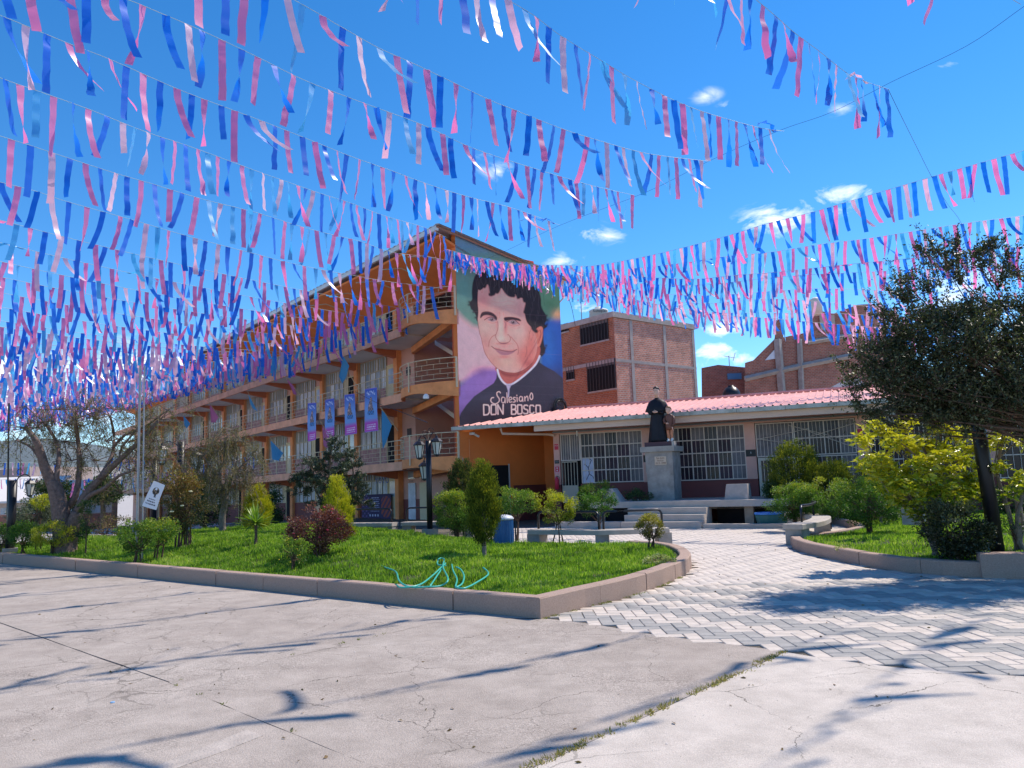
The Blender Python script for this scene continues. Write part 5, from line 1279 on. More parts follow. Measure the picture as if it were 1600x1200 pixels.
for (u, v, Y, lb) in ((1143, 611, 44, 'black rooftop tank left, behind the pink roof'), (1351, 615, 44, 'black rooftop tank right, behind the pink roof')):
    c = WY(u, v+6, Y); t_ = empty('water_tank', c, lb, 'water tank', 'black rooftop tanks')
    MB().lathe([(.50, -.6), (.50, .1), (.46, .2), (.30, .42), (.18, .46), (.18, .54), (.05, .56)], tuple(c), 18).build('tank_body', mat('tank_black', (.02, .02, .022), .35), t_, smooth=True)
    MB().box((c.x+.2, c.y, c.z-1.9), (.5, .5, 2.6)).build('tank_stand', M_cem, t_)
an = empty('tv_antenna', WY(1140, 570, 57), 'small television antenna on the low brick house', 'antenna'); p = WY(1140, 574, 58)
b = MB(); b.bar(p, p+Vector((0, 0, .9)), .03, 4); b.bar(p+Vector((-.4, 0, .9)), p+Vector((.5, 0, .7)), .02, 4); b.bar(p+Vector((.3, 0, .5)), p+Vector((.5, 0, 1.1)), .02, 4); b.build('aerial', M_cem, an)
# neighbouring tiled roof scrap by the tree
rf2 = far_house('white_roof_shed', [(1300,604),(1312,598),(1340,590),(1350,600),(1350,610),(1300,610)], 40, 4, mat('shed_white', (.7, .68, .66), .6), 'white sheet roof edge showing left of the dark tree'); rf2['category'] = 'shed'

# left: long low building with a pale roof, its wings, and what stands behind
lb_ = empty('low_building', (-38, 58, -1), 'long low cream building with a white roof beyond the left trees', 'building')
M_wr = mat('white_roof', (.74, .70, .66), .6, .06, .3); M_cw = mat('cream_wall', (.60, .47, .40), .8, .06, 1)
def lowhouse(u0, u1, vt, ve, vb, Y0, Y1, root):
    a, c = WY(u0, ve, Y0), WY(u1, ve, Y1); z1 = (a.z+c.z)/2; zt = WY((u0+u1)/2, vt, (Y0+Y1)/2+4).z; zg = WY((u0+u1)/2, vb, (Y0+Y1)/2).z
    d = (c-a); d.z = 0; d.normalize(); nn = Vector((-d.y, d.x, 0))
    b = MB(); pp = [a-nn*.7, c-nn*.7, c+nn*4, a+nn*4]; zz = [z1, z1, zt, zt]
    vs = [Vector((p.x, p.y, z)) for p, z in zip(pp, zz)]; b.hexa([v-Vector((0, 0, .15)) for v in vs]+vs).build('roof', M_wr, root)
    b = MB(); pp = [a, c, c+nn*6, a+nn*6]; b.hexa([V3(p, zg-3) for p in pp]+[V3(p, z1-.1) for p in pp]).build('wall', M_cw, root)
    b = MB(); pp = [a-nn*.05, c-nn*.05, c-nn*.01, a-nn*.01]; b.hexa([V3(p, zg-3) for p in pp]+[V3(p, zg+.75) for p in pp]).build('dado', mat('dado_red', (.42, .16, .11), .8), root)
    n = int((c-a).length/2.2)
    for i in range(n):
        p = a+d*(1.2+i*2.2); b = MB(); pp = [p-nn*.06, p+d*1.1-nn*.06, p+d*1.1-nn*.02, p-nn*.02]; b.hexa([V3(q, zg+.8) for q in pp]+[V3(q, z1-.5) for q in pp]); w_ = b.build('window', M_pane, root)
        MB().hexa([V3(q-nn*.03, zg+.72) for q in pp]+[V3(q-nn*.03, zg+.8) for q in pp]).build('sill', M_cw, w_)
lowhouse(-160, 62, 748, 785, 822, 58, 58, lb_)
lb2 = empty('low_building', (-30, 62, -1), 'low cream wing with a hipped white roof between the two left trees', 'building')
lowhouse(60, 175, 750, 781, 818, 60, 62, lb2)
hb = far_house('brown_house', [(-40,760),(-40,738),(10,733),(46,729),(48,760)], 110, 10, mat('house_brown', (.34, .26, .23), .9, .1, 1), 'brown walled house on the slope beyond the white roof')
for (u0, u1, v0, v1, lbl) in ((55, 110, 733, 757, 'far grey hillside house with a flat roof, left of the tree trunk'), (-120, -50, 735, 760, 'far pale house beyond the left edge')):
    far_house('hillside_house', [(u0, v1), (u0, v0), (u1, v0-3), (u1, v1)], 130, 10, mat('house_grey', (.40, .36, .34), .9, .1, 1), lbl)
# hill, far away
vs = []; fs = []; nx = 60; RH = random.Random(4)
prof = [(-300, 700), (-100, 690), (0, 688), (60, 685), (140, 694), (240, 715), (400, 735), (700, 745), (1000, 738), (1300, 722), (1700, 712), (2000, 700)]
def pv(u):
    for a, c in zip(prof, prof[1:]):
        if a[0] <= u <= c[0]: return a[1]+(c[1]-a[1])*(u-a[0])/(c[0]-a[0])
for i in range(nx+1):
    u = -300+2299*i/nx; t = WY(u, pv(u)+RH.uniform(-2, 2), 2600); 
    for k in range(7): q = k/6; vs.append((t.x*(.62+.38*q), 1500+1100*q, -40+(t.z+40)*q**.8+RH.uniform(-8, 8)*(0 < k < 6)))
fs = [(i*7+k, (i+1)*7+k, (i+1)*7+k+1, i*7+k+1) for i in range(nx) for k in range(6)]
tag(MB().add(vs, fs).build('hills', mat('hill_scrub', (.085, .125, .145), .95, .35, .004, 0, col2=(.16, .18, .18)), smooth=True), kind='structure')
# ================================================================== PLANTS
class Leaves:
    """collects leaves as small folded blades: 4 corners, 2 triangles each"""
    def __init__(s, seed=1): s.P = []; s.S = []; s.A = []; s.N = []; s.D = []; s.T = []; s.g = np.random.default_rng(seed)
    def put(s, pos, size, aspect=.45, up=.3, tint=None, axis=None, axw=.0):
        """pos: Nx3; size: length; axis: Nx3 preferred growing direction"""
        g = s.g; n = len(pos)
        if n == 0: return
        d = g.normal(size=(n, 3)); d /= np.linalg.norm(d, axis=1)[:, None]; d[:, 2] += up
        if axis is not None: d = d*(1-axw)+axis*axw
        d /= np.linalg.norm(d, axis=1)[:, None]+1e-9
        r = g.normal(size=(n, 3)); sd = np.cross(d, r); sd /= np.linalg.norm(sd, axis=1)[:, None]+1e-9
        L_ = size*(.65+.7*g.random(n)); s.P.append(pos); s.D.append(d*L_[:, None]); s.S.append(sd*(L_*aspect)[:, None]); s.N.append(np.cross(sd, d)*(L_*.10)[:, None])
        s.T.append(np.clip(g.normal(.5, .25, n) if tint is None else tint+g.normal(0, .14, n), 0, 1))
    def mesh(s, name, mt):
        P_ = np.concatenate(s.P); D = np.concatenate(s.D); S_ = np.concatenate(s.S); N_ = np.concatenate(s.N); T = np.concatenate(s.T); n = len(P_)
        V = np.stack([P_, P_+D*.45+S_*.5+N_, P_+D, P_+D*.45-S_*.5+N_], 1).reshape(-1, 3); k = np.arange(n)*4
        F_ = np.concatenate([np.stack([k, k+1, k+2], 1), np.stack([k, k+2, k+3], 1)]); return npmesh(name, V, F_, mt, tint=np.concatenate([T, T]))
M_bark = mat('bark_brown', (.13, .085, .06), .95, .35, 14, .9, 30); M_barkg = mat('bark_grey', (.22, .18, .15), .95, .3, 12, .8, 30); M_twig = mat('twig', (.10, .06, .04), .9, .3, 20)
def jit(g, p, s): return [tuple(np.array(p[i])+(g.normal(0, s, 3) if 0 < i < len(p)-1 else 0)) for i in range(len(p))]
def ell_clumps(g, n, r, top_bias=0.0, shell=.55):
    o = g.normal(size=(n, 3)); o /= np.linalg.norm(o, axis=1)[:, None]; o *= (shell+(1-shell)*g.random(n)[:, None]**.6); o[:, 2] = np.where(o[:, 2] < 0, o[:, 2]*(1-top_bias), o[:, 2]); return o*np.array(r)
def bush(name, base, r, h0, mt, label, cat='shrub', group=None, nc=34, per=120, leaf=.035, cs=.10, aspect=.45, stems=4, seed=1, flowers=None, topt=None, shell=.5, stemr=.014, bark=None, splay=.5, upl=.3):
    """shrub: bare stems, then a crown of leaf clumps. base: foot; r: crown radii; h0: height of the crown's middle above the foot"""
    g = np.random.default_rng(seed); base = Vector(base)
    root = empty(name, base, label, cat, group); c = np.array([base.x, base.y, base.z+h0])
    cl = ell_clumps(g, nc, r, shell=shell); cl += g.normal(0, .06, cl.shape)*np.array(r)
    sb = MB()
    for i in range(stems):
        a = 6.28*i/stems+g.random(); f = (base.x+math.cos(a)*.05*splay*2, base.y+math.sin(a)*.05*splay*2, base.z-.03)
        tips = cl[g.choice(nc, min(nc, 5), replace=False)]; mid = np.array(f)*.45+(c+tips.mean(0)*.5)*.55+g.normal(0, .03, 3)*1.0
        sb.tube([f, tuple(np.array(f)*.6+mid*.4+g.normal(0, .015, 3)), tuple(mid)], [stemr*1.25, stemr, stemr*.75], 5)
        for t in tips: sb.tube([tuple(mid), tuple((mid+c+t)/2+g.normal(0, .02, 3)), tuple(c+t)], [stemr*.6, stemr*.4, stemr*.2], 4)
    sb.build('stem', bark or M_twig, root)
    L_ = Leaves(seed)
    for p in cl:
        k = int(per*(.6+.8*g.random())); q = g.normal(size=(k, 3)); q /= np.linalg.norm(q, axis=1)[:, None]; q *= (g.random(k)**.45)[:, None]*cs*(.7+.6*g.random())
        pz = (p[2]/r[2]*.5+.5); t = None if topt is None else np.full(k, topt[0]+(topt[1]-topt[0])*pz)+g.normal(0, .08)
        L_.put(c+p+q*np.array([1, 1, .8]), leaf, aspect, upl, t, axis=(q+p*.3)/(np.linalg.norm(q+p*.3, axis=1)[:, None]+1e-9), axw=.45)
    wrap(L_.mesh('foliage', mt), 'foliage', root)
    if flowers:
        fm, nf, fs_ = flowers
        fb = MB()
        for i in range(nf):
            p = c+cl[g.integers(nc)]*1.05+g.normal(0, cs*.5, 3); fb.lathe([(.2*fs_, -.3*fs_), (fs_, 0), (.7*fs_, .45*fs_), (.1*fs_, .5*fs_)], tuple(p), 6)
        tag(fb.build('blossoms', fm, root), kind='stuff')
    return root
LG = leafmat('leaf_green_yellow', [(.025,.07,.012), (.06,.15,.02), (.14,.24,.03), (.36,.36,.04)], .35)
LD = leafmat('leaf_dark_green', [(.012,.03,.010), (.03,.07,.018), (.06,.11,.03), (.13,.17,.05)], .25)
LY = leafmat('leaf_golden', [(.06,.10,.012), (.20,.24,.02), (.42,.42,.03), (.58,.50,.05)], .35)
LT = leafmat('thuja_green_gold', [(.020,.035,.008), (.06,.09,.012), (.15,.18,.016), (.38,.34,.03)], .3, .6, .2)
LT2 = leafmat('thuja_gold', [(.10,.14,.012), (.30,.32,.02), (.52,.48,.025), (.65,.55,.05)], .3, .6, .2)
LR = leafmat('leaf_wine_red', [(.035,.03,.015), (.09,.035,.03), (.17,.05,.05), (.30,.13,.10)], .3)
LO = leafmat('leaf_olive', [(.06,.065,.025), (.13,.13,.05), (.22,.20,.08), (.33,.27,.12)], .3, .6, .2)
LOD = leafmat('leaf_olive_dark', [(.012,.018,.008), (.030,.042,.016), (.065,.08,.035), (.20,.21,.11)], .25, .4, .4)
LRO = leafmat('leaf_rose', [(.04,.06,.02), (.10,.11,.03), (.20,.10,.04), (.30,.26,.06)], .3)
LV = leafmat('leaf_variegated', [(.10,.16,.04), (.40,.42,.16), (.62,.60,.34)], .3)
LS = leafmat('leaf_umbrella', [(.05,.10,.012), (.16,.24,.02), (.40,.42,.025), (.62,.56,.04)], .3, .3, .5)
YF = mat('flower_yellow', (.75, .55, .02), .6); RF = mat('flower_red', (.55, .02, .06), .6); CF = mat('flower_cream', (.75, .65, .35), .6)

def thuja(name, base, h, prof, mt, label, seed=1, n=14000, size=.045, group=None, trunk=.18, cat='conifer', tw=.035):
    """conifer of upright sprays: prof gives (height share, radius)"""
    g = np.random.default_rng(seed); base = Vector(base); root = empty(name, base, label, cat, group)
    MB().tube([base-Vector((0, 0, .05)), base+Vector((0, 0, h*.3)), base+Vector((0, 0, h*.8))], [tw*1.2, tw, tw*.4], 7).build('trunk', M_barkg, root)
    hs = np.array([p[0] for p in prof]); rs = np.array([p[1] for p in prof]); L_ = Leaves(seed)
    ns = int(n/55); zc = trunk+(1-trunk)*g.random(ns*3)**.9; rr = np.interp(zc, hs, rs); keep = g.random(ns*3) < (rr+.02)/rs.max(); zc, rr = zc[keep][:ns], rr[keep][:ns]
    an = g.random(len(zc))*6.28; lump = 1+.18*np.sin(an*3+zc*17)+.12*np.sin(an*5-zc*29)
    for z, r, a, lm in zip(zc, rr, an, lump):
        k = 55; R1 = r*lm*(.72+.22*g.random()); c = np.array([base.x+math.cos(a)*R1, base.y+math.sin(a)*R1, base.z+z*h]); sp = .16*(rs.max()/.3)**.5
        t = g.random(k); q = np.stack([g.normal(0, .26*sp, k)+math.cos(a)*t*.3*sp, g.normal(0, .26*sp, k)+math.sin(a)*t*.3*sp, (t-.35)*sp*1.3], 1)
        ax = np.stack([np.full(k, math.cos(a)*.45), np.full(k, math.sin(a)*.45), np.full(k, 1.0)], 1)
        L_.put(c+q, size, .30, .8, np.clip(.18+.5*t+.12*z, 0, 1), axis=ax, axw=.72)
    wrap(L_.mesh('foliage', mt), 'foliage', root); return root
def Z0(u, v, h=hL, z=.3):     # foot of a plant seen at (u, v), on the lawn's own surface
    for _ in range(6): p = W(u, v, z); z = float(h(np.array([p.x]), np.array([p.y]))[0])
    return V3(p, z-.02)
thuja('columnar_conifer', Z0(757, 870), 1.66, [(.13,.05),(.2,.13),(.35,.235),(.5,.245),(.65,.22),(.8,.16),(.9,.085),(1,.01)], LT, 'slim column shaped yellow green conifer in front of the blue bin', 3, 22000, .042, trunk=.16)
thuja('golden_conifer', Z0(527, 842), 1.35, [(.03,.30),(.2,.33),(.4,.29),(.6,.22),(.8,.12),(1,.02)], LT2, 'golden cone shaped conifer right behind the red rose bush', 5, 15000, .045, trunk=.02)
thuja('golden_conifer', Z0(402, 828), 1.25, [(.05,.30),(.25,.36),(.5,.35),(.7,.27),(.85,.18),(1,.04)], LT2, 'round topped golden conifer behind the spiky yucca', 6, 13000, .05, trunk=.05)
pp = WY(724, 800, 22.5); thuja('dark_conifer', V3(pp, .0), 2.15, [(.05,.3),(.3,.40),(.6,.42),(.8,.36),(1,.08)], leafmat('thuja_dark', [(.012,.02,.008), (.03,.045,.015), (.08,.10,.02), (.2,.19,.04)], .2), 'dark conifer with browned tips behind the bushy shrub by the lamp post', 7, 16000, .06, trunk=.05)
# right hand round conifers and clipped hedges
def ZR(u, v): return Z0(u, v, hR, .2)
q = W(1250, 800, .2)
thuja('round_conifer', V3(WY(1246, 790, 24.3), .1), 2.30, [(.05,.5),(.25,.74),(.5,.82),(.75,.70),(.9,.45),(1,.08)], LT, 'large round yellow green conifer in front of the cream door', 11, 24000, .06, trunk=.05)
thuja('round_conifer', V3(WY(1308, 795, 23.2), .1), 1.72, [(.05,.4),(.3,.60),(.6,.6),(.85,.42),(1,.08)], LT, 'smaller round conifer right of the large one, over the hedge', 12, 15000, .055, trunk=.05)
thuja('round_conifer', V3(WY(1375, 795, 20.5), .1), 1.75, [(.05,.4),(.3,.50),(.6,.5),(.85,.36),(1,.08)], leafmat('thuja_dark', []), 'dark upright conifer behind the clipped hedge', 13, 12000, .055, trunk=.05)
for i, (u, v, rx, rz, h0, lb) in enumerate(((1243, 821, .72, .46, .72, 'loose green hedge bush behind the right bench, beside the blue tub'), (1296, 822, .74, .48, .76, 'middle hedge bush with yellow tips behind the right bench'), (1360, 834, .78, .52, .76, 'clipped dark hedge bush with a yellow top at the end of the right bench'))):
    bush('hedge_bush', ZR(u, v) if i == 2 else V3(WY(u, v, 21.2-i*.6), .1), (rx, .55, rz), h0, LG, lb, nc=60, per=170, leaf=.045, cs=.17, seed=30+i, topt=(.05, .85), stems=8, group='hedge bushes by the right bench', shell=.6)
# lawn shrubs in the middle
bush('bushy_shrub', Z0(714, 837), (.62, .5, .58), .72, LG, 'dense green shrub with yellow tips right of the tall lamp post', nc=80, per=170, leaf=.045, cs=.16, seed=41, topt=(.3, .9), stems=9)
bush('small_tree', V3(W(808, 842, .12), .1), (.50, .40, .36), .98, LG, 'small round tree with thin trunk in front of the blue bin', 'small tree', nc=42, per=130, leaf=.04, cs=.13, seed=42, topt=(.2, .8), stems=2, stemr=.017, group='small trees by the curved bench', splay=.2)
bush('small_tree', V3(W(872, 848, .15), .14), (.48, .38, .36), .82, LY, 'small yellowish tree with two thin trunks in front of the curved bench', 'small tree', nc=36, per=120, leaf=.04, cs=.12, seed=43, topt=(.15, .7), stems=3, stemr=.016, splay=1.4, flowers=(YF, 30, .012))
bush('small_tree', V3(W(936, 845, .15), .14), (.46, .36, .29), .84, LG, 'small darker green tree leaning before the curved bench and the steps', 'small tree', nc=34, per=120, leaf=.042, cs=.12, seed=44, topt=(.0, .5), stems=2, stemr=.016, splay=.2)
bush('round_shrub', G(-4.0, 1.5, .8), (.58, .5, .40), .30, LG, 'bright round shrub on the platform beside the slant sided block', nc=44, per=150, leaf=.05, cs=.16, seed=45, topt=(.35, .8), stems=5)
bush('planter_shrub', G(-2.6, 2.0, .75), (.55, .4, .28), .2, LD, 'low dark shrub left of the pedestal foot', nc=26, per=120, leaf=.05, cs=.14, seed=46, stems=4)
bush('planter_shrub', G(1.9, 2.0, .75), (.42, .4, .34), .28, LD, 'dark shrub behind the squat granite block', nc=26, per=120, leaf=.05, cs=.14, seed=47, stems=4)
bush('planter_shrub', G(2.9, 2.3, .55), (.7, .4, .22), .2, LD, 'low dark plants below the cream door', nc=26, per=120, leaf=.05, cs=.14, seed=48, stems=4)
bush('young_shrub', V3(W(1018, 858, .18), .16), (.27, .22, .27), .45, leafmat('leaf_bronze', [(.05,.06,.015), (.13,.12,.02), (.28,.24,.03), (.50,.42,.04)], .25), 'small bronze and yellow shrub at the rear tip of the big lawn', nc=34, per=90, leaf=.035, cs=.075, seed=49, topt=(.0, .9), stems=5, splay=.6)
bush('variegated_shrub', V3(W(1030, 879, .2), .17), (.26, .30, .07), .07, LV, 'low cream variegated plant inside the curved kerb', nc=26, per=60, leaf=.035, cs=.06, seed=50, stems=4)
bush('variegated_shrub', ZR(1320, 862), (.20, .16, .05), .06, LV, 'low cream variegated plant at the edge of the right lawn', nc=14, per=40, leaf=.035, cs=.05, seed=51, stems=3)
# rose bushes
bush('rose_bush', Z0(497, 862), (.58, .5, .42), .52, LR, 'broad rose bush of wine red leaves with red roses', 'rose bush', nc=70, per=130, leaf=.04, cs=.15, seed=52, topt=(.1, .8), stems=9, splay=1.2, flowers=(RF, 26, .028))
bush('flowering_shrub', Z0(458, 892), (.27, .24, .24), .33, LG, 'little shrub with yellow flowers in front of the rose bush', nc=24, per=70, leaf=.035, cs=.08, seed=53, topt=(.3, .8), stems=4, flowers=(YF, 34, .014))
bush('rose_bush', Z0(286, 856), (.50, .42, .72), 1.12, LRO, 'tall leggy rose bush with a pale yellow rose beside the white pennant', 'rose bush', nc=80, per=75, leaf=.055, cs=.15, seed=54, topt=(.2, .8), stems=9, splay=1.8, stemr=.02, flowers=(CF, 5, .05))
# row of pruned bushes along the front kerb
row = [(214, 882, .42, .28, .58, 'left of the flagpole foot', (.2, .75)), (246, 876, .36, .26, .60, 'right of the flagpole foot', (.35, .95)), (80, 868, .50, .30, .52, 'beside the big trunks, with yellow flowers', (.35, .95)), (36, 868, .42, .28, .50, 'second from the left edge', (.05, .5)), (4, 866, .42, .28, .50, 'at the left edge of the lawn', (.05, .5)), (112, 864, .36, .26, .50, 'between the double trunk and the thin sapling', (.2, .7))]
for i, (u, v, rx, rz, h0, lb, tt) in enumerate(row):
    bush('pruned_bush', Z0(u, v), (rx, .36, rz), h0, LG if tt[1] < .9 else LY if i == 2 else LG, 'low pruned bush on bare stems '+lb, nc=34, per=120, leaf=.04, cs=.13, seed=60+i, topt=tt, stems=3, stemr=.02, group='pruned bushes along the front kerb', splay=.8, flowers=(YF, 22, .014) if i in (1, 2) else None)
bush('sapling', Z0(130, 868), (.20, .18, .42), .85, LD, 'thin sapling between the double trunk and the flagpole', 'sapling', nc=24, per=70, leaf=.04, cs=.09, seed=70, topt=(.2, .9), stems=1, stemr=.018)
bush('sapling', Z0(60, 862), (.24, .2, .24), 1.25, LY, 'lanky yellow shrub rising over the bushes at far left', 'sapling', nc=14, per=60, leaf=.05, cs=.09, seed=71, topt=(.3, .9), stems=2, stemr=.015)
bush('dry_shrub', V3(W(175, 846, .1), .0), (.9, .4, .38), .55, LRO, 'sparse reddish shrub behind the thin sapling', nc=50, per=36, leaf=.05, cs=.14, seed=72, stems=9, splay=3)
# yucca
def yucca():
    base = Z0(399, 852); root = empty('yucca', base, 'spiky bright green yucca on a short brown trunk', 'yucca'); g = np.random.default_rng(5)
    hd = base+Vector((0, 0, .50)); MB().tube([base-Vector((0, 0, .03)), base+Vector((.015, 0, .25)), hd], [.038, .032, .036], 8).build('trunk', M_bark, root)
    for i in range(62):
        a = g.random()*6.28; el = g.uniform(-.25, 1.45); ln = g.uniform(.36, .52); d = Vector((math.cos(a)*math.cos(el), math.sin(a)*math.cos(el), math.sin(el))); sd = d.cross(Vector((0, 0, 1))).normalized(); dr = .10*(1.5-el)*ln
        vs = []; 
        for t, wd in ((0, .014), (.3, .022), (.65, .017), (1, .001)):
            c = hd+d*(ln*t)-Vector((0, 0, dr*t*t)); vs += [c-sd*wd, c+Vector((0, 0, -.006)), c+sd*wd]
        fs = [f for k in range(3) for f in ((k*3, k*3+1, k*3+4, k*3+3), (k*3+1, k*3+2, k*3+5, k*3+4))]
        me = npmesh('leaf', vs, [f for f in fs], LYU, tint=np.full(len(fs), g.random())); wrap(me, 'leaf', root)
LYU = leafmat('yucca_leaf', [(.07,.14,.02), (.16,.28,.03), (.36,.45,.10)], .3, .4, .4)
yucca()
# ------------------------------------------------------------------ trees
def limb(b, pts, r0, r1, n=8):
    P_ = catmull([tuple(p) for p in pts], False, 3) if len(pts) > 2 else [tuple(p) for p in pts]
    k = len(P_); b.tube([tuple(p) for p in P_], [r0+(r1-r0)*(i/(k-1))**.8 for i in range(k)], n)
    return P_
def twiggy(g, b, ends, L_, n, sp, leaf, per, droop=0.0, tt=None, aspect=.3, r=.010, sub=3):
    """sprays of twigs with leaves from each limb end"""
    for e in ends:
        e = np.array(e)
        for i in range(n):
            d = g.normal(size=3); d[2] = d[2]*.5+.15; d /= np.linalg.norm(d); ln = sp*(.5+.8*g.random()); m_ = e+d*ln*.5+np.array([0, 0, .12*ln]); t = e+d*ln-np.array([0, 0, droop*ln])
            b.tube([tuple(e), tuple(m_), tuple(t)], [r, r*.6, r*.25], 4, cap=False)
            for j in range(sub):
                s0 = m_*(1-j/sub)+t*(j/sub); d2 = g.normal(size=3)*.5; d2[2] -= droop*1.3; e2 = s0+d2*sp*.38; b.tube([tuple(s0), tuple(e2)], [r*.35, r*.15], 3, cap=False)
                k = per; q = s0+(e2-s0)*g.random((k, 1))+g.normal(0, .045*sp, (k, 3)); L_.put(q, leaf, aspect, .0 if droop else .2, None if tt is None else np.full(k, tt(e2)))
            q = m_+(t-m_)*g.random((per, 1))+g.normal(0, .05*sp, (per, 3)); L_.put(q, leaf, aspect, .1)
def tree_left():
    Y = 19.0; root = empty('tree', WY(103, 866, Y), 'big leaning tree with a forked trunk and thin olive foliage at the left', 'tree'); g = np.random.default_rng(8)
    def T(u, v, dy=0.0): return WY(u, v, Y+dy)
    b = MB(); ends = []
    def lm(pts, r0, r1, nm='limb', par=None):
        bb = MB(); limb(bb, pts, r0, r1, 9); return bb.build(nm, M_barkt, par or root, smooth=True)
    tr = lm([T(107,884), T(100,850), T(95,800), T(88,768), T(82,752)], .27, .155, 'trunk')
    tr2 = lm([T(106,884,.1), T(108,850,.1), T(116,815), T(122,800)], .24, .13, 'trunk')
    segs = [([T(82,755), T(70,730,-.1), T(63,705,-.2), T(54,685,-.3), T(40,668)], .15, .05), ([T(88,765), T(89,740), T(92,715,.2), T(88,690,.3), T(70,660)], .08, .03),
            ([T(110,840), T(103,800,.2), T(118,775,.2), T(124,735,.3), T(122,690,.5), T(118,655)], .12, .04), ([T(121,803), T(133,775,.1), T(160,745,.1), T(180,725), T(205,702), T(228,678,-.2), T(250,655)], .12, .035),
            ([T(121,800), T(140,775,-.3), T(165,762,-.4), T(185,744,-.5), T(210,735,-.6)], .08, .025), ([T(155,748), T(175,712,.4), T(178,680,.6), T(172,650)], .06, .025), ([T(165,742), T(185,722,.5), T(190,700,.5), T(215,670)], .05, .02), ([T(176,700,.4), T(195,680,.3), T(225,668), T(262,640)], .04, .02), ([T(70,730), T(50,700,.4), T(30,690,.5)], .05, .02)]
    for p, a, c in segs: lm(p, a, c)
    ends = [tuple(s[0][-1]) for s in segs]+[tuple(T(*p)) for p in ((100,690,.4),(105,665,.2),(85,660,.4),(130,665,.6),(150,655,.3),(145,690,.5),(112,720,.4),(205,690,.3),(240,690,0),(150,720,.6),(60,668,.2),(250,720,.2),(190,770,.3),(225,715,.3),(165,690,.3),(236,700,.1),(135,640,.3),(90,640,.3),(180,640,.4),(215,650,.2))]
    L_ = Leaves(8); tw = MB(); twiggy(g, tw, ends, L_, 8, .85, .075, 14, droop=.6, aspect=.17, r=.013, tt=None)
    tag(tw.build('twigs', M_barkt, root), kind='stuff'); wrap(L_.mesh('foliage', LO), 'foliage', root)
M_barkt = mat('bark_red_brown', (.17, .115, .095), .95, .4, 16, 1.0, 22)
tree_left()
def tree_second():
    Y = 22.0; root = empty('tree', WY(345, 838, Y), 'slender grey tree with feathery drooping brownish foliage', 'tree'); g = np.random.default_rng(9)
    T = lambda u, v, dy=0.0: WY(u, v, Y+dy)
    bb = MB(); limb(bb, [T(349,840), T(347,812), T(351,790), T(354,778)], .11, .085, 8); bb.build('trunk', M_barkg, root, smooth=True)
    for p, r in (([T(352,790), T(345,765), T(344,745), T(340,720)], .06), ([T(354,785), T(358,760,.2), T(366,735), T(372,710)], .05), ([T(345,760), T(330,735), T(318,710)], .035), ([T(344,742), T(350,715,.3), T(352,690)], .035), ([T(362,745), T(380,725), T(392,715)], .03)):
        bb = MB(); limb(bb, p, r, r*.4, 6); bb.build('limb', M_barkg, root, smooth=True)
    ends = [tuple(T(*p)) for p in ((340,705,0),(330,690,.3),(350,685,.2),(370,690,.1),(318,712,0),(310,730,.2),(390,712,0),(384,735,.2),(368,720,-.3),(350,725,-.4),(335,740,-.3),(360,745,-.2),(330,765,.0),(375,755,.1),(345,705,.5),(322,745,.2),(352,765,-.2),(395,735,.1),(305,705,.1),(380,690,.1),(364,672,0),(342,675,.1))]
    L_ = Leaves(9); tw = MB(); twiggy(g, tw, ends, L_, 8, .62, .06, 28, droop=.9, aspect=.2, r=.010)
    tag(tw.build('twigs', M_barkg, root), kind='stuff'); wrap(L_.mesh('foliage', leafmat('leaf_feathery', [(.07,.06,.025), (.16,.13,.06), (.26,.20,.10), (.22,.25,.07)], .3)), 'foliage', root)
tree_second()
def tree_dark_mid():
    Y = 21.0; root = empty('tree', WY(525, 842, Y), 'dark grey green small tree in front of the hanging banners', 'tree'); g = np.random.default_rng(10)
    T = lambda u, v, dy=0.0: WY(u, v, Y+dy)
    for p, r in (([T(535,842), T(530,800), T(520,770)], .06), ([T(535,842), T(545,800), T(548,770)], .05), ([T(528,842), T(505,790), T(490,760)], .045), ([T(520,775), T(515,735), T(518,700)], .035), ([T(548,775), T(552,740), T(548,715)], .03), ([T(520,780), T(490,740), T(482,712)], .03)):
        bb = MB(); limb(bb, p, r, r*.5, 6); bb.build('trunk' if r > .04 else 'limb', M_bark, root, smooth=True)
    ends = [tuple(T(*p)) for p in ((520,715,0),(518,740,.2),(545,735,0),(540,715,.2),(500,735,.3),(488,725,0),(555,755,0),(530,760,-.3),(505,765,-.2),(545,780,-.2),(520,790,0),(490,755,.2),(560,775,.1),(532,735,-.3),(500,785,.1),(480,745,.2),(538,755,.3),(523,700,.1),(512,752,-.3),(550,760,.3),(530,775,.2),(470,770,.3),(565,790,.3),(470,750,.2))]
    L_ = Leaves(10); tw = MB(); twiggy(g, tw, ends, L_, 9, .38, .055, 34, droop=-.1, aspect=.35, r=.009)
    tag(tw.build('twigs', M_bark, root), kind='stuff'); wrap(L_.mesh('foliage', leafmat('leaf_grey_green', [(.02,.03,.015), (.045,.06,.03), (.09,.115,.06), (.20,.22,.14)], .15, .4, .45)), 'foliage', root)
tree_dark_mid()
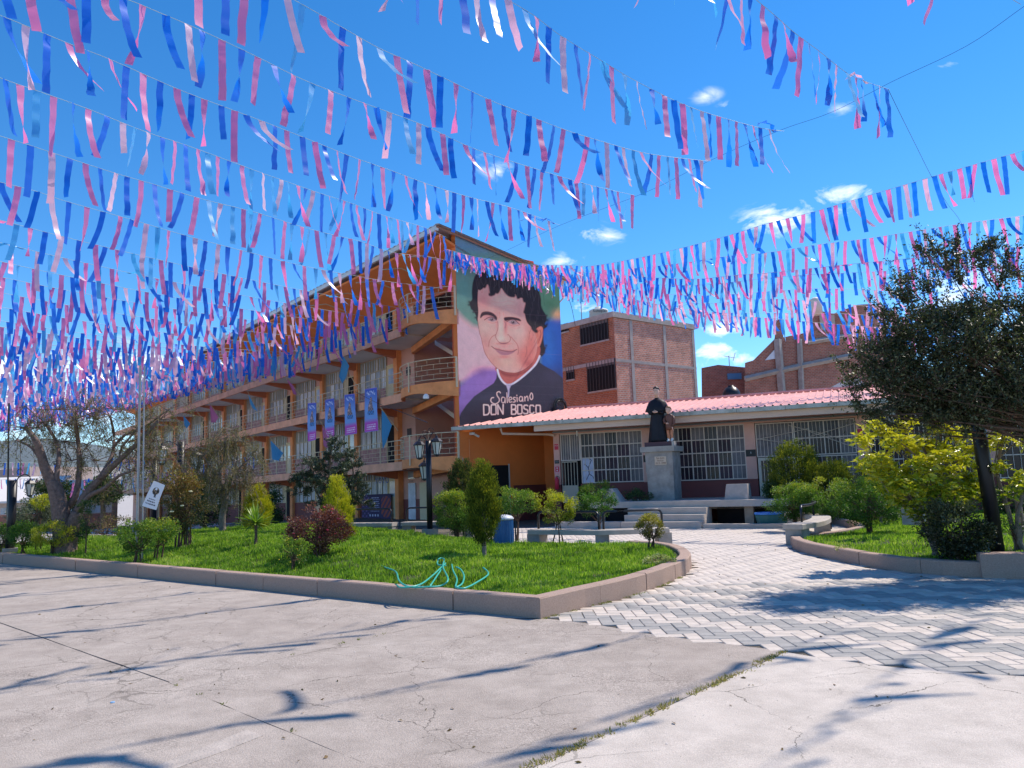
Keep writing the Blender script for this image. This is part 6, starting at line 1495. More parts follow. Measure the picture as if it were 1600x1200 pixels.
def tree_right():
    base = Vector((8.9, 11.5, .2)); root = empty('tree', base, 'big dark small leaved tree filling the right edge, rising over the pink roof', 'tree'); g = np.random.default_rng(12)
    bb = MB(); limb(bb, [base-Vector((0, 0, .1)), base+Vector((-.05, 0, .8)), base+Vector((.05, .1, 1.6))], .17, .13, 9); bb.build('trunk', M_bark, root, smooth=True)
    # limbs fan out and up, twigs rise through the crown's upper side
    cl = []; 
    outline = [(1345,640),(1330,600),(1345,560),(1385,545),(1400,520),(1370,575),(1390,500),(1420,470),(1410,440),(1440,500),(1450,455),(1480,420),(1465,395),(1500,440),(1520,400),(1535,420),(1560,450),(1590,430),(1600,480),(1640,440),(1680,470),(1730,500),(1760,560),(1780,620),(1750,660),(1700,690),(1640,690),(1590,680),(1540,660),(1500,640),(1460,640),(1420,650),(1390,665),(1370,650)]
    for (u, v) in outline: cl.append(np.array(WY(u, v, 11.1+g.uniform(-.4, .5))))
    for i in range(400):
        u = g.uniform(1335, 1790); v = g.uniform(430, 670)
        e_ = ((u-1600)/240)**2+((v-582)/108)**2
        if e_ > 1 or (u < 1440 and v < 520): continue
        Yc = 11.3+g.uniform(-1.1, 1.1)*math.sqrt(max(.05, 1-e_)); cl.append(np.array(WY(u, v, Yc)))
    hub = np.array(base)+np.array([0, .0, 1.6]); lb = MB()
    for k in range(13):
        a = 6.28*k/13; t = np.array([math.cos(a)*1.7-.3, math.sin(a)*1.2-.2, 1.0+1.5*g.random()])+hub; bb = MB(); limb(bb, [hub, (hub+t)/2+g.normal(0, .12, 3), t], .075, .025, 6); bb.build('limb', M_bark, root, smooth=True)
    L_ = Leaves(12); tw = MB()
    for c in cl:
        m_ = hub+(c-hub)*.55+g.normal(0, .12, 3); tw.tube([tuple(m_), tuple((m_+c)/2+g.normal(0, .06, 3)), tuple(c)], [.018, .011, .006], 4, cap=False)
        for i in range(7):
            d = g.normal(size=3)*.55; d[2] = abs(d[2])*.7+.25; d /= np.linalg.norm(d); ln = .42*(.5+.8*g.random()); e = c+d*ln; tw.tube([tuple(c-d*.05), tuple(e)], [.006, .002], 3, cap=False)
            k = 40; s = g.random((k, 1)); L_.put(c+(e-c)*s+g.normal(0, .035, (k, 3)), .052, .45, .1, axis=np.tile(d, (k, 1)), axw=.35)
        k = 64; q = g.normal(0, .17, (k, 3)); L_.put(c+q, .048, .42, .1)
    # long upright shoots against the sky
    for (u, v, du, dv) in ((1440,500,-30,-65),(1470,450,-15,-75),(1500,440,-10,-70),(1420,470,-35,-20),(1530,410,15,-35),(1405,560,-45,-25),(1385,520,-5,-40),(1480,420,-5,-50),(1565,440,12,-55),(1390,575,-50,-10),(1360,600,-30,12),(1600,460,10,-70),(1450,640,-5,20),(1510,650,0,30),(1380,640,-30,10),(1425,495,-25,-60),(1545,420,8,-45),(1580,430,-12,-60),(1460,430,-25,-45),(1490,400,8,-35),(1350,580,-40,-15),(1400,500,-40,-35)):
        a = np.array(WY(u, v, 11.0)); e = np.array(WY(u+du, v+dv, 10.9)); d = (e-a); tw.tube([tuple(a), tuple(a+d*.5+g.normal(0, .02, 3)), tuple(e)], [.010, .007, .003], 4, cap=False)
        k = 110; s = g.random((k, 1)); L_.put(a+d*s+g.normal(0, .022, (k, 3)), .045, .4, .2, axis=np.tile(d/np.linalg.norm(d), (k, 1)), axw=.4)
        for j in range(5):
            s0 = a+d*g.random(); d2 = d/np.linalg.norm(d)*.18+g.normal(0, .10, 3); tw.tube([tuple(s0), tuple(s0+d2)], [.004, .002], 3, cap=False); k = 26; L_.put(s0+d2*g.random((k, 1))+g.normal(0, .015, (k, 3)), .042, .4, .2)
    tag(tw.build('twigs', M_bark, root), kind='stuff'); wrap(L_.mesh('foliage', LOD), 'foliage', root)
tree_right()
def pruned_conifer():
    root = empty('pruned_conifer', WY(160, 805, 33), 'dark flat topped conifer beyond the forked tree', 'conifer'); g = np.random.default_rng(14)
    T = lambda u, v, dy=0.0: WY(u, v, 33+dy)
    bb = MB(); limb(bb, [T(162,825), T(161,800), T(160,775)], .14, .08, 7); 
    bb.build('trunk', M_bark, root); L_ = Leaves(14); tw = MB()
    for k in range(16):
        u = 140+44*k/15; e = T(u, 762-6*math.sin(math.pi*k/15)+abs(k-7.5)*1.2, g.uniform(-.6, .6)); tw.tube([tuple(T(160, 785)), tuple((T(160,778)+e)/2), tuple(e)], [.05, .03, .015], 4)
        for j in range(5): c = np.array(T(160,778))*(1-(.4+.15*j))+np.array(e)*(.4+.15*j); L_.put(c+g.normal(0, .15, (120, 3)), .16, .3, .6)
    tag(tw.build('branches', M_bark, root), kind='stuff'); wrap(L_.mesh('foliage', LD), 'foliage', root)
pruned_conifer()
bush('round_shrub', V3(W(78, 822, -.3), -.4), (1.5, 1.2, 1.35), 1.7, LD, 'dark round shrub in front of the low white roofed building', nc=60, per=160, leaf=.13, cs=.42, seed=80, stems=5, stemr=.05)
bush('grey_shrub', V3(W(48, 826, -.2), -.3), (1.1, .9, .8), .9, leafmat('leaf_grey', [(.05,.07,.04), (.12,.15,.09), (.25,.27,.18)], .2), 'greyish shrub left of the dark round shrub', nc=40, per=140, leaf=.11, cs=.32, seed=81, stems=5, stemr=.04)
bush('dark_shrub', V3(W(320, 832, 0), .0), (1.0, .8, 1.05), 1.25, LD, 'dark tall shrub in the shade behind the leggy rose bush', nc=50, per=150, leaf=.08, cs=.3, seed=82, stems=5, stemr=.04)
bush('dark_shrub', V3(W(425, 826, 0), .0), (.5, .5, .8), .9, LD, 'dark shrub in the shade right of the golden conifer', nc=30, per=120, leaf=.08, cs=.22, seed=83, stems=4, stemr=.03)
# umbrella plant with golden whorls, and its neighbours
def umbrella_plant(name, base, tips, label, seed, leaf=.15, per=3):
    g = np.random.default_rng(seed); root = empty(name, base, label, 'shrub'); base = np.array(base); L_ = Leaves(seed); sb = MB()
    trunks = [base+np.array([g.uniform(-.25, .25), g.uniform(-.2, .2), .75+.5*g.random()]) for _ in range(5)]
    for i, t in enumerate(trunks): sb.tube([tuple(base+g.normal(0, .05, 3)*[1, 1, 0]-np.array([0, 0, .03])), tuple((base+t)/2+g.normal(0, .04, 3)), tuple(t)], [.042, .034, .026], 7)
    for tp in tips:
        tp = np.array(tp); t = min(trunks, key=lambda q: np.linalg.norm(q-tp)); sb.tube([tuple(t), tuple((t+tp)/2+g.normal(0, .06, 3)), tuple(tp)], [.018, .013, .009], 5)
        for j in range(per*3):
            c = tp+g.normal(0, .085, 3)*[1, 1, .8]; n = 7; ax0 = g.normal(size=3)*.5+np.array([0, 0, 1.0]); ax0 /= np.linalg.norm(ax0); u_ = np.cross(ax0, [1, 0, 0]); u_ /= np.linalg.norm(u_); w_ = np.cross(ax0, u_)
            an = np.arange(n)/n*6.283+g.random()*6; D = np.outer(np.cos(an), u_)+np.outer(np.sin(an), w_)+ax0*.15-np.array([0, 0, .25])
            L_.put(np.tile(c, (n, 1)), leaf*(.7+.4*g.random()), .38, 0, np.full(n, np.clip(.35+.6*(c[2]-base[2]-.6)/1.4+g.normal(0, .15), .05, .95)), axis=D/np.linalg.norm(D, axis=1)[:, None], axw=.93)
    sb.build('stems', M_barkg, root); wrap(L_.mesh('foliage', LS), 'foliage', root)
tips = [WY(u, v, 12.8+d) for (u, v, d) in ((1395,690,0),(1370,665,.2),(1350,690,-.1),(1375,720,-.3),(1410,665,.3),(1420,700,.0),(1440,725,-.4),(1415,655,.5),(1440,690,.3),(1465,660,.1),(1470,635,.3),(1475,700,0),(1455,750,-.5),(1430,760,-.6),(1400,745,-.3),(1380,755,.2),(1485,735,-.4),(1470,770,-.5),(1510,745,.2),(1520,700,.2),(1500,680,.4),(1530,760,.0),(1515,780,-.2),(1540,690,.4),(1495,790,-.4),(1440,785,-.4),(1400,780,0),(1460,715,-.3),(1430,800,-.2),(1470,810,-.3),(1505,765,-.1),(1410,760,-.5),(1425,775,.2),(1385,735,.1),(1450,700,.4),(1480,670,.2),(1405,690,-.3),(1380,675,.1),(1450,770,.1),(1485,755,.2),(1365,735,-.2),(1350,720,.3),(1535,730,.3),(1425,735,.2),(1500,715,-.2))]
umbrella_plant('umbrella_shrub', ZR(1462, 868), [tuple(t) for t in tips], 'wide shrub of golden green whorled leaves on pale branching stems', 15, .125, 7)
tips = [WY(u, v, 12.2+d) for (u, v, d) in ((1572,660,0),(1560,690,.1),(1588,690,.2),(1580,640,.1),(1568,730,0),(1592,745,.2),(1602,760,0),(1575,770,.2))]
umbrella_plant('umbrella_shrub', ZR(1592, 860), [tuple(t) for t in tips], 'narrow golden leaved shrub right of the thick black pole', 16, .11, 4)
bush('dark_shrub', ZR(1500, 878), (.52, .42, .42), .48, LOD, 'dense dark shrub at the foot of the thick black pole', nc=70, per=140, leaf=.045, cs=.15, seed=84, stems=8, topt=(.1, .7))
bush('sapling', ZR(1590, 862), (.22, .2, .20), .48, LD, 'thin leaning sapling at the right edge of the lawn', 'sapling', nc=16, per=22, leaf=.035, cs=.10, seed=85, stems=2, stemr=.010)
bush('dark_shrub', V3(W(1590, 812, .1), .1), (.9, .6, .5), .5, LD, 'dark low shrub in the shade at the right edge', nc=40, per=120, leaf=.06, cs=.2, seed=86, stems=5)
# ================================================================== RIBBON BUNTING
def satin(name, col, tcol, sheen):
    mt = clothmat(name, col, tcol, .5, .36, 1.0); b = [n for n in mt.node_tree.nodes if n.type == 'BSDF_PRINCIPLED'][0]
    b.inputs['Sheen Weight'].default_value = .8; b.inputs['Sheen Tint'].default_value = (*sheen, 1); b.inputs['Sheen Roughness'].default_value = .35
    return mt
M_rb = satin('satin_blue', (.012, .17, .78), (.006, .24, .95), (.5, .9, 1)); M_rp = satin('satin_pink', (.94, .30, .54), (.97, .20, .52), (1, .85, .93))
M_rb2 = satin('satin_blue_sunlit', (.10, .46, .86), (.06, .50, .95), (.7, .95, 1)); M_rp2 = satin('satin_pink_sunlit', (.96, .66, .76), (.97, .50, .66), (1, .92, .96))  # paler copies of both satins, sunlit look put into the colour
M_cord = mat('bunting_cord', (.45, .55, .52), .6)
def ribbon_shape(g, kind):
    """a strip of satin hanging from the origin; local X runs along the cord"""
    n = 11; Lr = .95*g.uniform(.86, 1.08); wd = .118; twist = g.normal(0, .32)+(g.choice([-1, 1])*g.uniform(1.0, 3.0) if g.random() < .22 else 0); ph0 = g.normal(0, .12)
    sx, sy = g.normal(.0, .10), g.normal(0, .12); fr = g.uniform(1.5, 3.2); fa = g.uniform(.008, .035); kink = g.uniform(.3, .8); kk = g.choice([0, 0, 1])*g.normal(0, .5)
    if kind == 'blown': sx = g.normal(.38, .18); sy = g.normal(0, .3); twist *= 1.3
    if kind == 'stream': sx = g.choice([-1, 1])*g.uniform(.6, .9); sy = g.normal(0, .3); twist = g.normal(0, 2.5); fa = .09
    c = np.zeros(3); vs = []; dirx, diry = 0.0, 0.0
    for i in range(n):
        t = i/(n-1); ph = ph0+twist*t**1.3+(.5*kk if t > kink else 0); w_ = wd*(1-.10*math.sin(3.14*t)*abs(math.sin(twist)))
        if i:
            d = np.array([sx*2*t**.7+fa*math.cos(fr*6.28*t)*3, sy*2*t**.7+fa*math.sin(fr*6.28*t+1)*4+(.35*kk if abs(t-kink) < .06 else 0), -1.0]); 
            if kind == 'stream': d[2] = -.35+.5*math.sin(5*t)
            d /= np.linalg.norm(d); c = c+d*Lr/(n-1)+np.array([0, .016*math.sin(fr*9*t+ph0*40), 0])
        a = np.array([math.cos(ph), math.sin(ph), 0])*w_/2; vs += [c-a, c+a]
    fs = [(2*i, 2*i+1, 2*i+3, 2*i+2) for i in range(n-1)]
    return np.array(vs), fs
g_ = np.random.default_rng(21)
SH = {'hang': [ribbon_shape(g_, 'hang') for _ in range(30)], 'blown': [ribbon_shape(g_, 'blown') for _ in range(9)], 'stream': [ribbon_shape(g_, 'stream') for _ in range(7)]}
RM = {}
for k_, L__ in SH.items():
    for i, (v, f) in enumerate(L__):
        for c, mt in enumerate((M_rp, M_rb, M_rp2, M_rb2)):
            me = bpy.data.meshes.new('ribbon'); me.from_pydata([tuple(x) for x in v], [], f); me.materials.append(mt); me.polygons.foreach_set('use_smooth', [True]*len(f)); me.update(); RM[(k_, i, c)] = me
def vplane(A, B_, u, v):
    """where the sight line (u, v) crosses the upright plane through A and B"""
    d = (B_-A).to_2d().normalized(); n = Vector((-d.y, d.x)); r = ray(u, v); e = EYE
    t = ((A.x-e.x)*n.x+(A.y-e.y)*n.y)/(r.x*n.x+r.y*n.y); return e+r*t
def bunting(pts, A, B_, label, spacing=.40, indiv=True, wind=.1, tangle=0.0, seed=1, scale=1.0, group='strings of pink and blue ribbons over the yard', r=.006, skip=0.0, tangle_end=0.0, ramp=False):
    g = np.random.default_rng(seed)
    P2 = catmull(pts, False, 6); P3 = [vplane(A, B_, u, v) for u, v in P2]
    root = empty('ribbon_string', P3[0], label, 'bunting', group)
    cb = MB(); k = max(1, len(P3)//60); cb.tube([tuple(p) for p in P3], r, 4); cb.build('cord', M_cord, root)
    cum = [0.0]
    for a, c in zip(P3, P3[1:]): cum.append(cum[-1]+(c-a).length)
    tot = cum[-1]; s = spacing*.3; i = 0; seg = 0; V_ = []; F_ = []; MI = []; n = 0
    while s < tot-.05:
        while cum[seg+1] < s: seg += 1
        q = (s-cum[seg])/(cum[seg+1]-cum[seg]+1e-9); p = P3[seg].lerp(P3[seg+1], q); d = (P3[seg+1]-P3[seg]).normalized(); fr = s/tot
        c = i % 2
        tg = tangle+tangle_end*max(0, fr-.75)*4; rr = g.random(); nearw = min(1, .66+.34*max(0, s-3)/9) if ramp else 1.0; kind = 'stream' if rr < tg*.45 else ('blown' if rr < tg+wind else 'hang'); m_ = int(g.integers(len(SH[kind])))
        yaw = math.atan2(d.y, d.x)+g.normal(0, .25)+(math.pi if (g.random() < .5 and kind == 'hang') else 0); tl = g.normal(0, .07); tl2 = g.normal(.0, .07); sc_ = scale*g.uniform(.93, 1.06)*nearw
        c = c+2 if g.random() < ((.24 if c == 0 else .18) if indiv else (.60 if c == 0 else .34)) else c  # far strings draw more of the sunlit-coloured copies
        i += 1; s += spacing*g.uniform(.72, 1.28)
        if g.random() < skip: continue
        M = Matrix.Translation(p) @ Matrix.Rotation(yaw, 4, 'Z') @ Matrix.Rotation(tl, 4, 'X') @ Matrix.Rotation(tl2, 4, 'Y') @ Matrix.Scale(sc_, 4)
        if indiv and n < 300:
            o = bpy.data.objects.new('ribbon', RM[(kind, m_, c)]); COL.objects.link(o); o.parent = root; o.matrix_parent_inverse = Matrix.Translation(-P3[0]); o.matrix_basis = M; n += 1
        else:
            v, f = SH[kind][m_]; A3 = np.array(M)[:3, :3]; k0 = len(V_); V_ += list(v @ A3.T+np.array(M)[:3, 3]); F_ += [tuple(k0+t for t in x) for x in f]; MI += [c]*len(f)
    if V_: tag(wrap(npmesh('ribbon_fringe', V_, F_, [M_rp, M_rb, M_rp2, M_rb2], mi=MI, smooth=True), 'ribbon_fringe', root), kind='stuff')
    return root
Zr = 10.0
A_ = [
 ([(-60,-95),(60,-45),(130,-18),(195,-2),(250,20),(320,50),(400,88),(475,125),(560,158),(660,195),(740,232),(850,268),(925,290),(990,305)], 'ribbon string across the top left, its end tangled above the portrait', .12, .35),
 ([(300,-70),(370,-40),(450,-5),(542,47),(592,75),(650,101),(700,125),(767,157),(802,171),(875,200),(937,220),(1012,240),(1107,252)], 'ribbon string from the top left of centre whose dense end hangs over the brick house', .12, .1),
 ([(560,-120),(640,-78),(720,-38),(820,15),(875,55),(940,95),(1000,130),(1080,168),(1180,198),(1225,205)], 'ribbon string dropping steeply from the top centre to the bare cable', .18, .1),
 ([(900,-210),(980,-160),(1050,-105),(1120,-50),(1200,15),(1240,50),(1280,80),(1330,118),(1390,140)], 'short ribbon string at the top right whose last ribbons bunch on the cable', .10, .6),
 ([(-40,8),(35,38),(100,65),(170,92),(245,125),(300,148),(417,192),(500,225),(550,245),(607,265),(672,289),(730,307),(800,325),(875,352)], 'ribbon string from the upper left ending in loose ribbons beside the school roof corner', .10, .9),
]
for i, (pts, lb, sp, te) in enumerate(A_):
    A = W(*pts[0], Zr); B_ = W(*pts[-1], Zr); bunting(pts, A, B_, lb, .35, True, .16, .04, 100+i, tangle_end=te*.5, scale=1.16)
CN = P(0.0, -.2, 10.2)
Bn = [
 ([(-40,106),(15,127),(87,152),(150,175),(225,205),(300,230),(400,267),(437,280),(500,302),(550,318),(600,337),(662,355),(700,372)], 9.8, 'ribbon string ending at the very tip of the school roof'),
 ([(-40,200),(37,224),(107,247),(175,269),(237,287),(262,295),(320,312),(400,332),(457,350),(500,362),(562,377),(612,394),(675,402),(707,410)], 9.7, 'ribbon string ending where the painted wall meets the top gallery'),
 ([(-40,275),(50,297),(95,312),(140,325),(212,345),(262,360),(330,379),(400,397),(437,407),(500,421),(550,430),(607,440),(680,449)], 9.6, 'ribbon string ending on the rail of the top bowed landing'),
]
for i, (pts, z, lb) in enumerate(Bn):
    A = W(*pts[0], z); B_ = WY(*pts[-1], 29.6); bunting(pts, A, B_, lb, .37, True, .06, .0, 120+i, tangle_end=.1, scale=1.24)
y0s = [339,375,405,430,455,478,500,520,538,555,571,587,601,614,626,637,647,655]
ends = [(640,484),(610,500),(585,512),(560,520),(535,532),(505,543),(480,552),(455,558),(430,562),(405,567),(380,572),(355,578),(330,584),(305,590),(285,596),(265,602),(245,608),(225,613)]
ordn = ['fourth','fifth','sixth','seventh','eighth','ninth','tenth','eleventh','twelfth','thirteenth','fourteenth','fifteenth','sixteenth','seventeenth','eighteenth','nineteenth','twentieth','lowest']
def facL(u, d=-.4):
    a = (u-800)/FPX; o = C0+N1*d; return (a*o.y-o.x)/(E1.x-a*E1.y)
for i, (y0, (ue, ve)) in enumerate(zip(y0s, ends)):
    z = 9.5-2.9*(i/17)**1.3; pts = []
    for k in range(9):
        t = k/8; u = -40+(ue+40)*t; v = (y0-6)+(ve-y0+6)*t+9*4*t*(1-t); pts.append((u, v))
    Lf = facL(ue); B_ = WY(ue, ve, (C0+E1*Lf+N1*-.4).y); A = W(*pts[0], z)
    near_ = i < 7
    bunting(pts, A, B_, ('lowest ribbon string of the left hand fan, just above the trees' if i == 17 else '%s ribbon string from the top at the left edge that reaches the school front' % ordn[i]), .37 if i < 8 else .29, near_, .07, .02, 140+i, r=.006+.0004*i, scale=1.22)
for i in range(6, 17):
    for q_ in ((.5,) if i < 11 else (.33, .67)):
        y0 = y0s[i]+(y0s[i+1]-y0s[i])*q_; ue = ends[i][0]+(ends[i+1][0]-ends[i][0])*q_; ve = ends[i][1]+(ends[i+1][1]-ends[i][1])*q_; z = 9.5-2.9*((i+q_)/17)**1.3; pts = []
        for k in range(9): t = k/8; pts.append((-40+(ue+40)*t, (y0-6)+(ve-y0+6)*t+9*4*t*(1-t)))
        B_ = WY(ue, ve, (C0+E1*facL(ue)+N1*-.4).y); A = W(*pts[0], z)
        bunting(pts, A, B_, 'tightly packed far ribbon string low on the left, between the %s and %s strings down' % (ordn[i], ordn[i+1]) if q_ != .67 else 'tightly packed far ribbon string low on the left, just above the %s string down' % ordn[i+1], .42, False, .10, .03, 240+i*3+int(q_*10), r=.012, scale=1.22, group='tightly packed far ribbon strings low on the left')
RS = [
 ([(700,390),(760,405),(830,413),(895,415),(930,415),(1012,400),(1087,382),(1145,366),(1200,349),(1275,330),(1335,312),(1440,281),(1512,260),(1600,235),(1680,208)], 10, 'topmost ribbon string of the right hand fan, leaving at the right edge highest', .22, True),
 ([(701,393),(780,408),(870,418),(950,422),(1050,413),(1140,400),(1205,394),(1280,382),(1360,372),(1500,350),(1600,337),(1680,326)], 10, 'second ribbon string down at the right edge', .23, True),
 ([(702,395),(780,410),(880,422),(980,431),(1080,436),(1150,430),(1215,425),(1307,415),(1437,402),(1512,392),(1600,385),(1680,378)], 10, 'third ribbon string down at the right edge, touching the top of the dark tree', .22, True),
 ([(703,397),(790,413),(900,430),(1000,443),(1100,445),(1225,432),(1375,424),(1500,418),(1640,413)], 10, 'fourth ribbon string down on the right, passing behind the dark tree top', .22, False),
 ([(703,399),(800,417),(900,437),(1000,454),(1100,462),(1275,451),(1412,456),(1475,456),(1600,458)], 10, 'sparse ribbon string of the right fan that sags level above the far brick roofs', .22, False),
 ([(704,401),(800,420),(900,443),(1000,463),(1100,474),(1200,467),(1287,472),(1375,480),(1500,486)], 10, 'ribbon string crossing the curved roof of the tallest far brick house', .22, False),
 ([(704,403),(800,423),(900,448),(1000,470),(1100,487),(1200,489),(1312,490),(1387,495),(1480,500)], 10, 'last but one ribbon string of the right hand fan', .20, False),
 ([(800,426),(880,446),(925,456),(1025,475),(1125,492),(1200,497),(1275,504),(1350,510),(1387,512),(1500,520)], 10, 'lowest dense ribbon string of the right hand fan, over the brick houses', .17, False),
]
for i, (pts, z, lb, sp, ind) in enumerate(RS):
    z = [10, 9.9, 8.6, 8.0, 7.4, 7.0, 6.8, 6.2][i]; B_ = W(*pts[-1], z); A = P(0, -.1, 10.2) if i < 7 else None
    A = WY(*pts[0], 29.6)
    bunting(pts, A, B_, lb, sp, ind, .14, .05 if i < 3 else .10, 180+i, group='strings of pink and blue ribbons fanning to the right', scale=(1.05, 1.05, .95)[i] if i < 3 else .86, skip=0.0 if i < 3 else .08, ramp=True)
# extra bunch where the strings are tied to the wall corner
bunting([(697,389),(720,396),(745,402),(775,408),(830,416)], WY(697,389,29.4), WY(830,416,31.2), 'thick tuft of ribbons tied at the wall corner above the portrait', .06, False, .3, .1, 199, scale=.62, group='strings of pink and blue ribbons fanning to the right')
# strings overhead, nearer than the frame shows; their shadows lie on the yard
for i, (a, c) in enumerate((((11.6, 12.9), (-1.5, -2.5)), ((13.6, 10.4), (2, -4)), ((9.6, 13.2), (-2.5, 4.2)), ((10.7, 12.9), (-1.5, 1.0)))):
    A = Vector((a[0], a[1], 10)); B_ = Vector((c[0], c[1], 10.2)); n = 14; root = None
    P3 = [A.lerp(B_, k/n)-Vector((0, 0, .55*4*(k/n)*(1-k/n))) for k in range(n+1)]
    root = empty('ribbon_string', A, ('ribbon string overhead at the right, nearer than the photo shows', 'nearest ribbon string overhead, above and behind the view', 'ribbon string overhead just above the top edge of the photo', 'second ribbon string overhead above the top edge of the photo')[i], 'bunting', 'strings of pink and blue ribbons over the yard'); MB().tube([tuple(p) for p in P3], .006, 4).build('cord', M_cord, root)
    s_ = (1.2, .2, 3.2, 2.6)[i]; k = 0; tot = (B_-A).length; dd = (B_-A).normalized()
    while s_ < tot:
        f = s_/tot; p = A.lerp(B_, f)-Vector((0, 0, .55*4*f*(1-f))); kd = 'blown' if g_.random() < .25 else 'hang'; m_ = int(g_.integers(len(SH[kd]))); o = bpy.data.objects.new('ribbon', RM[(kd, m_, k % 2)]); COL.objects.link(o); o.parent = root; o.matrix_parent_inverse = Matrix.Translation(-A)
        o.matrix_basis = Matrix.Translation(p) @ Matrix.Rotation(math.atan2(dd.y, dd.x)+g_.normal(0, .25), 4, 'Z') @ Matrix.Rotation(g_.normal(0, .1), 4, 'X') @ Matrix.Scale(1.1, 4); s_ += .45*g_.uniform(.75, 1.3); k += 1
FB = [([(-30,723),(30,723),(88,725)], 40, 'short far string of ribbons above the white roof at far left'), ([(-30,752),(40,748),(100,750),(150,752)], 50, 'far string of ribbons along the white roof edge'), ([(112,755),(145,746),(188,735)], 46, 'far string of ribbons behind the forked tree'), ([(168,716),(205,718),(245,722)], 56, 'far string of ribbons high behind the flagpole'), ([(180,752),(260,738),(330,724),(400,712)], 47, 'far string of ribbons along the lowest gallery')]
for i, (pts, Y, lb) in enumerate(FB):
    bunting(pts, WY(*pts[0], Y), WY(*pts[-1], Y+1), lb, .30, False, .05, 0, 210+i, scale=.7 if i < 2 else .9, group='far strings of ribbons near the low buildings', r=.01)
# bare cables
def cable(name, pts, r, label, Yz=None, z=10.0):
    P3 = [W(u, v, z) if Yz is None else WY(u, v, Yz[i]) for i, (u, v) in enumerate(pts)]
    P3 = [tuple(p) for p in P3]; P4 = catmull(P3, False, 5); return tag(MB().tube([tuple(p) for p in P4], r, 5).build(name, mat('cable_black', (.02,.02,.022)), None), label, 'cable')
cable('support_cable', [(1680,-45),(1600,10),(1510,72),(1395,127),(1300,175),(1215,205),(1107,252),(1010,300),(875,352),(790,392),(735,415)], .0042, 'long thin cable from the top right corner that holds the ribbon strings')
a, c = W(1405, 180, 9.9), W(1525, 395, 10); 
cable('hanging_wire', [(1388,140),(1410,185),(1430,225),(1455,275),(1480,318),(1500,345),(1525,395)], .005, 'thin crooked wire dropping between two ribbon strings at the right', [16.3,17,18.5,20.5,22.5,24,27])
cable('thin_wire', [(885,455),(893,480),(899,510)], .012, 'short wire down to the brick house roof beside the painted wall', [36,36,36])
cable('guy_wire', [(555,612),(590,630),(625,643),(668,660)], .010, 'pale guy wire from the gallery banners to the lamp post', [33,30,25,18.6])
# ================================================================== LAMPS, FLAGS, BANNERS, POLES, BIN, HOSE
M_lp = mat('lamp_black', (.012, .012, .016), .42, .2, 8); M_lg = mat('lantern_glass', (.62, .60, .55), .35, .1, 4, spec=.6)
def lantern(c, s, parent, tilt=0.0):
    b = MB(); n = 6; c = Vector(c)
    def ring(r, z): return [c+Vector((r*s*math.cos(6.283*k/n+.3), r*s*math.sin(6.283*k/n+.3), z*s)) for k in range(n)]
    body = MB(); lo, hi = ring(.075, 0), ring(.14, .34); body.add(lo+hi, [(k, (k+1) % n, n+(k+1) % n, n+k) for k in range(n)]+[tuple(range(n))[::-1]]); 
    b.lathe([(.165, .33), (.17, .35), (.10, .43), (.04, .46), (.03, .50), (.005, .52)], (0, 0, 0), 6); b.v = [(c.x+x*s, c.y+y*s, c.z+z*s) for x, y, z in b.v]
    for k in range(n): b.bar(lo[k], hi[k], .012*s, 4)
    k0 = len(b.v); b.lathe([(.02, -.06), (.085, -.03), (.085, .0)], (0, 0, 0), 6); b.v[k0:] = [(c.x+x*s, c.y+y*s, c.z+z*s) for x, y, z in b.v[k0:]]
    f = b.build('lantern', M_lp, parent); body.build('lantern_glass', M_lg, f)
def lamp_post(base, h, r, arms, label, block=.22, blockh=.22, lean=(0, 0), s=1.0, grp='black lantern posts'):
    base = Vector(base); root = empty('street_lamp', base, label, 'lamp post', grp); top = base+Vector((lean[0], lean[1], h))
    if blockh: b = MB(); b.box((base.x, base.y, base.z+blockh/2-.05), (block*1.5, block*1.5, blockh+.1), .6); b.build('footing', M_ped, root)
    MB().tube([base+Vector((0, 0, blockh-.01)), base.lerp(top, .5), top], [r, r, r*.97], 14).build('post', M_lp, root, smooth=True)
    for (a, ex, dz) in arms:
        d = Vector((math.cos(a), math.sin(a), 0)); b = MB(); p = top+Vector((0, 0, dz-.06))
        pt = [p-Vector((0, 0, .15)), p+d*ex*.3+Vector((0, 0, .10)), p+d*ex*.7+Vector((0, 0, .18)), p+d*ex+Vector((0, 0, .10))]; b.tube([tuple(q) for q in catmull([tuple(q) for q in pt], False, 4)], .014, 5)
        b.tube([tuple(p+d*(ex*.35+.07*math.cos(t))+Vector((0, 0, .25+.07*math.sin(t)))) for t in [i*.7 for i in range(9)]], .009, 4); b.build('scroll_arm', M_lp, root)
        lantern(p+d*ex+Vector((0, 0, -.42*s)), s, root)
    return root
lamp_post(Z0(672, 838), 2.62, .078, [(R_(215), .28, .02), (R_(350), .24, .10), (R_(120), .3, -.55)], 'tall black three lantern lamp post standing on the big lawn before the school')
lamp_post(Vector((7.55, 12.35, .1)), 3.0, .108, [(R_(60), .3, .1), (R_(240), .3, .1)], 'thick black post rising from the dark shrub into the dark tree', blockh=0, lean=(-.10, .05), s=.9)
q = ZR(1438, 815); lamp_post(WY(1428, 812, 16.5), 2.5, .075, [(R_(150), .26, .0), (R_(330), .26, 0)], 'black lantern lamp whose head shows under the dark tree', blockh=.25)
q = WY(281, 800, 27); lamp_post(Vector((q.x, q.y, 0)), 3.35, .13, [(R_(200), .62, -.10), (R_(345), .62, -.35)], 'black lantern post in front of the lowest gallery behind the rose bush', s=1.35)
q = WY(262, 800, 33); lamp_post(Vector((q.x-.6, q.y, 0)), 3.0, .12, [(R_(180), .4, -.2)], 'farther black lantern post seen just left of the rose bush top', s=1.2)
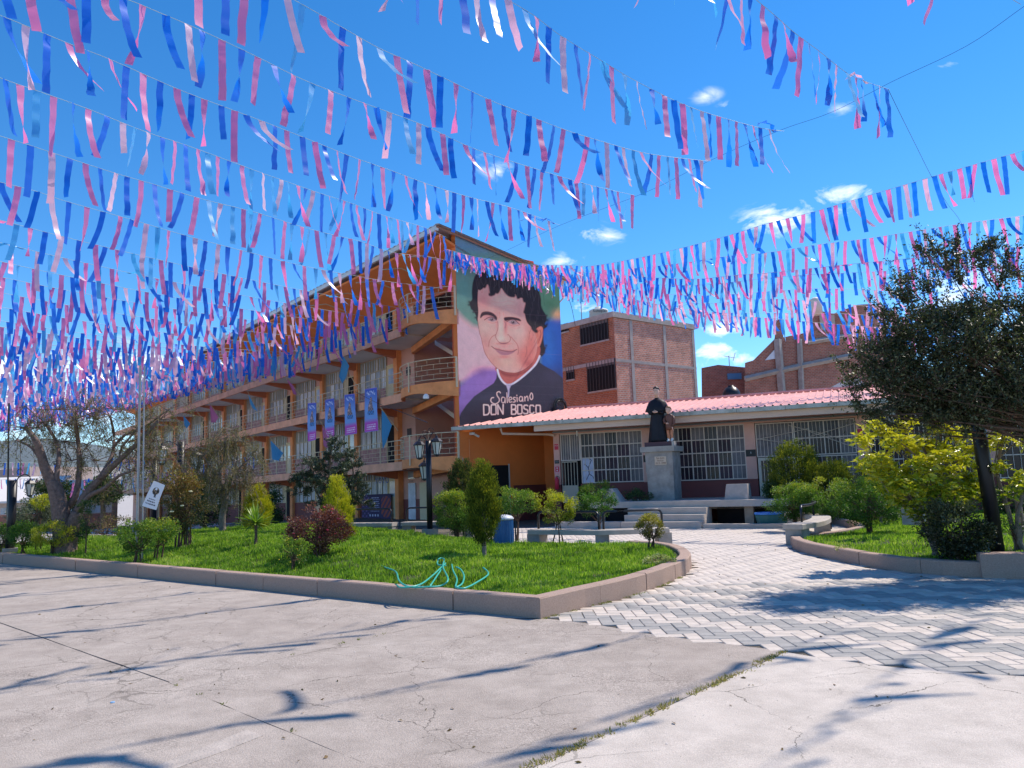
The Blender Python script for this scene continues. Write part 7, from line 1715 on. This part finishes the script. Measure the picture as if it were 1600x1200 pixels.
q = Z0(14, 862); lamp_post(V3(WY(16, 850, 20), .1), 1.95, .10, [(R_(5), .42, .02)], 'short black lantern post at the left edge with its lantern on the right', s=.85)
tag(MB().tube([WY(11, 850, 20.3), WY(14, 630, 20.3)], .022, 6).build('thin_pole', M_lp), 'thin dark pole standing beside the lantern post at the left edge', 'pole')
# flagpole pair with a pennant
fp = WY(213, 884, 16.3); fp.z = .25
r_ = empty('flagpole', fp, 'pair of grey steel flagpoles rising out of the pruned bushes', 'flagpole')
M_stl = mat('steel_grey', (.30, .30, .31), .4, .15, 6, metal=.4)
for (ua, ub, rr, nm) in ((213, 218, .026, 'pole'), (222, 225, .015, 'pole')):
    a = WY(ua, 882, 16.3); c = WY(ub, 640, 16.3); a.z = .2; MB().tube([a, c+(c-a)*.3], rr, 8).build(nm, M_stl, r_)
pn = [WY(240, 751, 16.1), WY(258, 758, 16.0), WY(243, 797, 16.0), WY(221, 790, 16.2)]
def sheet(name, q, nx_, ny_, mt, parent=None, wave=.02, colf=None, th=.004, seed=0):
    """hanging cloth: bilinear sheet between four corners (top left, top right, bottom right, bottom left) with soft waves"""
    g = np.random.default_rng(seed); n = (q[1]-q[0]).cross(q[3]-q[0]).normalized(); vs = []; cs = []; p1, p2 = g.random(2)*6
    for j in range(ny_+1):
        for i in range(nx_+1):
            s, t = i/nx_, j/ny_; p = (q[0]*(1-s)+q[1]*s)*(1-t)+(q[3]*(1-s)+q[2]*s)*t; w_ = wave*(math.sin(s*5+p1+t*2)+.5*math.sin(t*7+p2))*(.2+t)*(1 if wave else 0)
            vs.append(p+n*w_); 
            if colf: cs.append(colf(s, t))
    k = lambda i, j: j*(nx_+1)+i
    fs = [(k(i, j), k(i+1, j), k(i+1, j+1), k(i, j+1)) for j in range(ny_) for i in range(nx_)]
    return wrap(npmesh(name, [tuple(v) for v in vs], fs, mt, col=np.array(cs) if colf else None, smooth=True), name, parent)
M_print = mat('printed_cloth', (.5, .5, .5), .7, attr='Col')
def pennant_col(s, t):
    c = np.array(lin((222, 220, 222)))
    d = math.hypot((s-.52)*1.0, (t-.33)*1.9)
    if d < .27 and not (.40 < s < .58 and .2 < t < .3): c = np.array(lin((40, 34, 34))) if math.sin(s*31+t*17)+math.cos(t*43-s*11) > -.4 else np.array(lin((150,120,90)))
    if .45 < t < .56 and abs(s-.62) < .1*abs(math.sin(t*60)): c = np.array(lin((50, 45, 45)))
    for tt, (a, b_) in ((.66, (.25, .75)), (.75, (.18, .8)), (.85, (.12, .88))):
        if abs(t-tt) < .018 and a < s < b_ and math.sin(s*90+tt*40) > -.5: c = np.array(lin((70, 68, 80)))
    return c
pe = sheet('pennant', pn, 36, 60, M_print, None, .012, pennant_col, seed=3); tag(pe, 'tilted white pennant with a dark crest and lines of print, hanging from the flagpole', 'pennant')
# banners of the gallery
def banner_col(s, t):
    top = np.array(lin((60, 90, 190))); mid = np.array(lin((120, 165, 225))); c = top*(1-min(1, t*2.2))+mid*min(1, t*2.2)
    if t > .70: k = min(1, (t-.70)/.10); c = c*(1-k)+np.array(lin((200, 70, 180)))*k
    x, y = s-.5, t
    if .06 < y < .16 and abs(math.sin(s*26)+math.sin(s*11+y*60)) < .5 and abs(x) < .36: c = np.array(lin((205, 215, 240)))
    r = .07+.20*max(0, min(1, (y-.22)/.35))
    if .20 < y < .62 and abs(x+.02*math.sin(y*20)) < r:
        c = np.array(lin((150, 130, 130))) if y < .52 else np.array(lin((70, 140, 205)))
        if math.sin(y*70+x*30)+math.sin(x*60-y*20) > .5: c = np.array(lin((70, 66, 96)))
        if math.hypot(x*1.2, (y-.27)*2.4) < .07: c = np.array(lin((215, 170, 150)))
    if math.hypot(x+.08, (y-.40)*2) < .06: c = np.array(lin((220, 180, 165)))
    for tt in (.84, .89, .94):
        if abs(t-tt) < .013 and abs(x) < .36 and math.sin(s*70+tt*90) > -.55: c = np.array(lin((235, 215, 240)))
    if abs(x) > .475 or t < .012 or t > .988: c = np.array(lin((150, 130, 205)))
    return c
for i, (q4, lb) in enumerate((([(481,630),(494,629),(494,687),(481,690)], 'smallest blue and pink banner, leftmost of the four on the gallery'), ([(508,625),(522,622),(523,682),(508,685)], 'second of the four blue and pink banners from the left'), ([(538,617),(554,615),(557,677),(539,681)], 'third of the four blue and pink banners from the left'), ([(570,608),(589,605),(590,673),(569,676)], 'largest blue and pink banner, nearest the tall lamp post'))):
    Lm = facL((q4[0][0]+q4[1][0])/2, -.25); d = -.22; pts = []
    for (u, v) in q4: l = facL(u, d); yy = (C0+E1*l+N1*d).y; pts.append(WY(u, v, yy))
    o = sheet('hanging_banner', pts, 30, 90, M_print, None, .02, banner_col, seed=i); tag(o, lb, 'banner', 'printed banners hanging from the first gallery')
# flags on slanting sticks
M_fb = clothmat('flag_sky_blue', (.10, .38, .68), (.08, .40, .70), .4, .6, .2); M_fpk = clothmat('flag_pink', (.62, .20, .38), (.62, .2, .4), .35, .6, .2)
FLG = [((528,552),(562,612),[(537,556),(546,572),(540,590),(535,600),(530,588)], M_fb, 'light blue flag high beside the third gallery, above the largest banner'),
       ((387,612),(403,645),[(388,616),(403,643),(394,638),(390,630)], M_fb, 'small blue flag hanging from the second gallery above the slender tree'),
       ((447,590),(470,618),[(448,592),(458,602),(464,617),(459,616),(455,606)], M_fpk, 'pink flag on the second gallery right of the small blue flag'),
       ((323,625),(347,655),[(328,632),(342,652),(336,660),(330,660)], M_fpk, 'faded pink flag farthest left on the second gallery'),
       ((285,645),(298,672),[(287,649),(297,662),(292,670),(288,664)], M_fb, 'tiny blue flag far along the second gallery'),
       ((417,677),(444,712),[(423,688),(442,708),(436,720),(425,718)], M_fb, 'bright blue flag on the first gallery left of the banners'),
       ((500,657),(520,690),[(504,665),(512,680),(518,698),(510,700),(505,696)], M_fpk, 'crumpled pink flag between the banners and the dark small tree'),
       ((594,636),(622,673),[(596,638),(612,664),(604,690),(598,702),(596,680)], M_fb, 'large light blue flag next to the largest banner')]
for i, (s0, s1, poly, mt, lb) in enumerate(FLG):
    d = -.55; Yv = (C0+E1*facL(s1[0], d)+N1*d).y; root = empty('flag', WY(*s1, Yv), lb, 'flag', 'flags on the gallery railings')
    MB().tube([WY(*s1, Yv+.35), WY(*s0, Yv-.45)], .018, 5).build('flag_stick', M_rail, root)
    pts = [WY(u, v, Yv-.35) for u, v in poly]; c = sum(pts, Vector())/len(pts); b = MB(); n = len(pts); vs = []; g = random.Random(i); 
    K_ = 5
    for j in range(K_+1):
        for p in pts: q = c.lerp(p, j/K_); f = math.sin((q.x*9+q.z*4))*.07*(j/K_); vs.append(q+Vector((0, f, 0)))
    fs = [(j*n+k, j*n+(k+1) % n, (j+1)*n+(k+1) % n, (j+1)*n+k) for j in range(K_) for k in range(n)]; b.add(vs, fs).build('flag_cloth', mt, root, smooth=True)
# poster and blue letters at the ground floor
def poster_col(s, t):
    c = np.array(lin((58, 44, 78)))*(1-.3*t)+np.array(lin((70, 60, 110)))*.3*t
    if s > .68 and math.hypot((s-.83)*2.2, (t-.5)) < .42: c = np.array(lin((170, 80, 60))) if math.sin(s*50+t*23) > 0 else np.array(lin((90, 60, 90)))
    if s < .25 and math.sin(s*47)*math.sin(t*31) > .35: c = np.array(lin((110, 90, 140)))
    for k in range(8):
        tt = .14+k*.075
        if abs(t-tt) < .013 and .34-.03*(k % 3) < s < .60+.02*(k % 2) and math.sin(s*120+k*9) > -.6: c = np.array(lin((190, 195, 225)))
    if abs(t-.84) < .04 and .26 < s < .62 and math.sin(s*70) > 0: c = np.array(lin((200, 200, 220)))
    if abs(t-.2) < .03 and .06 < s < .22 and math.sin(s*100) > -.2: c = np.array(lin((190, 110, 130)))
    return c
l0, l1 = facL(607, 1.7), facL(562, 1.7)
q = [P(l1, 1.70, 1.30), P(l0, 1.70, 1.30), P(l0, 1.70, .05), P(l1, 1.70, .05)]
tag(sheet('event_poster', q, 110, 60, M_print, None, .0, poster_col), 'dark purple printed poster on the ground floor beside the open doorway', 'poster')
root = empty('blue_letters', P(l0+.5, 1.70, 1.9), 'big blue letters fixed to the ground floor window above the poster', 'letters')
for k, ch in enumerate('YOYO'): lettering(ch, .42, mat('letter_blue', (.03, .12, .50), .5), P(l0+1.35-.36*k, 1.66, 1.95), -E1, root, 'letter')
# lost but visible: blue bin with a grey lid
bp = WY(787, 842, 17.6); bp.z = .02; root = empty('litter_bin', bp, 'blue metal litter bin with a pale lid behind the column conifer', 'litter bin')
M_bin = mat('bin_blue', (.015, .10, .27), .4, .15, 6, .1, 30)
b = MB(); n = 24; vs = []
for z, r in ((.0, .21), (.04, .225), (.42, .235), (.73, .225)):
    for k in range(n*2): a = 6.283*k/(n*2); rr = r*(1.03 if k % 2 else .985); vs.append((bp.x+rr*math.cos(a), bp.y+rr*math.sin(a), bp.z+z))
m2 = n*2; b.add(vs, [(i*m2+k, i*m2+(k+1) % m2, (i+1)*m2+(k+1) % m2, (i+1)*m2+k) for i in range(3) for k in range(m2)]+[tuple(range(m2))[::-1], tuple(range(3*m2, 4*m2))]).build('bin_body', M_bin, root)
MB().lathe([(.24, .72), (.245, .75), (.20, .80), (.10, .83), (.01, .835)], tuple(bp), 20).build('lid', mat('lid_grey', (.55, .56, .58), .4), root, smooth=True)
for dx in (-.27, .27): MB().tube([(bp.x+dx, bp.y, 0), (bp.x+dx, bp.y, .72)], .02, 6).build('bin_stand', M_pipe, root)
# green hose on the front kerb and lawn
def hz(u, v, z): p = W(u, v, z); return p
M_hose = mat('hose_turquoise', (.05, .42, .32), .35, .1, 10, spec=.5); M_hose2 = mat('hose_pale', (.30, .55, .45), .4)
hs = MB()
for pl in ([(577,876,.27),(600,886,.30),(618,893,.33),(624,908,.31),(640,917,.25),(668,917,.25),(690,915,.25),(700,905,.36),(692,886,.42),(694,874,.44),(686,873,.45),(684,882,.43),(697,884,.41)],
           [(620,914,.25),(628,918,.25),(655,914,.27),(675,900,.33),(690,886,.42)], [(672,916,.26),(684,898,.33),(696,880,.43)],
           [(706,882,.36),(708,892,.33),(714,905,.29),(712,917,.26),(722,912,.28),(725,900,.31),(720,890,.36),(713,886,.38)], [(712,918,.25),(726,919,.25),(745,910,.27),(763,897,.32),(755,887,.36)], [(560,872,.3),(575,876,.29)]):
    hs.tube([tuple(q) for q in catmull([tuple(hz(q[0], q[1], .255+(q[2]-.255)*.6)) for q in pl], False, 6)], .0125, 7)
tag(hs.build('garden_hose', M_hose, smooth=True), 'loose turquoise garden hose looping over the front kerb and grass', 'hose')
# scatter of small things: a bottle cap on the yard, fallen ribbon scraps, dry leaves
lv = Leaves(77); n = 260; g = np.random.default_rng(77); px = g.uniform(-7, 7, n); py = g.uniform(4.5, 18, n); ok = ~inside_np(px, py, LBED) & ~inside_np(px, py, RBED); px, py = px[ok], py[ok]
lv.put(np.stack([px, py, np.full(len(px), .006)], 1), .035, .5, -.05, axis=np.stack([g.normal(size=len(px)), g.normal(size=len(px)), np.full(len(px), .02)], 1), axw=.97)
tag(wrap(lv.mesh('fallen_leaves', leafmat('dead_leaf', [(.10,.06,.03), (.20,.13,.06), (.16,.14,.05)], .1, .8)), 'fallen_leaves'), kind='stuff')
c = W(176, 1098, 0); o = MB().lathe([(.016, 0), (.018, .003), (.015, .008), (.002, .009)], tuple(c), 12).build('bottle_cap', mat('cap_blue', (.25, .42, .62), .4)); tag(o, 'tiny pale blue bottle cap lying on the concrete yard', 'bottle cap')
# camera and flood lamp fittings, power line bracket on the wall edge
b = MB(); a = WY(873, 474, 33.6); b.tube([a, a+Vector((.9, -.5, .9))], .03, 5); tag(b.build('wall_bracket', M_rail), 'short slanting metal bracket high on the right edge of the painted wall', 'bracket')
